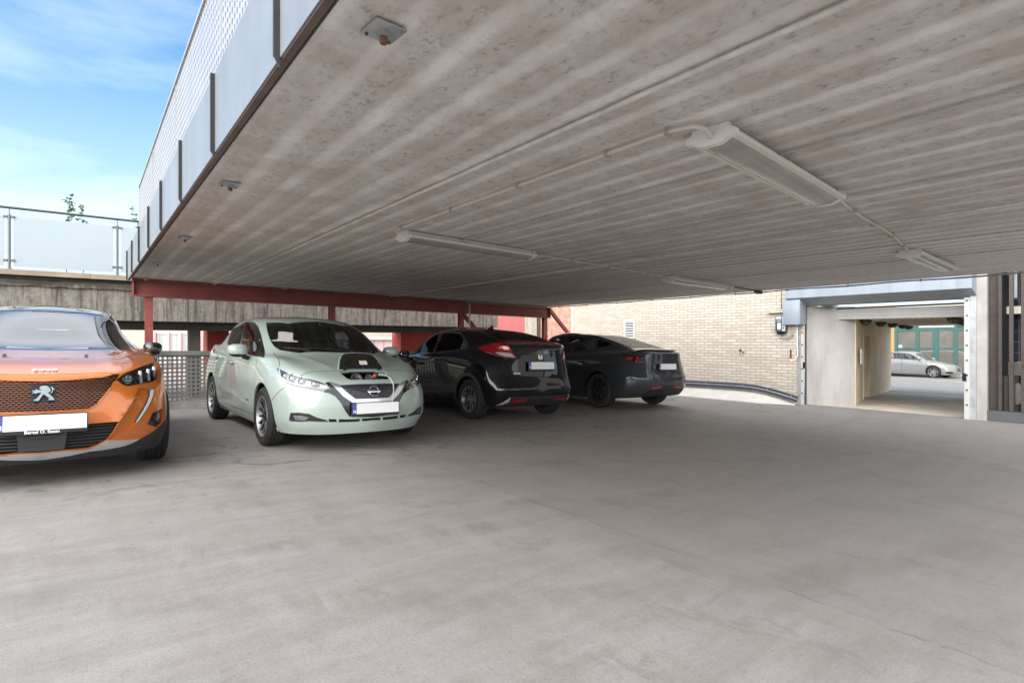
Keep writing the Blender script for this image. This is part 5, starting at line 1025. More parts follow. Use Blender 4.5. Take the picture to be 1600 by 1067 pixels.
def m_soffit():
    N=NT('limed_concrete'); v=N.coord(); x,y,z=N.sep(v)
    vl=N.coord((1,.16,1)); lng=N.noise(vl,2.6,5,.6,.5); mot=N.noise(v,11,8,.72,.2); bl=N.noise(v,1.0,4,.55,.4); fl=N.noise(N.coord((1,.6,1)),34,7,.75,.15)
    c=N.mix(N.ramp(mot,[(.30,g(0)),(.70,g(1))]),(.60,.578,.55,1),(.74,.72,.695,1))
    # rib crests carry pale lime bloom: follows the rib spacing
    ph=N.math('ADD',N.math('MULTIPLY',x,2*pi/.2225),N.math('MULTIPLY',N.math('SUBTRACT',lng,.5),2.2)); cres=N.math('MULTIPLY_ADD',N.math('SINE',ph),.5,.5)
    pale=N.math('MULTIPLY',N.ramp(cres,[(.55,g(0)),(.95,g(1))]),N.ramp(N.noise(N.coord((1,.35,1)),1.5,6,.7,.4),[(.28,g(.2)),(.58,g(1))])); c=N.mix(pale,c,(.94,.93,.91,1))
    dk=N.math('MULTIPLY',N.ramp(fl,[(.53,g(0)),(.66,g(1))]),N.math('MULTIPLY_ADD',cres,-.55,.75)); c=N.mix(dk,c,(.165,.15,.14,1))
    warm=N.ramp(N.noise(v,.6,3,.5),[(.5,g(0)),(.8,g(.35))]); c=N.mix(warm,c,(.52,.455,.40,1))
    rust=N.math('MULTIPLY',N.ramp(N.math('SUBTRACT',x,.6),[(.0,g(.55)),(.55,g(0))]),N.ramp(N.noise(v,3.0,5,.6),[(.4,g(.2)),(.7,g(1))])); c=N.mix(rust,c,(.40,.30,.25,1))
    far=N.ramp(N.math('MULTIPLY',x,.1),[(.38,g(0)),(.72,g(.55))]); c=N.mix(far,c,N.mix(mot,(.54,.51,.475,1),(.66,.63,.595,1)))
    N.pb(Base_Color=c,Roughness=.62,Specular_IOR_Level=.3,Normal=N.bump(N.math('ADD',N.math('MULTIPLY',fl,.6),mot),.45,.010)); return N.m
def m_board_concrete():
    N=NT('board_marked_concrete'); v=N.coord(); x,y,z=N.sep(v)
    bd=N.noise(N.coord((7,.2,.35)),1.0,2,.4); run=N.noise(N.coord((9,1,.7)),1.6,5,.65,.5); mot=N.noise(v,14,6,.7); fine=N.noise(v,70,3,.6)
    c=N.mix(N.ramp(bd,[(.35,g(0)),(.65,g(1))]),(.135,.12,.098,1),(.235,.213,.18,1)); c=N.mix(N.ramp(mot,[(.38,g(0)),(.62,g(.85))]),c,(.31,.28,.235,1)); c=N.mix(N.ramp(run,[(.46,g(0)),(.64,g(.9))]),c,(.065,.055,.044,1)); c=N.mix(N.ramp(fine,[(.35,g(.5)),(.5,g(0))]),c,(.09,.08,.065,1))
    moss=N.math('MULTIPLY',N.ramp(N.math('ADD',z,N.math('MULTIPLY',N.math('SUBTRACT',mot,.5),.22)),[(.53,g(0)),(.60,g(1))]),N.ramp(N.noise(v,5,5,.65),[(.26,g(0)),(.46,g(1))])); c=N.mix(moss,c,N.mix(fine,(.026,.021,.014,1),(.078,.064,.042,1)))
    N.pb(Base_Color=c,Roughness=.85,Normal=N.bump(N.math('ADD',bd,N.math('MULTIPLY',mot,.5)),.7,.012)); return N.m
def m_brick(name,c1,c2,mo,bw=.25,bh=.0708,mort=.0075,swap=True,dirt=True,weather=.0):
    N=NT(name); v=N.coord(); x,y,z=N.sep(v); cb=N.n('CombineXYZ'); N.set(cb.inputs[0],y); N.set(cb.inputs[1],z); wob=N.noise(v,2.2,3,.5)
    br=N.n('TexBrick'); N.set(br.inputs['Vector'],cb.outputs[0]); br.offset=.5
    br.inputs['Color1'].default_value=(*c1,1); br.inputs['Color2'].default_value=(*c2,1); br.inputs['Mortar'].default_value=(*mo,1); br.inputs['Scale'].default_value=1
    br.inputs['Mortar Size'].default_value=mort; br.inputs['Mortar Smooth'].default_value=.12; br.inputs['Bias'].default_value=0; br.inputs['Brick Width'].default_value=bw; br.inputs['Row Height'].default_value=bh
    mot=N.noise(v,18,5,.65); fine=N.noise(v,120,3,.6); c=N.mix(N.math('MULTIPLY',mot,.35),br.outputs[0],tuple(q*.72 for q in c1)+(1,))
    c=N.mix(N.ramp(fine,[(.36,g(.35)),(.5,g(0))]),c,tuple(q*.5 for q in c1)+(1,))
    if dirt:
        low=N.math('MULTIPLY',N.ramp(N.math('ADD',z,N.math('MULTIPLY',wob,.5)),[(.0,g(.8)),(.62,g(0))]),N.ramp(N.noise(v,1.6,4,.6),[(.3,g(.2)),(.65,g(1))])); c=N.mix(low,c,N.mix(mot,(.30,.215,.14,1),(.42,.33,.23,1)))
        up=N.math('MULTIPLY',N.ramp(z,[(1.4,g(0)),(2.3,g(.5))]),N.ramp(N.noise(N.coord((1,2.2,.4)),1.4,4,.6),[(.4,g(0)),(.65,g(1))])); c=N.mix(up,c,(.56,.52,.46,1))
    if weather>0: c=N.mix(N.ramp(N.noise(v,7,6,.7),[(.42,g(0)),(.62,g(weather))]),c,(.55,.42,.34,1))
    N.pb(Base_Color=c,Roughness=.82,Normal=N.bump(N.math('ADD',N.math('MULTIPLY',br.outputs[1],-1.0),N.math('MULTIPLY',mot,.25)),.6,.008)); return N.m
def m_plain(name,c,rough=.8,var=.18,sc_=3,streak=.0,bump=.25,metal=0,sdir=(6,6,.5)):
    N=NT(name); v=N.coord(); a=N.noise(v,sc_,6,.62,.5); f=N.noise(v,sc_*14,4,.6)
    col=N.mix(N.ramp(a,[(.28,g(0)),(.72,g(1))]),tuple(q*(1-var) for q in c)+(1,),tuple(min(1,q*(1+var)) for q in c)+(1,))
    if streak>0: col=N.mix(N.ramp(N.noise(N.coord(sdir),1.0,5,.6,.4),[(.45,g(0)),(.7,g(streak))]),col,tuple(q*.45 for q in c)+(1,))
    col=N.mix(N.math('MULTIPLY',f,.18),col,tuple(q*.6 for q in c)+(1,))
    N.pb(Base_Color=col,Roughness=N.math('MULTIPLY_ADD',a,.2,rough-.1,clamp=True),Metallic=metal,Normal=N.bump(N.math('ADD',a,N.math('MULTIPLY',f,.5)),bump,.006)); return N.m
M_GALV=m_plain('galvanised_steel',(.46,.475,.49),.42,.22,7,.25,.08,.55)
M_BLUEGREY=m_plain('blue_grey_sheet',(.29,.335,.385),.38,.08,2.5,.30,.05,.1)
M_RED=m_plain('red_oxide_paint',(.31,.078,.066),.55,.22,3.5,.45,.15,0,(1.2,1.2,5))
M_DARKST=m_plain('dark_bracket_paint',(.022,.022,.023),.45,.3,9,0,.1)
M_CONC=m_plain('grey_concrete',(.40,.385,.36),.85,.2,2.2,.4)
M_CONCD=m_plain('dark_damp_concrete',(.075,.066,.055),.85,.35,3,.5)
M_BEIGE=m_plain('warm_beige_concrete',(.74,.62,.44),.8,.18,1.6,.45,.2)
M_WHITE=m_plain('white_enamel',(.52,.52,.505),.35,.06,5,.12,.03)
M_SOFFW=m_plain('pale_soffit',(.80,.76,.69),.7,.12,2,.2)
M_DKVOID=m_plain('unlit_void_black',(.006,.006,.007),.9,.3,2)
M_INOX=simple('brushed_steel_rail',(.17,.165,.155),.42,.5,vs=30,var=.12)
# ---------------------------------------------------------------- ground
gm=MB(); L=420.; gm.add([(-L,-L,0),(L,-L,0),(L,L,0),(-L,L,0)],[(0,1,2,3)])
ground=gm.build('ground',m_ground()); ground.location=(0,0,-CAM_H); ground.rotation_euler=(0,-math.atan(GS),AX)
ground.rotation_mode='XYZ'; ground.matrix_world=Matrix.Translation((0,0,-CAM_H))@Matrix.Rotation(AX,4,'Z')@Matrix.Rotation(-math.atan(GS),4,'Y'); tag(ground,kind='structure')
def sheet(name,pts,mat,lift=.004):
    m=MB(); z0=gz(sum(p[0] for p in pts)/len(pts)); 
    m.add([(s,t,gz(s)+lift) for s,t in pts],[tuple(range(len(pts)))]); c=(sum(p[0] for p in pts)/len(pts),sum(p[1] for p in pts)/len(pts),z0)
    return tag(bo(m,name,mat,None,c),kind='structure')
M_PASS=m_plain('pale_poured_floor',(.54,.49,.41),.75,.2,1.2,.4,.15,0,(.5,2.4,1))
sheet('passage_floor',[(12.86,2.9),(20.9,2.9),(20.9,7.4),(12.86,6.1)],M_PASS)
M_ASPH=m_plain('street_asphalt',(.225,.213,.198),.85,.15,1.5,.2)
sheet('road',[(21.0,-40),(38.3,-40),(38.3,60),(21.0,60)],M_ASPH)
m=MB()
sheet('pavement',[(20.3,-40),(20.99,-40),(20.99,60),(20.3,60)],m_plain('pavement_slab',(.40,.38,.35),.8,.15,2))
sheet('road_marking',[(32.0,4.0),(32.25,4.0),(32.25,9.0),(32.0,9.0)],m_plain('worn_white_line',(.55,.55,.54),.7,.2,6),.008)
pk=MB(); pk.box(38.3,41.0,-40,60,gz(39.5)-.3,gz(39.5)+.14); tag(bo(pk,'far_pavement',m_plain('far_paving',(.34,.32,.30),.8,.15,2),None,(39.5,10,gz(39.5))),kind='structure')
# ---------------------------------------------------------------- the deck overhead
S0,S1,T0,T1=.585,9.42,.22,11.02
deck=tag(bay('parking_deck',(5.0,4.2,1.0)),'ribbed concrete parking deck overhead, carried on red steel beams, with its grey fascia','parking deck'); DB=(5.0,4.2,1.0)
b=MB(); n=420; xs=np.linspace(S0+.02,S1,n); seams=[S0+1.185+1.1*k for k in range(-1,8)]
ys=np.linspace(T0,T1,14)
for y in ys:
    for x in xs:
        w_=.5+.5*sin(2*pi*x/.2225); h=.0065*w_**1.5
        d=min(abs(x-q) for q in seams)
        b.v.append(Vector((x,y,cz(x)+.012-h)))
for j in range(len(ys)-1):
    for i in range(n-1): a=j*n+i; b.f.append((a,a+n,a+n+1,a+1)); b.m.append(0)
b2=MB(); b2.box(S0+.02,S1,T0,T1,1.04,1.34); 
b2.v=[Vector((v.x,v.y,v.z+CS*v.x)) for v in b2.v]; b.add(b2.v,b2.f,1)
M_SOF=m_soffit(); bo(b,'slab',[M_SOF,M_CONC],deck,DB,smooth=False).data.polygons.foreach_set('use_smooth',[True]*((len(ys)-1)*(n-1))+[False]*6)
for k,q in enumerate(seams[1:]):
    b=MB(); pts=[(q,t,cz(q)-.006+random.uniform(-.0015,.0015)) for t in np.linspace(T0,T1,60)]; b.tube(pts,.011 if k in (0,3) else .006,6)
    bo(b,'joint_seal',m_plain('seal_chalk_%d'%(k%3),(.72,.70,.66) if k%3==0 else (.50,.48,.45),.8,.25,6) if ('seal_chalk_%d'%(k%3)) not in bpy.data.materials else bpy.data.materials['seal_chalk_%d'%(k%3)],deck,DB)
ew=m_plain('slab_edge_wire',(.35,.34,.33),.5,.2,5)
b=MB(); b.tube([(S1+.015,t,cz(S1)-.008-.012*sin(t*2.1)**2) for t in np.linspace(T0,T1,90)],.012,6)
for t in np.arange(-2,10.9,.95): b.tube([(S1+.015,t,cz(S1)+.04),(S1+.02,t,cz(S1)-.035)],.010,6)
bo(b,'edge_cable',ew,deck,DB)
# fascia, brackets, perforated parapet
brk=[.80,2.06,3.30,4.56,5.84,7.07,8.40,9.72,10.93]
ftop=lambda t:1.405+.006*t
M_FASC=m_plain('fascia_grey_blue',(.235,.258,.28),.40,.09,1.4,.35,.05,.15,(4,4,.6))
prev=T0
for q in brk:
    b=MB(); z0=cz(.57)-.012; e=.004
    b.add([(.545,prev+e,z0),(.545,q-e,z0),(.545,q-e,ftop(q)),(.545,prev+e,ftop(prev)),(.568,prev+e,z0),(.568,q-e,z0),(.568,q-e,ftop(q)),(.568,prev+e,ftop(prev))],[(0,3,2,1),(4,5,6,7),(0,1,5,4),(1,2,6,5),(2,3,7,6),(3,0,4,7)])
    bo(b,'fascia_panel',M_FASC,deck,DB); prev=q
b=MB(); b.box(.552,.578,T0,T1,cz(.57)-.018,cz(.57)-.0125); bo(b,'drip_edge',m_plain('rusty_edge',(.13,.095,.08),.7,.3,5),deck,DB)
for q in brk[:-1]+[10.90]:
    b=MB(); z0=cz(.57); b.box(.524,.5445,q-.007,q+.007,z0-.004,ftop(q)-.01); b.box(.535,.5445,q+.0072,q+.05,z0+.01,ftop(q)-.012); b.add([(.524,q-.007,z0-.004),(.524,q+.007,z0-.004),(.545,q+.007,z0-.045),(.545,q-.007,z0-.045),(.5449,q+.007,z0-.004),(.5449,q-.007,z0-.004)],[(0,1,2,3),(0,3,5),(1,4,2),(2,4,5,3)])
    bo(b,'bracket',M_DARKST,deck,DB)
def perf(wd,ht,nx,nz,dia,th=.003):
    b=MB(); px,pz=wd/nx,ht/nz; R_=dia/2; K=8
    for i in range(nx):
        for j in range(nz):
            cx,cy=(i+.5)*px,(j+.5)*pz; o=len(b.v)
            outer=[(px/2,0),(px/2,pz/2),(0,pz/2),(-px/2,pz/2),(-px/2,0),(-px/2,-pz/2),(0,-pz/2),(px/2,-pz/2)]
            for y in (0,th):
                for q in range(8): b.v.append(Vector((cx+outer[q][0],y,cy+outer[q][1])))
                for q in range(16): b.v.append(Vector((cx+R_*cos(2*pi*q/16),y,cy+R_*sin(2*pi*q/16))))
            for q in range(8):
                q2=(q+1)%8
                b.f.append((o+q,o+q2,o+8+(2*q+2)%16,o+8+2*q+1,o+8+2*q)); b.m.append(0)
                b.f.append((o+24+q2,o+24+q,o+32+2*q,o+32+2*q+1,o+32+(2*q+2)%16)); b.m.append(0)
            for q in range(16): q2=(q+1)%16; b.f.append((o+8+q,o+8+q2,o+32+q2,o+32+q)); b.m.append(0)
    return b
M_PERF=m_plain('perforated_white_sheet',(.36,.365,.375),.42,.06,2,.1,.04)
sm=[-.60,1.72,4.04,6.36,8.68]; pb=perf(2.31,1.09,33,16,.044); src=None
for q in sm:
    if src is None: o=src=pb.build('parapet_panel',M_PERF,deck)
    else: o=src.copy(); COL.objects.link(o); o.parent=deck
    o.location=(.710-DB[0],q-DB[1],ftop(q)+.012-DB[2]); o.rotation_euler=(.0029,0,pi/2)
for q in sm[1:]+[10.995]:
    b=MB(); b.box(.735,.775,q-.02,q+.0,1.34,2.52); b.box(.7035,.7085,q-.012,q+.006,1.42,2.52); bo(b,'parapet_post',M_PERF,deck,DB)
b=MB(); b.box(.695,.735,T0,10.99,2.52,2.545); bo(b,'parapet_cap',M_PERF,deck,DB)
for (s,t,r) in [(.77,1.69,.08),(.74,3.94,.05),(.77,6.22,.1),(.74,8.45,.0),(.78,10.72,.1),(2.93,10.72,.1),(5.2,10.72,.1)]:
    b=MB(); z=cz(s)+.002; b.box(-.055,.055,-.055,.055,-.008,.0,0,.002); b.lathe([(0,-.045),(.011,-.045),(.013,-.041),(.013,-.024)],12,1); b.lathe([(.013,-.024),(.021,-.024),(.021,-.008),(0,-.008)],6,0)
    for k in range(2): b.lathe([(0,-.014),(.006,-.014),(.006,-.009)],8,1,'z',(.04*(1 if k else -1),.04,0))
    M=Matrix.Translation((s,t,z))@Matrix.Rotation(r,4,'Z'); b.xf(M); bo(b,'anchor_plate',[M_GALV,m_plain('rusty_bolt',(.16,.08,.045),.75,.3,20)],deck,DB,auto=40)
# ---------------------------------------------------------------- steel frame under the deck
b=MB(); tb=10.72; z=lambda s:cz(s)-.004
def slope_box(b,s0,s1,t0,t1,ztop,h,mi=0):
    b.add([(s,t,ztop(s)-(0 if k else h)) for s in (s0,s1) for t in (t0,t1) for k in (0,1)],[(0,1,3,2),(4,6,7,5),(0,4,5,1),(2,3,7,6),(0,2,6,4),(1,5,7,3)],mi)
slope_box(b,.60,9.55,10.78,10.98,lambda s:cz(s)+.001,.031); slope_box(b,.60,9.55,10.78,10.98,lambda s:cz(s)-.262,.014); slope_box(b,.60,9.55,10.872,10.888,lambda s:cz(s)-.030,.232)
for s in (.61,9.52): slope_box(b,s,s+.012,10.79,10.97,lambda q:cz(q)-.031,.230)
tag(bo(b,'steel_beam',M_RED,None,(5,10.88,.75)),'long red oxide steel beam under the back edge of the deck','beam')
cl=['first red steel column behind the orange car','red steel column rising behind the roof of the mint green car','red steel column behind the black hatchback, with a slanting brace','red steel column at the far end of the beam, bracing towards the brick wall']
for k,s in enumerate((.83,3.86,6.86,9.40)):
    c=tag(bay('steel_column',(s,10.88,gz(s))),cl[k],'column','red columns under the beam'); B=(s,10.88,gz(s)); zt=cz(s)-.277
    b=MB(); h=.055; b.box(s-h,s+h,10.83,10.838,gz(s)+.012,zt); b.box(s-h,s+h,10.922,10.93,gz(s)+.012,zt); b.box(s-.005,s+.005,10.8382,10.9218,gz(s)+.012,zt); bo(b,'shaft',M_RED,c,B)
    b=MB(); b.box(s-.10,s+.10,10.78,10.98,gz(s)-.01,gz(s)+.0115); bo(b,'base_plate',M_RED,c,B)
    if k>=2:
        b=MB(); e=(s+.52,s+1.05)[k-2]; z0=cz(s)-.29 if k==2 else cz(s)-.05; z1=z0-.52 if k==2 else z0-.85; s_=s+.06 if k==2 else s+.16
        v=Vector((e-s_,0,z1-z0)).normalized(); nn=Vector((-v.z,0,v.x))*.04
        if k==2: e=s_+1.0; z1=z0-1.0
        else: e=s_+1.9; z1=z0-1.75
        b.add([Vector((s_,t,z0))+nn*q for t in (10.84,10.92) for q in (-1,1)]+[Vector((e,t,z1))+nn*q for t in (10.84,10.92) for q in (-1,1)],[(0,1,3,2),(4,6,7,5),(0,4,5,1),(2,3,7,6),(0,2,6,4),(1,5,7,3)]); bo(b,'brace',M_RED,c,B)
b=MB(); b.tube([(6.98,10.70,cz(7)-.05),(6.98,10.70,-1.26)],.018,10); 
for zz in (.3,-.3): b.tube([(6.98,10.70,zz),(6.98,10.83,zz)],.008,6)
tag(bo(b,'conduit_pipe',M_WHITE,None,(6.98,10.7,-1.27),auto=50),'pale upright conduit pipe in front of the braced red column','pipe')
b=MB(); b.tube([(6.9+q*.26,10.74,cz(6.9+q*.26)-.022) for q in range(11)],.012,8); tag(bo(b,'conduit_pipe',M_WHITE,None,(8.2,10.74,.88),auto=50),'thin white conduit lying along the top of the red beam','pipe')
# ---------------------------------------------------------------- perforated guard along the back
gu=tag(bay('guard_fence',(4,11.05,gz(4))),'grey perforated metal guard fence between the orange and the mint green cars','fence'); GB=(4,11.05,gz(4))
M_GUARD=m_plain('guard_grey_sheet',(.30,.30,.295),.45,.1,2,.2,.04,.3)
pg=perf(2.03,.84,29,12,.045); src=None
for k in range(5):
    s=-1.1+2.07*k
    if src is None: o=src=pg.build('fence_panel',M_GUARD,gu)
    else: o=src.copy(); COL.objects.link(o); o.parent=gu
    o.location=(s-GB[0],0,-1.0-GS*0+GS*(s+1.0)*.6-GB[2]+.01)
    b=MB(); b.box(s+2.035,s+2.065,11.03,11.07,gz(s)+.0,-.22+GS*.6*(s+1)); bo(b,'fence_post',M_GUARD,gu,GB)
b=MB(); slope_box(b,-1.15,9.3,10.99,11.10,lambda s:-.125+GS*.6*(s+1.2),.075); bo(b,'top_rail',M_GUARD,gu,GB)
b=MB(); slope_box(b,-1.15,9.3,10.98,11.06,lambda s:-.985+GS*.6*(s+1.2),.05); bo(b,'base_rail',M_GALV,gu,GB)
b=MB(); slope_box(b,-3.5,9.4,10.93,11.25,lambda s:gz(s)+.085,.30); tag(bo(b,'kerb',M_CONC,None,(3,11,gz(3)-.1)),kind='structure')
# ---------------------------------------------------------------- raised terrace behind
b=MB(); n=14
for k in range(n):
    s=-5+k*1.01; b.box(s,s+1.004,12.5,12.75,.385,1.035+.004*sin(k*7)); 
sp=MB(); sp.box(-6,9.09,12.5,12.85,.385,1.045); 
# rough crumbly top
bm=bmesh.new()
M_BC=m_board_concrete()
tw=tag(bay('terrace_wall',(1.5,12.6,.385)),'weathered board marked concrete spandrel with a mossy top edge','concrete wall'); TB=(1.5,12.6,.385)
bo(sp,'spandrel',M_BC,tw,TB)
b=MB(); nn_=150; xs=np.linspace(-6,9.09,nn_); rr=random.Random(3)
hh=[.10+.016*rr.random()+.012*sin(x*3.1) for x in xs]
for i,x in enumerate(xs): b.v+=[Vector((x,12.465-.02*rr.random(),.955-.02*rr.random())),Vector((x,12.455-.02*rr.random(),.965+hh[i]*.5)),Vector((x,12.50,.955+hh[i])),Vector((x,12.83,.965+hh[i]))]
for i in range(nn_-1):
    for k in range(3): a=4*i+k; b.f.append((a,a+4,a+5,a+1)); b.m.append(0)
bo(b,'coping',M_BC,tw,TB,auto=60)
b=MB(); b.box(-6,9.05,12.98,13.3,.225,.37); bo(b,'downstand_beam',M_CONCD,tw,TB)
for s in (1.78,-2.6,5.2): 
    b=MB(); b.box(s-.10,s+.10,12.95,13.22,gz(s)-.4,.2245); bo(b,'pier',M_CONCD,tw,TB)
b=MB(); b.box(-6,9.05,12.86,15.4,.375,.40); bo(b,'terrace_soffit',M_CONCD,tw,TB)
wd=m_plain('grey_timber',(.34,.27,.19),.8,.25,2.5,.35,.2,0,(.6,6,9))
for a,e in ((-6,-1.9),(-1.895,.07),(.075,.95)):
    b=MB(); b.box(a,e,12.40,12.44,1.115,1.20); tag(bo(b,'timber_board',wd,None,((a+e)/2,12.42,1.115)),{-6:'long grey timber edging board under the frosted glass, the end nearest the camera',-1.895:'grey timber edging board below the whole frosted glass panel',.075:'short yellower timber edging board running in behind the deck fascia'}[a],'board','edging boards of the terrace')
b=MB(); b.box(-6,.95,12.445,12.85,1.125,1.205); b.box(-6,.95,12.52,12.83,1.06,1.1245); tag(bo(b,'terrace_paving',M_CONCD,None,(-2.5,12.6,1.125)),kind='structure')  # lower box is dark filler, added where a shaded gap would show
bl=tag(bay('glass_railing',(-1,12.55,1.205)),'frosted glass railing with steel posts on the raised terrace','railing'); RB=(-1,12.55,1.205)
def frosted():
    N=NT('frosted_glass'); tr=N.n('BsdfTranslucent',Color=(.84,.885,.90,1)); df=N.n('BsdfPrincipled'); df.inputs['Base Color'].default_value=(.55,.60,.62,1); df.inputs['Roughness'].default_value=.18
    v=N.coord(); m=N.n('MixShader'); N.set(m.inputs[0],N.math('MULTIPLY_ADD',N.noise(v,1.5,3,.5),.2,.40)); N.set(m.inputs[1],df.outputs[0]); N.set(m.inputs[2],tr.outputs[0]); N.t.links.new(m.outputs[0],N.out.inputs[0]); return N.m
FG=frosted(); posts=[-2.49,-1.01,.47,1.95]
for p in posts:
    b=MB(); b.tube([(p,12.55,1.205),(p,12.55,2.13)],.021,12); b.tube([(p,12.55,2.13),(p,12.55,2.24)],.008,8); b.lathe([(0,.014),(.045,.014),(.05,.0)],16,0,'z',(p,12.55,1.205)); po=bo(b,'post',M_INOX,bl,RB,auto=40)
    for zz in (1.36,2.09):
        for sd_ in (-1,1):
            b=MB(); b.box(min(p+sd_*.018,p+sd_*.075),max(p+sd_*.018,p+sd_*.075),12.53,12.57,zz-.02,zz+.02,0,.006); b.v=[v-Vector(RB) for v in b.v]; b.build('clamp',M_INOX,po)
for a,e in zip(posts[:-1],posts[1:]):
    b=MB(); b.box(a+.058,e-.058,12.546,12.554,1.27,2.115); bo(b,'glass_panel',FG,bl,RB)
b=MB(); b.box(posts[0]-1.4,posts[0]-.058,12.546,12.554,1.27,2.115); bo(b,'glass_panel',FG,bl,RB)
b=MB(); b.tube([(-5,12.55,2.245),(2.5,12.55,2.245)],.021,12); bo(b,'handrail',simple('handrail_dark_steel',(.10,.10,.10),.35,.7,vs=20,var=.15),bl,RB,auto=50)
# ---------------------------------------------------------------- sapling tops over the railing
M_LEAF=simple('leaf_green',(.12,.20,.06),.55,vs=9,var=.5); M_STEM=simple('twig_brown',(.09,.06,.035),.8,vs=9,var=.3)
def sapling(s,t,z0,z1,lab,n,seed,spread):
    r=random.Random(seed); root=tag(bay('sapling',(s,t,z0)),lab,'plant','saplings behind the railing'); B=(s,t,z0)
    st=MB(); lv=MB(); k=9; pts=[Vector((s+.05*sin(i*.8+seed),t+.03*cos(i),z0+(z1-z0)*i/k)) for i in range(k+1)]; st.tube(pts,.006,6,0,True,[.008-.0006*i for i in range(k+1)])
    for i in range(n):
        q=.45+.55*(i+.5)/n; p=pts[0].lerp(pts[-1],q); p=Vector((p.x+.05*sin(q*k*.8+seed),p.y,p.z)); a=r.uniform(0,6.28); l=spread*(1.25-q)*r.uniform(.5,1.2)
        e=p+Vector((cos(a)*l,sin(a)*l,r.uniform(.02,.10))); st.tube([p,p.lerp(e,.5)+Vector((0,0,.02)),e],.003,5)
        for j in range(6):
            f=r.uniform(.35,1.1); c=p.lerp(e,f); d=Vector((r.uniform(-1,1),r.uniform(-1,1),r.uniform(-.5,.25))).normalized(); w=d.cross(Vector((r.uniform(-.4,.4),r.uniform(-.4,.4),1))).normalized(); ll=r.uniform(.045,.075); ww=ll*.30; up=d.cross(w)*.010
            b0=len(lv.v); lv.v+=[c,c+d*ll*.35+w*ww+up,c+d*ll*.75+w*ww*.7+up,c+d*ll,c+d*ll*.75-w*ww*.7+up,c+d*ll*.35-w*ww+up,c+d*ll*.55-up]; lv.f+=[(b0,b0+1,b0+6),(b0+1,b0+2,b0+6),(b0+2,b0+3,b0+6),(b0+3,b0+4,b0+6),(b0+4,b0+5,b0+6),(b0+5,b0,b0+6)]; lv.m+=[0]*6
    bo(st,'stem',M_STEM,root,B,auto=60); bo(lv,'foliage',M_LEAF,root,B,auto=40)
sapling(-.30,13.4,1.21,2.74,'tallest leafy sapling showing above the steel handrail',20,2,.22)
sapling(.00,13.5,1.21,2.62,'smaller leafy sapling right beside the tallest one above the handrail',14,5,.22)
sapling(.80,13.4,1.21,2.62,'slender sapling showing between the handrail and the perforated parapet',9,9,.12)
# ---------------------------------------------------------------- buildings seen under the terrace
M_PINK=m_plain('pink_white_render',(.68,.56,.54),.8,.06,1.5,.1); M_CREAM=m_plain('cream_render',(.74,.68,.52),.8,.06,1.5,.1); M_REDW=m_plain('red_render',(.46,.072,.055),.75,.12,2,.15)
M_FRAMEW=m_plain('white_window_frame',(.74,.72,.70),.5,.05,5); 
def m_curtain():
    N=NT('net_curtain'); v=N.coord(); x,y,z=N.sep(v); n_=N.noise(N.coord((22,1,.6)),1.0,3,.5); N.pb(Base_Color=N.mix(N.ramp(n_,[(.35,g(0)),(.65,g(1))]),(.50,.50,.48,1),(.78,.78,.76,1)),Roughness=.4); return N.m
M_CURT=m_curtain()
bd=tag(bay('terrace_house',(4,20.5,-1.3)),'pink and cream rendered house with white windows seen beneath the terrace','house'); HB=(4,20.5,-1.3)
b=MB(); b.box(-9,1.42,20,24,-1.6,1.3); bo(b,'cream_wall',M_CREAM,bd,HB)
b=MB(); b.box(1.425,14,20.02,24,-1.6,1.3); bo(b,'pink_wall',M_PINK,bd,HB)
def window(root,HB,s0,s1,z0,z1,t,nm,cols,fr,pane,trans=True):
    b=MB(); f=.035; b.box(s0,s1,t-.05,t-.002,z0,z0+f); b.box(s0,s1,t-.05,t-.002,z1-f,z1); b.box(s0,s0+f,t-.05,t-.002,z0+f,z1-f); b.box(s1-f,s1,t-.05,t-.002,z0+f,z1-f)
    for k in range(1,cols): x=s0+(s1-s0)*k/cols; b.box(x-.02,x+.02,t-.05,t-.002,z0+f,z1-f)
    w_=bo(b,'window',fr,root,HB)
    p=MB(); p.box(s0+f,s1-f,t-.028,t-.022,z0+f,z1-f); p.v=[v-Vector(HB) for v in p.v]; p.build('pane',pane,w_)
    g_=MB()
    for k in range(cols):
        a=s0+(s1-s0)*k/cols+.03; e=s0+(s1-s0)*(k+1)/cols-.03
        for q in (.33,.66): zz=z0+(z1-z0)*q; g_.box(a,e,t-.034,t-.029,zz-.006,zz+.006)
    g_.v=[v-Vector(HB) for v in g_.v]; g_.build('glazing_bar',fr,w_)
for a,e in ((1.74,2.05),(2.07,2.37),(2.40,2.68)): window(bd,HB,a,e,-.75,.26,20.02,'w',1,M_FRAMEW,M_CURT)
M_RP=m_plain('rose_frame_paint',(.50,.22,.21),.6,.1,4)
for x in (1.71,2.06,2.385,2.70): b=MB(); b.box(x-.012,x+.012,19.95,20.015,-.75,.27); bo(b,'mullion',M_RP,bd,HB)
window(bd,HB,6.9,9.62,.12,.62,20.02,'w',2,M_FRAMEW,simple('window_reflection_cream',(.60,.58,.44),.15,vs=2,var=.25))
b=MB(); b.box(6.7,9.75,19.93,20.01,.06,.11); bo(b,'window_sill',M_FRAMEW,bd,HB)
b=MB()
for x in np.arange(6.6,10.4,.42): b.box(x,x+.012,20.006,20.018,-.9,.05)
bo(b,'board_joint',M_RP,bd,HB)
for (a,e,lab) in ((2.32,2.79,'red rendered pier beside the dark concrete pier'),(7.38,8.62,'broad red rendered pier behind the windscreen of the black hatchback')):
    b=MB(); b.box(a,e,15,15.6,gz(a)-.3,.372); tag(bo(b,'red_pier',M_REDW,None,((a+e)/2,15.3,gz(a)-.3)),lab,'pier')
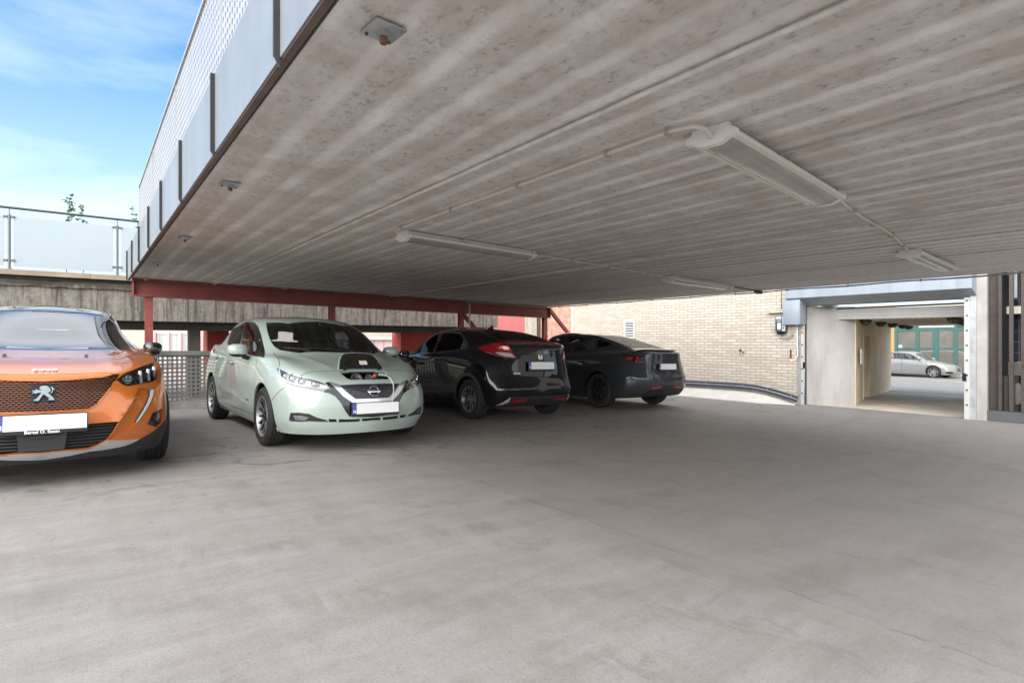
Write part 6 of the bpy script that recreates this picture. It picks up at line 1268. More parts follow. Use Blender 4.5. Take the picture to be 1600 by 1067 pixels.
b=MB(); b.box(8.63,9.0,15.0,15.5,gz(8)-.3,.372); tag(bo(b,'pale_pier',M_SOFFW,None,(8.8,15.2,gz(8)-.3)),'small pale pier next to the broad red one','pier')
b=MB(); b.box(9.6,12.05,15,15.4,-1.7,3.2); tag(bo(b,'pink_wall',m_plain('strong_pink_render',(.60,.20,.20),.75,.06,1.5,.1),None,(10.8,15.2,-1.7)),'salmon pink wall showing over the black hatchback','wall')
b=MB(); b.box(12.06,12.52,14.9,15.5,-1.7,3.0); tag(bo(b,'white_brick_pier',m_brick('white_washed_brick',(.62,.60,.56),(.55,.54,.50),(.34,.33,.31),.24,.075,.012,dirt=False) if False else m_plain('white_washed_masonry',(.58,.57,.48),.85,.25,9,.5),None,(12.3,15.2,-1.7)),'white washed mossy masonry pier beside the pink wall','pier')
b=MB(); b.box(12.54,12.98,14.8,15.4,-1.7,3.0); tag(bo(b,'mossy_post',M_CONCD,None,(12.7,15.1,-1.7)),'dark damp concrete post between the white pier and the red brick','post')
# ---------------------------------------------------------------- brick walls at the far side
M_TAN=m_brick('buff_brick',(.47,.415,.34),(.62,.565,.48),(.27,.245,.21)); M_RB=m_brick('old_red_brick',(.40,.165,.095),(.52,.24,.15),(.42,.34,.28),.24,.075,.013,dirt=False,weather=.6)
bw=tag(bay('brick_wall',(12.6,9.7,-1.5)),'long pale buff brick wall behind the graphite saloon','brick wall'); WB=(12.6,9.7,-1.5)
bo(ob(12.60,12.85,6.0,13.25,-1.75,3.9),'masonry',M_TAN,bw,WB)
b=MB(); b.box(12.585,12.5995,13.16,13.25,-1.75,3.9); bo(b,'corner_strip',M_WHITE,bw,WB)
b=MB(); b.box(12.60,12.85,13.26,17.5,-1.75,3.4); tag(bo(b,'old_brick_wall',M_RB,None,(12.7,15.3,-1.75)),'weathered red brick wall beyond the end of the pale one','brick wall')
b=MB(); b.box(12.52,12.5985,6.02,6.62,.655,.70); b.box(12.54,12.5985,6.0,6.35,.7002,.735); bo(b,'brick_ledge',M_TAN,bw,WB)
v_=tag(bay('wall_vent',(12.6,10.78,.1)),'square white louvred vent high on the pale brick wall','vent'); VB=(12.6,10.78,.1)
b=MB(); y0,y1,z0,z1=10.57,11.0,.09,.63
b.box(12.57,12.5985,y0,y1,z0,z0+.06); b.box(12.57,12.5985,y0,y1,z1-.06,z1); b.box(12.57,12.5985,y0,y0+.07,z0+.06,z1-.06); b.box(12.57,12.5985,y1-.07,y1,z0+.06,z1-.06); bo(b,'frame',M_WHITE,v_,VB)
b=MB()
for k in range(6): zz=z0+.085+k*.072; b.add([(12.572,y0+.07,zz),(12.572,y1-.07,zz),(12.597,y1-.07,zz+.036),(12.597,y0+.07,zz+.036),(12.572,y0+.07,zz+.006),(12.572,y1-.07,zz+.006),(12.597,y1-.07,zz+.042),(12.597,y0+.07,zz+.042)],[(0,1,2,3),(7,6,5,4),(0,4,5,1),(2,6,7,3)])
bo(b,'louvre',M_WHITE,v_,VB); b=MB(); b.box(12.5975,12.5995,y0+.06,y1-.06,z0+.05,z1-.05); bo(b,'dark_duct',M_DKVOID,v_,VB)
b=MB(); b.lathe([(0,-.10),(.036,-.10),(.042,-.092),(.042,-.03),(.052,-.028),(.052,-.001)],20,0,'x',(12.6,7.28,-.22)); b.tube([(12.55,7.28,-.25),(12.545,7.28,-.31)],.014,8); tag(bo(b,'wall_tap',CHROME(),None,(12.6,7.28,-.22),auto=40),'round chrome outlet poking from the pale brick wall','tap')
# control box with its wiring
cbx=tag(bay('control_box',(12.6,6.31,.22)),'dark grey door control box with buttons on the pale brick wall','control box'); CB=(12.6,6.31,.22)
bo(ob(12.50,12.598,6.19,6.43,.22,.58,bev=.012),'casing',m_plain('box_charcoal',(.07,.075,.085),.4,.1,8),cbx,CB,auto=40)
b=MB(); b.box(12.495,12.4995,6.20,6.27,.235,.565); bo(b,'button_plate',m_plain('plate_sky_grey',(.42,.52,.60),.4,.06,8),cbx,CB)
for k in range(4): b=MB(); b.lathe([(0,-.014),(.014,-.014),(.016,-.002)],12,0,'x',(12.4945,6.235,.50-.065*k)); bo(b,'button',GLOSSB(),cbx,CB,auto=40)
bo(ob(12.495,12.4995,6.29,6.41,.50,.565),'top_display',m_plain('display_grey',(.45,.46,.52),.4,.1,20),cbx,CB); bo(ob(12.495,12.4995,6.305,6.375,.275,.415),'notice',PLATEW(),cbx,CB)
bo(ob(12.493,12.4995,6.30,6.39,.445,.475,bev=.004),'key_switch',M_GALV,cbx,CB)
bo(ob(12.52,12.59,6.22,6.40,.17,.2195),'gland_strip',GLOSSB(),cbx,CB)
wr=MB(); wr.tube([(12.55,6.36,.19),(12.54,6.33,.09),(12.54,6.24,.07),(12.54,6.13,.10),(12.56,6.05,.17)],.012,8); wr.tube([(12.55,6.28,.19),(12.53,6.22,.12),(12.53,6.12,.13),(12.56,6.04,.22)],.009,8); wr.tube([(12.58,6.25,.70),(12.575,6.22,.60),(12.57,6.12,.40),(12.56,6.10,.2),(12.56,6.05,.13)],.008,8)
tag(bo(wr,'box_wiring',simple('flex_grey',(.30,.30,.31),.5,vs=20,var=.2),None,(12.55,6.2,.1),auto=50),'grey flexes looping from the control box to the door frame','cable')
wr=MB(); wr.tube([(12.59,6.335,1.4),(12.588,6.335,.72)],.006,6); tag(bo(wr,'wall_cable',simple('cable_brown',(.12,.08,.06),.6,vs=20,var=.2),None,(12.59,6.33,.72),auto=50),'thin brown cable dropping down the brick to the control box','cable')
# wheel guard on its sloping kerb
gp=[(9.6,-1.05),(8.9,-1.045),(8.2,-1.04),(7.6,-1.035),(7.2,-1.035),(6.9,-1.05),(6.6,-1.09),(6.3,-1.15),(6.05,-1.21),(5.93,-1.24)]
wg=tag(bay('wheel_guard',(12.45,7.8,-1.4)),'dark steel wheel guard rail curving along the foot of the brick wall','guard rail'); GB2=(12.45,7.8,-1.4)
for dz,nm,mt in ((0,'upper_tube',m_plain('guard_slate_paint',(.055,.065,.08),.4,.15,4)),(-.066,'lower_tube',bpy.data.materials['guard_slate_paint'] if 'guard_slate_paint' in bpy.data.materials else None)):
    b=MB(); mt=bpy.data.materials['guard_slate_paint']
    P_=[Vector((12.50-.03*(dz<0),t,z+dz)) for t,z in gp]
    for i,p in enumerate(P_): b.v+=[p+Vector((-.03,0,-.027)),p+Vector((-.03,0,.027)),p+Vector((.03,0,.027)),p+Vector((.03,0,-.027))]
    for i in range(len(P_)-1):
        for k in range(4): b.f.append((4*i+k,4*i+4+k,4*i+4+(k+1)%4,4*i+(k+1)%4)); b.m.append(0)
    b.f+=[(0,1,2,3),(4*len(P_)-1,4*len(P_)-2,4*len(P_)-3,4*len(P_)-4)]; b.m+=[0,0]
    bo(b,nm,mt,wg,GB2,auto=30)
b=MB(); b.tube([(12.458,t,z-.033) for t,z in gp],.009,6); bo(b,'bright_strip',M_GALV,wg,GB2,auto=50)
for t,z in gp[::2]: b=MB(); b.lathe([(0,-.01),(.012,-.01),(.013,0)],8,0,'x',(12.464,t,z)); bo(b,'bolt',M_GALV,wg,GB2)
b=MB(); P_=[(9.8,-1.17),(8.9,-1.165),(8.2,-1.16),(7.6,-1.155),(7.2,-1.155),(6.9,-1.17),(6.6,-1.21),(6.3,-1.27),(6.05,-1.335),(5.95,-1.36)]
for t,z in P_:
    f=min(1,max(.12,(t-5.7)/.9)); b.v+=[Vector((12.6-.45*f-.05,t,gz(12.2)-.02)),Vector((12.6-.45*f-.03,t,gz(12.2)+.02)),Vector((12.50,t,z-.03)),Vector((12.599,t,z-.02)),Vector((12.599,t,gz(12.2)-.05))]
for i in range(len(P_)-1):
    for k in range(4): a=5*i+k; b.f.append((a,a+5,a+6,a+1)); b.m.append(0)
tag(bo(b,'sloping_kerb',m_plain('pale_kerb_concrete',(.56,.54,.50),.85,.12,3,.2),None,(12.4,7.8,-1.4),auto=30),kind='structure')
# ---------------------------------------------------------------- roller door in the far wall
rd=tag(bay('roller_door',(12.7,4.45,gz(12.7))),'open roller door with a blue grey housing box and galvanised side tracks','roller door'); RDB=(12.7,4.45,gz(12.7))
b=MB(); b.add([(12.42,6.16,.955),(12.42,2.86,.945),(12.42,2.86,1.165),(12.42,6.16,1.165),(12.79,6.16,.80),(12.79,2.86,.79),(12.79,2.86,1.24),(12.79,6.16,1.24)],[(0,1,2,3),(0,4,5,1),(3,2,6,7),(0,3,7,4),(1,5,6,2),(4,7,6,5)]); bo(b,'housing_box',M_BLUEGREY,rd,RDB)
b=MB(); b.tube([(12.86,6.0,.84),(12.86,2.95,.83)],.055,14); 
for k in range(40): y=5.95-.073*k; b.box(12.44,12.78,y,y+.008,.86+.0,.862)
bo(b,'shutter_roll',m_plain('roll_brown_grey',(.16,.14,.125),.6,.2,9),rd,RDB,auto=40)
bo(ob(12.46,12.76,5.86,6.24,.37,.925,bev=.012),'motor_cover',M_BLUEGREY,rd,RDB,auto=40)
b=MB(); b.box(12.66,12.79,5.955,6.10,gz(12.7),.37); bo(b,'side_post',M_GALV,rd,RDB)
b=MB(); b.box(12.70,12.735,5.89,5.953,gz(12.7),.80); b.box(12.7355,12.79,5.935,5.953,gz(12.7),.80); bo(b,'track',M_WHITE,rd,RDB)
b=MB(); b.box(12.70,12.735,2.955,3.035,gz(12.7),.80); bo(b,'track',M_WHITE,rd,RDB)
b=MB(); b.box(12.72,12.79,2.865,2.9545,gz(12.7),.945); bo(b,'side_post',M_GALV,rd,RDB)
for k in range(8):
    for y in (2.995,5.92): z0=-1.15+k*.27; b=MB(); b.lathe([(0,-.012),(.014,-.012),(.015,-.001)],8,0,'x',(12.70,y,z0)); bo(b,'bolt',DARK(),rd,RDB)
b=MB(); b.box(12.68,12.70,3.0,3.06,-.72,-.58); bo(b,'light_sensor',GLOSSB(),rd,RDB); b=MB(); b.box(12.69,12.70,5.86,5.90,-.60,-.46); bo(b,'light_sensor',GLOSSB(),rd,RDB)
b=MB()
for k in range(3):
    z0=.49+k*.075; b.add([(13.30,5.45,z0),(13.30,3.0,z0-.02),(13.285,3.0,z0+.05),(13.285,5.45,z0+.07),(13.33,5.45,z0),(13.33,3.0,z0-.02),(13.33,3.0,z0+.052),(13.33,5.45,z0+.072)],[(0,1,2,3),(0,4,5,1),(3,2,6,7),(4,7,6,5)])
bo(b,'shutter_slat',M_WHITE,rd,RDB)
b=MB(); b.box(13.29,13.36,3.0,5.45,.712,.745); bo(b,'bottom_bar',M_DARKST,rd,RDB)
fx=MB(); fx.tube([(12.62,5.99,.42),(12.61,5.985,-.1),(12.60,5.97,-.30),(12.60,6.03,-.42),(12.60,6.10,-.44),(12.60,6.14,-.42)],.014,8); tag(bo(fx,'door_flex',simple('flex_white',(.70,.70,.68),.5,vs=20,var=.1),None,(12.6,6,-.4),auto=50),'white flex hanging in a loop beside the left door track','cable')
ks=MB(); ks.box(12.585,12.61,6.105,6.14,-.38,-.18,0,.006); tag(bo(ks,'pull_switch',m_plain('switch_red',(.14,.03,.03),.5,.2,12),None,(12.6,6.12,-.45)),'narrow reddish switch strip beside the left door track','switch')
# ---------------------------------------------------------------- passage through to the street
ps=tag(bay('passage',(17,4.9,gz(17))),'concrete lined drive passage behind the roller door','passage'); PB=(17,4.9,gz(17))
def wall_seg(b,p,q,z0,z1,th,mi=0):
    p=Vector((*p,0)); q=Vector((*q,0)); d=(q-p).normalized(); n_=Vector((-d.y,d.x,0))*th
    b.add([p+Vector((0,0,z0)),q+Vector((0,0,z0)),q+Vector((0,0,z1)),p+Vector((0,0,z1)),p+n_+Vector((0,0,z0)),q+n_+Vector((0,0,z0)),q+n_+Vector((0,0,z1)),p+n_+Vector((0,0,z1))],[(0,1,2,3),(7,6,5,4),(0,4,5,1),(3,2,6,7),(0,3,7,4),(1,5,6,2)],mi)
b=MB(); wall_seg(b,(12.87,5.90),(13.55,5.17),-1.7,.78,.12); bo(b,'splay_wall',m_plain('rendered_grey_wall',(.40,.38,.37),.8,.12,1.3,.5,.15,0,(3,3,.7)),ps,PB)
b=MB(); wall_seg(b,(13.56,5.16),(15.74,5.82),-1.7,.50,.15); wall_seg(b,(16.85,6.06),(21.0,6.93),-1.7,.50,.15); wall_seg(b,(15.74,5.82),(16.85,6.06),.14,.50,.15); bo(b,'left_wall',M_BEIGE,ps,PB)
b=MB(); wall_seg(b,(15.80,6.02),(16.90,6.26),-1.55,.135,.05); bo(b,'recessed_door',m_plain('door_umber',(.11,.085,.065),.6,.15,4),ps,PB)
b=MB(); wall_seg(b,(15.735,5.80),(15.80,5.815),-1.5,.15,.16); bo(b,'door_jamb',M_SOFFW,ps,PB)
b=MB(); b.box(13.06,21.0,2.705,2.80,-1.75,.50); bo(b,'right_wall',M_BEIGE,ps,PB)
b=MB(); b.box(13.42,21.0,2.3,8.4,.505,.64)
for k in range(46): y=2.5+k*.12; b.box(14.0,20.95,y,y+.035,.490,.5045)
bo(b,'soffit',M_SOFFW,ps,PB)
b=MB(); b.box(12.87,13.40,5.90,7.0,.785,.95); b.box(12.87,13.38,5.45,5.70,.79,.82); bo(b,'lintel_edge',M_CONC,ps,PB)
sg=MB(); sg.box(14.02,14.62,0,.014,-.52,-.17); sg.v=[Vector((v.x,5.22+(v.x-14.0)*.303+v.y*1.0,v.z)) for v in sg.v]
nb=tag(bay('notice_board',(14.3,5.3,-.52)),'white notice board with a yellow heading on the passage wall','notice'); NB=(14.3,5.3,-.52)
bo(sg,'board',PLATEW(),nb,NB)
hd=MB(); hd.box(14.02,14.62,-.006,-.0005,-.235,-.17); hd.v=[Vector((v.x,5.22+(v.x-14.0)*.303+v.y,v.z)) for v in hd.v]; bo(hd,'heading',simple('notice_yellow',(.72,.62,.30),.5,vs=5,var=.05),nb,NB)
tx=MB()
for r_ in range(4):
    for q in range(4): a=14.07+q*.135; tx.box(a,a+.085,-.004,-.0005,-.49+r_*.058,-.475+r_*.058)
for q in range(4): a=14.07+q*.135; tx.box(a,a+.09,-.010,-.0062,-.212,-.192)
tx.v=[Vector((v.x,5.22+(v.x-14.0)*.303+v.y,v.z)) for v in tx.v]; bo(tx,'printed_lines',simple('print_grey',(.40,.40,.38),.6,vs=5,var=.1),nb,NB)
def bulkhead(s,t,lab):
    r_=tag(bay('bulkhead_light',(s,t,.503)),lab,'ceiling light','bulkhead lights on the passage soffit'); r_.scale=(.78,.78,.78)
    b=MB(); b.lathe([(0,-.012),(.15,-.012),(.155,-.02),(.155,-.06),(.14,-.065)],24,0); b.build('rim',m_plain('bulkhead_black',(.022,.021,.02),.55,.2,9) if 'bulkhead_black' not in bpy.data.materials else bpy.data.materials['bulkhead_black'],r_,auto=40)
    b=MB(); b.lathe([(.138,-.063),(.125,-.10),(.09,-.135),(.0,-.15)],24,0); b.build('diffuser',simple('bulkhead_smoked',(.10,.095,.085),.3,vs=10,var=.2),r_,smooth=True)
    b=MB()
    for a in (0,pi/2): b.tube([(cos(a)*q*.146,sin(a)*q*.146,-.062-.098*sqrt(max(0,1-q*q))) for q in np.linspace(-1,1,13)],.008,6)
    b.build('guard',bpy.data.materials['bulkhead_black'],r_,auto=50)
for k,(s,t) in enumerate(((14.2,5.2),(15.98,5.5),(17.6,5.78),(19.4,6.1),(20.8,6.38),(14.25,3.57),(15.5,3.75),(16.4,3.9))):
    bulkhead(s,t,['black bulkhead light nearest the shutter on the left of the passage','second black bulkhead light from the shutter in the left row','third black bulkhead light from the shutter in the left row','fourth bulkhead light in the left row, before the teal shopfront','farthest bulkhead light of the left row, nearest the street','largest looking bulkhead light beside the right door track','bulkhead light half hidden behind the one by the right track','bulkhead light farthest back beside the right door track'][k])
# ---------------------------------------------------------------- pillar and steel gate at the right
b=MB(); b.box(12.72,13.05,2.72,2.862,gz(12.8)-.1,1.26); tag(bo(b,'concrete_pillar',M_CONC,None,(12.9,2.79,gz(12.8)-.1)),'narrow grey concrete pillar right of the roller door','pillar')
gt=tag(bay('steel_gate',(12.85,1.5,gz(12.8))),'dark steel gate with upright bars over a shadowy stairwell','gate'); GTB=(12.85,1.5,gz(12.8))
M_BROWN=m_plain('brown_steel_paint',(.062,.046,.042),.6,.2,4,.3)
b=MB(); b.box(12.83,12.88,2.56,2.715,-1.3,1.6); bo(b,'mesh_stile',m_plain('dark_rusted_sheet',(.045,.036,.033),.7,.4,9,.5),gt,GTB)
for k,(a,e) in enumerate(((2.515,2.56),(2.41,2.46),(2.24,2.29),(2.08,2.13),(1.92,1.97),(1.76,1.81),(1.6,1.65),(1.44,1.49),(1.28,1.33))):
    a,e=((2.53,2.575),(2.375,2.43),(2.22,2.275))[k] if k<3 else (a,e)
    b=MB(); b.box(12.78,12.825,a,e,-1.22,1.6); o=bo(b,'bar',M_BROWN,gt,GTB)
    b=MB(); b.lathe([(0,-.008),(.012,-.008),(.013,0)],8,0,'x',(12.78,(a+e)/2,-.43)); b.v=[v-Vector(GTB) for v in b.v]; b.build('bolt',M_DARKST,o)
b=MB(); b.box(12.74,12.9,-.5,2.72,gz(12.8)-.05,-1.225); bo(b,'sill',m_plain('sill_slate',(.085,.088,.095),.6,.15,4),gt,GTB)
b=MB(); b.box(13.5,13.6,-.5,2.58,-.62,-.38); bo(b,'landing_edge',m_plain('landing_concrete',(.17,.155,.14),.8,.2,3),gt,GTB)
def m_blocks():
    N=NT('dark_glass_block'); v=N.coord(); x,y,z=N.sep(v); cb=N.n('CombineXYZ'); N.set(cb.inputs[0],y); N.set(cb.inputs[1],z); br=N.n('TexBrick'); N.set(br.inputs['Vector'],cb.outputs[0]); br.offset=0; br.inputs['Color1'].default_value=(.012,.014,.028,1); br.inputs['Color2'].default_value=(.018,.02,.04,1); br.inputs['Mortar'].default_value=(.10,.11,.14,1); br.inputs['Scale'].default_value=1; br.inputs['Mortar Size'].default_value=.008; br.inputs['Brick Width'].default_value=.2; br.inputs['Row Height'].default_value=.2
    N.pb(Base_Color=br.outputs[0],Roughness=.3); return N.m
b=MB(); b.box(13.9,14.0,-.5,2.68,-.38,2.2); bo(b,'glass_block_wall',m_blocks(),gt,GTB)
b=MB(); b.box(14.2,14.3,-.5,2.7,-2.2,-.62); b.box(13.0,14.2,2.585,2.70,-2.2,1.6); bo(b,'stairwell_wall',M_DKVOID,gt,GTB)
bo(ob(13.3,13.36,2.42,2.47,.78,1.4,bev=.01),'tube_lamp',M_GALV,gt,GTB)
b=MB(); b.prism([(0,0),(.16,.02),(.20,.14),(.17,.30),(.14,.38),(0,.40)],.18,0,Matrix.Translation((13.15,2.5,-1.12))@Matrix.Rotation(pi/2,4,'X')@Matrix.Rotation(0,4,'Z')); b.v=[Vector((13.15+(v.y-2.5),2.50-(v.x-13.15),v.z)) for v in b.v]; tag(bo(b,'white_sack',m_plain('sack_grey_white',(.22,.21,.20),.8,.2,6),None,(13.1,2.45,-1.12),auto=40),'white lumpy sack slumped behind the gate bars','sack')
b=MB(); b.box(12.95,13.2,2.38,2.585,-1.3,-.62); b.box(12.90,12.95,2.47,2.52,-1.25,-.62); bo(b,'riser_pipe',m_plain('riser_dark',(.06,.055,.05),.6,.2,6),gt,GTB)
# upper storey over the passage and the gate, out of the light of the picture's top
b=MB(); b.box(12.86,13.1,-6,2.5,1.61,3.9); tag(bo(b,'upper_wall',M_CONC,None,(13,-1.5,1.61)),'plain concrete wall above the steel gate','wall')
b=MB(); b.box(12.86,13.1,-6,-.52,-1.7,1.60); tag(bo(b,'side_wall',M_CONC,None,(13,-3,-1.7)),'plain concrete wall beyond the steel gate','wall')
# ---------------------------------------------------------------- shopfront across the street
sf=tag(bay('shopfront',(41,11,gz(41))),'teal framed shopfront across the street under a blank white sign band','shop'); SB=(41,11,gz(41))
M_TEAL=m_plain('teal_frame_paint',(.026,.105,.092),.45,.12,4,.1); M_OCH=m_plain('ochre_render',(.42,.26,.11),.8,.08,1,.1)
bo(ob(41.1,44,-6,30,gz(41)-.2,2.3),'wall',m_plain('shop_back_render',(.55,.50,.42),.8,.1,1),sf,SB); bo(ob(40.98,41.098,13.3,20,gz(41)-.2,2.3),'ochre_wall',M_OCH,sf,SB)
shop_glass=simple('shop_window_blind',(.13,.125,.108),.08,coat=1,vs=1.2,var=.3)
cols=[13.25,12.08,10.18,8.3,6.4]
for a,e in zip(cols[:-1],cols[1:]):
    w_=MB(); w_.box(40.99,41.09,e+.06,a-.06,gz(41)+.3,.66); pn=bo(w_,'shop_window',shop_glass,sf,SB)
for c_ in cols: bo(ob(40.93,40.985,c_-.075,c_+.075,gz(41)+.1,1.05),'mullion',M_TEAL,sf,SB)
bo(ob(40.935,40.983,11.02,11.28,gz(41)+.1,.66),'door_stile',M_TEAL,sf,SB)
for z0,z1 in ((.66,.84),(-.50,-.38)): bo(ob(40.94,40.98,6.4,13.3,z0,z1),'transom',M_TEAL,sf,SB)
bo(ob(40.95,40.985,6.4,13.3,gz(41)+.1,gz(41)+.3),'stall_riser',M_TEAL,sf,SB)
bo(ob(40.90,40.98,10.25,12.02,.845,1.75),'sign_band',simple('sign_board_cream',(.40,.39,.36),.5,vs=3,var=.05),sf,SB)
b=MB()
for k,(a,e,z0) in enumerate(((11.45,11.65,.92),(11.15,11.38,.95),(11.2,11.32,1.02),(10.98,11.06,.94),(10.8,10.9,.94))): b.box(40.893,40.8995,a,e,z0,z0+.05)
bo(b,'sign_wording',simple('sign_faint_grey',(.50,.50,.49),.6,vs=4,var=.1),sf,SB)
bo(ob(40.92,40.98,12.1,13.2,.845,1.3),'top_window',simple('shop_window_dark',(.05,.05,.045),.1,coat=1,vs=2,var=.3),sf,SB); bo(ob(40.92,40.98,6.4,10.1,.845,1.3),'top_window',simple('shop_window_dark',(.05,.05,.045),.1,coat=1,vs=2,var=.3),sf,SB)
b=MB(); b.lathe([(0,-.012),(.095,-.012),(.1,0)],20,0,'x',(40.985,13.02,-.33)); bo(b,'round_sticker',PLATEW(),sf,SB)
bo(ob(40.985,40.9895,10.62,10.88,-.2,.25),'poster',simple('poster_dim',(.10,.10,.09),.5,vs=12,var=.5),sf,SB); bo(ob(40.985,40.9895,9.5,9.72,-.05,.2),'poster',simple('poster_pale',(.40,.40,.39),.5,vs=12,var=.2),sf,SB)
# ---------------------------------------------------------------- lamps under the deck
M_ACR=simple('ribbed_diffuser',(.60,.55,.50),.25,coat=.4,vs=3,var=.18); M_CAP=simple('lamp_cap_white',(.76,.75,.73),.4,vs=6,var=.05)
def m_diff():
    N=NT('ribbed_lamp_diffuser'); v=N.coord(); x,y,z=N.sep(v); rib=N.math('SINE',N.math('MULTIPLY',x,700)); d=N.noise(v,2.5,4,.6)
    c=N.mix(N.ramp(d,[(.3,g(0)),(.7,g(1))]),(.27,.245,.222,1),(.42,.39,.36,1)); N.pb(Base_Color=c,Roughness=.22,Coat_Weight=.5,Transmission_Weight=.0,Normal=N.bump(rib,.25,.002)); return N.m
M_DIF=m_diff(); M_STR=simple('lamp_lip_pale',(.72,.68,.62),.35,vs=5,var=.08)
ll=['nearest and largest strip light on the ribbed ceiling','strip light over the mint green car','strip light above the graphite saloon','short looking strip light in front of the roller door']
for k,((s0,t0),(s1,t1)) in enumerate((((2.28,1.48),(3.84,1.64)),((2.25,4.59),(3.85,4.68)),((6.59,4.93),(8.14,4.98)),((6.60,2.02),(8.17,2.12)))):
    a=math.atan2(t1-t0,s1-s0); c=((s0+s1)/2,(t0+t1)/2); Lh=.78; zc=cz(c[0])+.004
    r_=empty('strip_light',W(c[0],c[1],zc),(0,0,0)); r_.matrix_world=Matrix.Translation(W(c[0],c[1],zc))@Matrix.Rotation(AX+a,4,'Z')@Matrix.Rotation(-math.atan(CS),4,'Y'); tag(r_,ll[k],'ceiling light','strip lights under the deck')
    b=MB(); b.box(-Lh+.03,Lh-.03,-.075,.075,-.035,0); b.build('housing',M_CAP,r_)
    pr=[(-.100,-.030),(-.115,-.040),(-.112,-.056),(-.086,-.060),(-.074,-.068),(-.045,-.082),(0,-.087),(.045,-.082),(.074,-.068),(.086,-.060),(.112,-.056),(.115,-.040),(.100,-.030)]
    b=MB(); q0=4; pr2=pr[3:10]
    for x in (-Lh+.03,Lh-.03):
        b.v+=[Vector((x,y,z)) for y,z in pr2]
    n7=len(pr2)
    for i in range(n7-1): b.f.append((i,i+1,n7+i+1,n7+i)); b.m.append(0)
    b.build('diffuser',M_DIF,r_,smooth=True)
    for sd_ in (pr[:4],pr[9:]):
        b=MB()
        for x in (-Lh+.03,Lh-.03): b.v+=[Vector((x,y,z)) for y,z in sd_]
        for i in range(3): b.f.append((i,i+1,4+i+1,4+i)); b.m.append(0)
        b.build('lip',M_STR,r_)
    for e in (-1,1):
        b=MB(); cp=[(-.088,0),(-.092,-.022),(-.122,-.036),(-.120,-.062),(-.090,-.066),(-.046,-.088),(.046,-.088),(.090,-.066),(.120,-.062),(.122,-.036),(.092,-.022),(.088,0)]
        b.prism(cp,.035,0,Matrix.Translation((e*(Lh-.0175)-.0175,0,0))@Matrix(((0,0,1,0),(1,0,0,0),(0,1,0,0),(0,0,0,1)))); b.build('end_cap',M_CAP,r_,auto=40)
# cables along the soffit
M_CAB=simple('cable_cream',(.66,.60,.53),.45,vs=12,var=.08); M_CLIP=simple('clip_grey',(.40,.38,.35),.5,vs=12,var=.1)
def cable(pts,lab,r=.009,clips=(),hang=.012,mat=None):
    P_=[Vector((s,t,cz(s)-h)) for s,t,h in pts]; B=P_[len(P_)//2]; root=tag(bay('lamp_cable',tuple(B)),lab,'cable','cables between the strip lights')
    b=MB(); b.tube(P_,r,8); bo(b,'sheath',mat or M_CAB,root,tuple(B),auto=60)
    for (s,t,ang) in clips:
        b=MB(); b.box(-.006,.006,-r*2.2,r*2.2,-r*2.4,.006); b.v=[Vector((s+v.x*cos(ang)-v.y*sin(ang),t+v.x*sin(ang)+v.y*cos(ang),cz(s)-.006+v.z)) for v in b.v]; bo(b,'clip',M_CLIP,root,tuple(B))
tt=np.linspace(4.46,1.60,16)
cable([(2.20,4.55,.03)]+[(2.16+.02*(3.0-t)/3.0*0,t,.011) for q,t in enumerate(tt)]+[(2.18,1.50,.016),(2.22,1.46,.03),(2.27,1.47,.045),(2.29,1.48,.05)],'cream cable on clips joining the two strip lights of the near row',.011,[(2.16,t,pi/2) for t in (4.35,3.55,2.75,2.0,1.62)])
cable([(3.84,1.645,.03),(3.93,1.61,.012)]+[(3.93+2.42*q,1.61+.36*q+.018*sin(q*7),.010) for q in np.linspace(.04,.96,22)]+[(6.42,1.99,.016),(6.58,2.02,.035)],'cream cable from the nearest strip light to the one by the roller door',.0095,[(4.4,1.68,.15),(5.0,1.78,.15),(5.6,1.85,.15),(6.2,1.95,.15)])
cable([(3.85,4.68,.03),(3.95,4.69,.012)]+[(3.95+2.55*q,4.69+.22*q,.010) for q in np.linspace(.04,.97,20)]+[(6.58,4.93,.035)],'cream cable from the strip light over the mint car towards the saloon',.009,[(4.5,4.74,.1),(5.2,4.8,.1),(5.9,4.86,.1)])
cable([(8.13,4.97,.03),(8.25,4.98,.012),(8.8,5.02,.012),(9.2,5.05,.014),(9.32,5.06,.02)],'short dark cable from the far strip light to the slab edge',.009,[(8.6,5.0,.1)],mat=simple('cable_black',(.03,.028,.026),.5,vs=9,var=.2))
b=MB(); b.tube([(9.12,5.05,cz(9.1)-.03),(9.22,5.05,cz(9.2)-.035),(9.36,5.06,cz(9.3)-.03)],.03,10,0,True,[.016,.035,.028]); tag(bo(b,'cable_joint',simple('cable_black',(.03,.028,.026),.5,vs=9,var=.2),None,(9.2,5.05,.87),auto=40),'black cable joint hanging at the edge of the slab','cable joint')
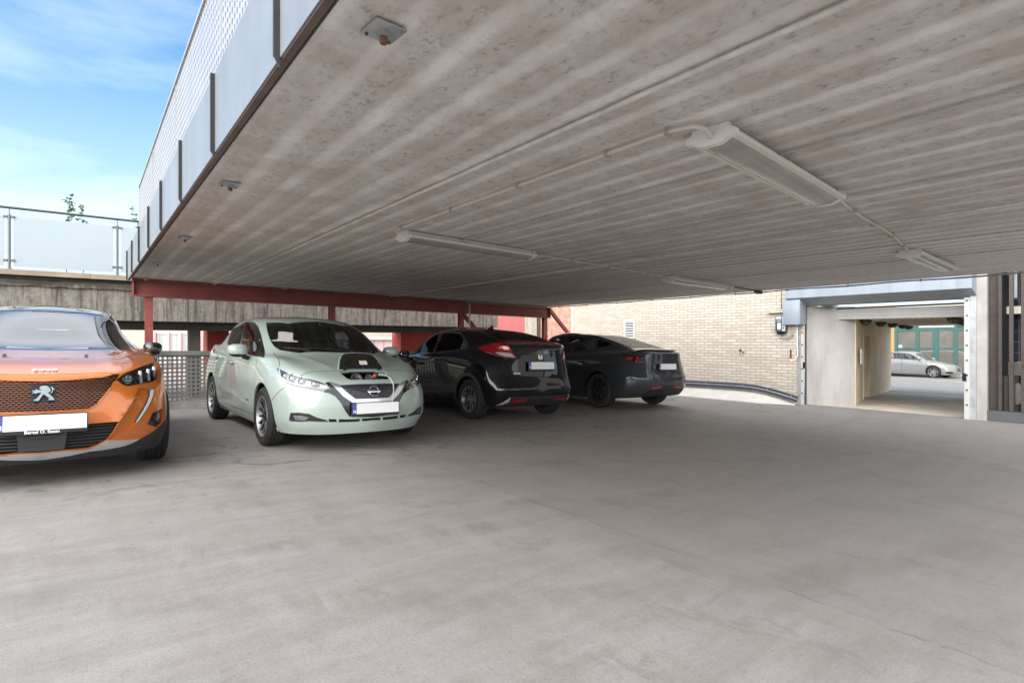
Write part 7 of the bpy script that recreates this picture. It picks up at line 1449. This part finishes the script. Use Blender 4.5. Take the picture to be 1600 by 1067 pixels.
# ---------------------------------------------------------------- silver estate in the street
def build_estate():
    R_=[{k:tuple(v) for k,v in r.items()} for r in RINGS['tesla']]
    T={6:{0:(-3.86,0,1.04),2:(-3.82,.55,1.04),3:(-3.68,.72,1.04),4:(-3.4,.79,1.04)},7:{0:(-3.80,0,1.10),2:(-3.76,.5,1.10),3:(-3.62,.68,1.09),4:(-3.3,.745,1.07),6:(-2.75,.77,1.05)},8:{0:(-3.66,0,1.29),2:(-3.62,.46,1.29),3:(-3.48,.6,1.28),4:(-3.2,.65,1.28),6:(-2.6,.68,1.27)},9:{0:(-3.50,0,1.42),2:(-3.46,.42,1.42),3:(-3.3,.54,1.41),4:(-3.0,.58,1.42),6:(-2.4,.60,1.44)},10:{0:(-3.35,0,1.45),2:(-3.3,.3,1.45),4:(-2.8,.36,1.47),6:(-2.2,.37,1.485)},11:{0:(-3.2,0,1.46),4:(-2.7,0,1.485)}}
    for r,d in T.items(): R_[r].update(d)
    for r in R_:
        for k in r: x,y,z=r[k]; r[k]=(x*.985,y*.97,(.5+(z-.5)*.90) if z>.5 else z)
    for q in range(0,5):
        for k in (17,19): x,y,z=R_[q][k]; R_[q][k]=(x+.06,y,z)
    RINGS['estate']=R_; FEAT['estate']={}
    hx=37.15; h_=-52; POSE['estate']=tuple(W(hx,9.95,0)[:2])+(degreesdir,)
    slv=paint('silver_paint',(.21,.21,.207),.25,.32,.05)
    c=Car('estate','estate_car','silver estate car parked across the street outside the teal shopfront','car',slv,.325,.215,.232,'civic',2.83,1.56,.365)
    c.add('door_front',[(-.35,.30),(-.28,.60),(-.40,.95),(-1.5,1.0),(-1.5,.30)],'side'); c.add('door_rear',[(-1.505,.30),(-1.505,1.0),(-2.5,1.06),(-2.45,.8),(-2.25,.62),(-2.2,.30)],'side')
    c.gap([(-.35,.30),(-.28,.60),(-.40,.95)],'side',.012); c.gap([(-1.5,.30),(-1.5,1.0)],'side',.012); c.gap([(-2.5,1.05),(-2.45,.8),(-2.25,.62),(-2.2,.30)],'side',.012)
    c.add('window_trim',[(-.62,0.943),(-1.5,0.978),(-2.5,1.022),(-3.3,1.066),(-3.35,1.119),(-3.2,1.261),(-2.6,1.323),(-1.6,1.332),(-1.2,1.279),(-.95,1.155)],'side')
    c.add('sideglass',[(-.78,0.969),(-1.44,0.996),(-1.46,1.296),(-1.25,1.261),(-1.0,1.146)],'side'); c.add('sideglass_rear',[(-1.60,1.000),(-2.4,1.031),(-2.4,1.296),(-1.62,1.305)],'side'); c.add('sideglass_load',[(-2.48,1.040),(-3.2,1.084),(-3.1,1.243),(-2.5,1.296)],'side')
    c.adduv('windscreen',[(14.1,7.1),(19,7.1),(19,8.95),(15,8.9),(13.6,8.6)]); c.adduv('rear_window',[(0,7.1),(2.6,7.1),(2.5,8.7),(0,8.75)])
    c.add('headlight',[(.30,.80,.76),(.48,.74,.74),(.62,.60,.70),(.66,.55,.62),(.52,.74,.63),(.36,.83,.68)])
    c.add('lower_intake',[(.55,.83,.36),(.70,.68,.36),(.76,.55,.34),(.74,.55,.26),(.66,.70,.26),(.54,.82,.28)])
    c.add('grille',[(.80,0,.66),(.79,.30,.65),(.84,.28,.40),(.88,0,.38)])
    c.arches(); c.shell(); P=c.part; finish(c,slv)
    P('window_trim','window_trim',GLOSSB(),skirt=.01)
    for k in ('sideglass','sideglass_rear','sideglass_load'): P('door_window',k,GLASS_F(),side='pair',off=-.003,skirt=0)
    P('windscreen','windscreen',GLASS_F(),off=-.003,skirt=0); P('rear_window','rear_window',GLASS_F(),off=-.003,skirt=0)
    P('headlight','headlight',simple('lamp_clear_white',(.62,.63,.64),.12,coat=1,vs=60,var=.25),side='pair',off=.003,skirt=.02); P('air_intake','lower_intake',DARK(),side='pair',off=-.01,skirt=-.012); P('grille','grille',GLOSSB(),off=-.008,skirt=-.01)
    for s in (1,-1): mirror(c.root,(-.62,s*.98,1.02),(.08,.11,.075),slv,SATINB(),out=s); 
    b=MB(); L=[surf_pt(c.S,'side',q)[0]+surf_pt(c.S,'side',q)[1]*.006 for q in ((-.45,.40),(-1.2,.40),(-2.2,.41))]; b.tube(L,.012,6); b2=MB(); b2.tube([Vector((p.x,-p.y,p.z)) for p in L],.012,6); b.add(b2.v,b2.f); b.build('side_moulding',slv,c.root,auto=50)
    cabin(c.root,-.35,2.83,.50,1,.6)
    for o in (c.root,): o.location.z+=.004
degreesdir=-56.
build_leaf(); build_suv(); build_civic(); build_tesla(); build_estate()
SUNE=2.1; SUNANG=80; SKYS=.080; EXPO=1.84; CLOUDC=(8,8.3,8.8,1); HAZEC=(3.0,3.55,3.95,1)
# ---------------------------------------------------------------- camera, sky, sun
cam=bpy.data.cameras.new('camera'); cam.sensor_width=36; cam.lens=36*870/1600; cam.clip_end=2000; cam.clip_start=.05
co=bpy.data.objects.new('camera',cam); COL.objects.link(co); co.rotation_euler=(pi/2,0,0); sc.camera=co
SUN_EL=radians(22); SUN_AZ=radians(238)      # measured from +X, anticlockwise: behind the camera to the left
sd=Vector((cos(SUN_EL)*cos(SUN_AZ),cos(SUN_EL)*sin(SUN_AZ),sin(SUN_EL)))
sl=bpy.data.lights.new('sun','SUN'); sl.energy=SUNE; sl.angle=radians(SUNANG); sl.color=(1,.95,.88)
so=bpy.data.objects.new('sun',sl); COL.objects.link(so); so.rotation_euler=(-sd).to_track_quat('-Z','Y').to_euler()
w=bpy.data.worlds.new('World'); sc.world=w; w.use_nodes=True; nt=w.node_tree; nt.nodes.clear()
def wn(k): return nt.nodes.new('ShaderNode'+k)
out=wn('OutputWorld'); bg=wn('Background'); sky=wn('TexSky'); sky.sky_type='NISHITA'; sky.sun_disc=False
sky.sun_elevation=SUN_EL; sky.sun_rotation=pi/2-SUN_AZ; sky.air_density=1.0; sky.dust_density=.6; sky.ozone_density=2.5; sky.altitude=50
tc=wn('TexCoord'); sx=wn('SeparateXYZ'); nt.links.new(tc.outputs['Generated'],sx.inputs[0])
mp=wn('Mapping'); mp.inputs['Scale'].default_value=(1.2,1.2,5.5); nt.links.new(tc.outputs['Generated'],mp.inputs[0])
nz=wn('TexNoise'); nz.inputs['Scale'].default_value=2.1; nz.inputs['Detail'].default_value=7; nz.inputs['Roughness'].default_value=.55; nt.links.new(mp.outputs[0],nz.inputs['Vector'])
cr=wn('ValToRGB'); cr.color_ramp.elements[0].position=.46; cr.color_ramp.elements[0].color=(0,0,0,1); cr.color_ramp.elements[1].position=.74; cr.color_ramp.elements[1].color=(1,1,1,1); nt.links.new(nz.outputs[0],cr.inputs[0])
hz=wn('MapRange'); nt.links.new(sx.outputs[2],hz.inputs[0]); hz.inputs[1].default_value=.03; hz.inputs[2].default_value=.40; hz.inputs[3].default_value=.9; hz.inputs[4].default_value=0.0; hz.clamp=True
mul=wn('Math'); mul.operation='MULTIPLY'; nt.links.new(cr.outputs[0],mul.inputs[0]); mul.inputs[1].default_value=.22
mxf=mul
bk=wn('MapRange'); nt.links.new(sx.outputs[1],bk.inputs[0]); bk.inputs[1].default_value=.25; bk.inputs[2].default_value=-.45; bk.inputs[3].default_value=0; bk.inputs[4].default_value=.85; bk.clamp=True  # unseen cloud bank added behind the camera to whiten reflections
mx2=wn('Math'); mx2.operation='MAXIMUM'; nt.links.new(mxf.outputs[0],mx2.inputs[0]); nt.links.new(bk.outputs[0],mx2.inputs[1]); ze=wn('MapRange'); nt.links.new(sx.outputs[2],ze.inputs[0]); ze.inputs[1].default_value=.46; ze.inputs[2].default_value=.72; ze.inputs[3].default_value=0; ze.inputs[4].default_value=.85; ze.clamp=True; mx3=wn('Math'); mx3.operation='MAXIMUM'; nt.links.new(mx2.outputs[0],mx3.inputs[0]); nt.links.new(ze.outputs[0],mx3.inputs[1]); mxf=mx3  # more cloud added overhead, out of view, for white reflections and fill
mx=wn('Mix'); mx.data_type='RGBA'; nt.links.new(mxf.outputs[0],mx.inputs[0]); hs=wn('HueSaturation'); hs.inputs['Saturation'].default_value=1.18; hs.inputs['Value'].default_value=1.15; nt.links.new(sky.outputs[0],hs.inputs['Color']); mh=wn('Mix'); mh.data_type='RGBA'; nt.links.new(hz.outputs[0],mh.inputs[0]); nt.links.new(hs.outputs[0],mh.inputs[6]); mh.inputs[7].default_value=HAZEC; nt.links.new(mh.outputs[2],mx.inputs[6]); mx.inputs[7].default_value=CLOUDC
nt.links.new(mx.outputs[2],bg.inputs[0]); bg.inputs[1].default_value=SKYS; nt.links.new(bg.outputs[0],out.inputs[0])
vs=sc.view_settings; vs.view_transform='Standard'; vs.look='None'; vs.gamma=1; vs.exposure=EXPO; vs.use_curve_mapping=False
sc.render.film_transparent=False
sc.cycles.max_bounces=10; sc.cycles.transparent_max_bounces=16; sc.cycles.diffuse_bounces=6; sc.cycles.glossy_bounces=5; sc.cycles.caustics_reflective=False; sc.cycles.caustics_refractive=False
sc.cycles.sample_clamp_indirect=6
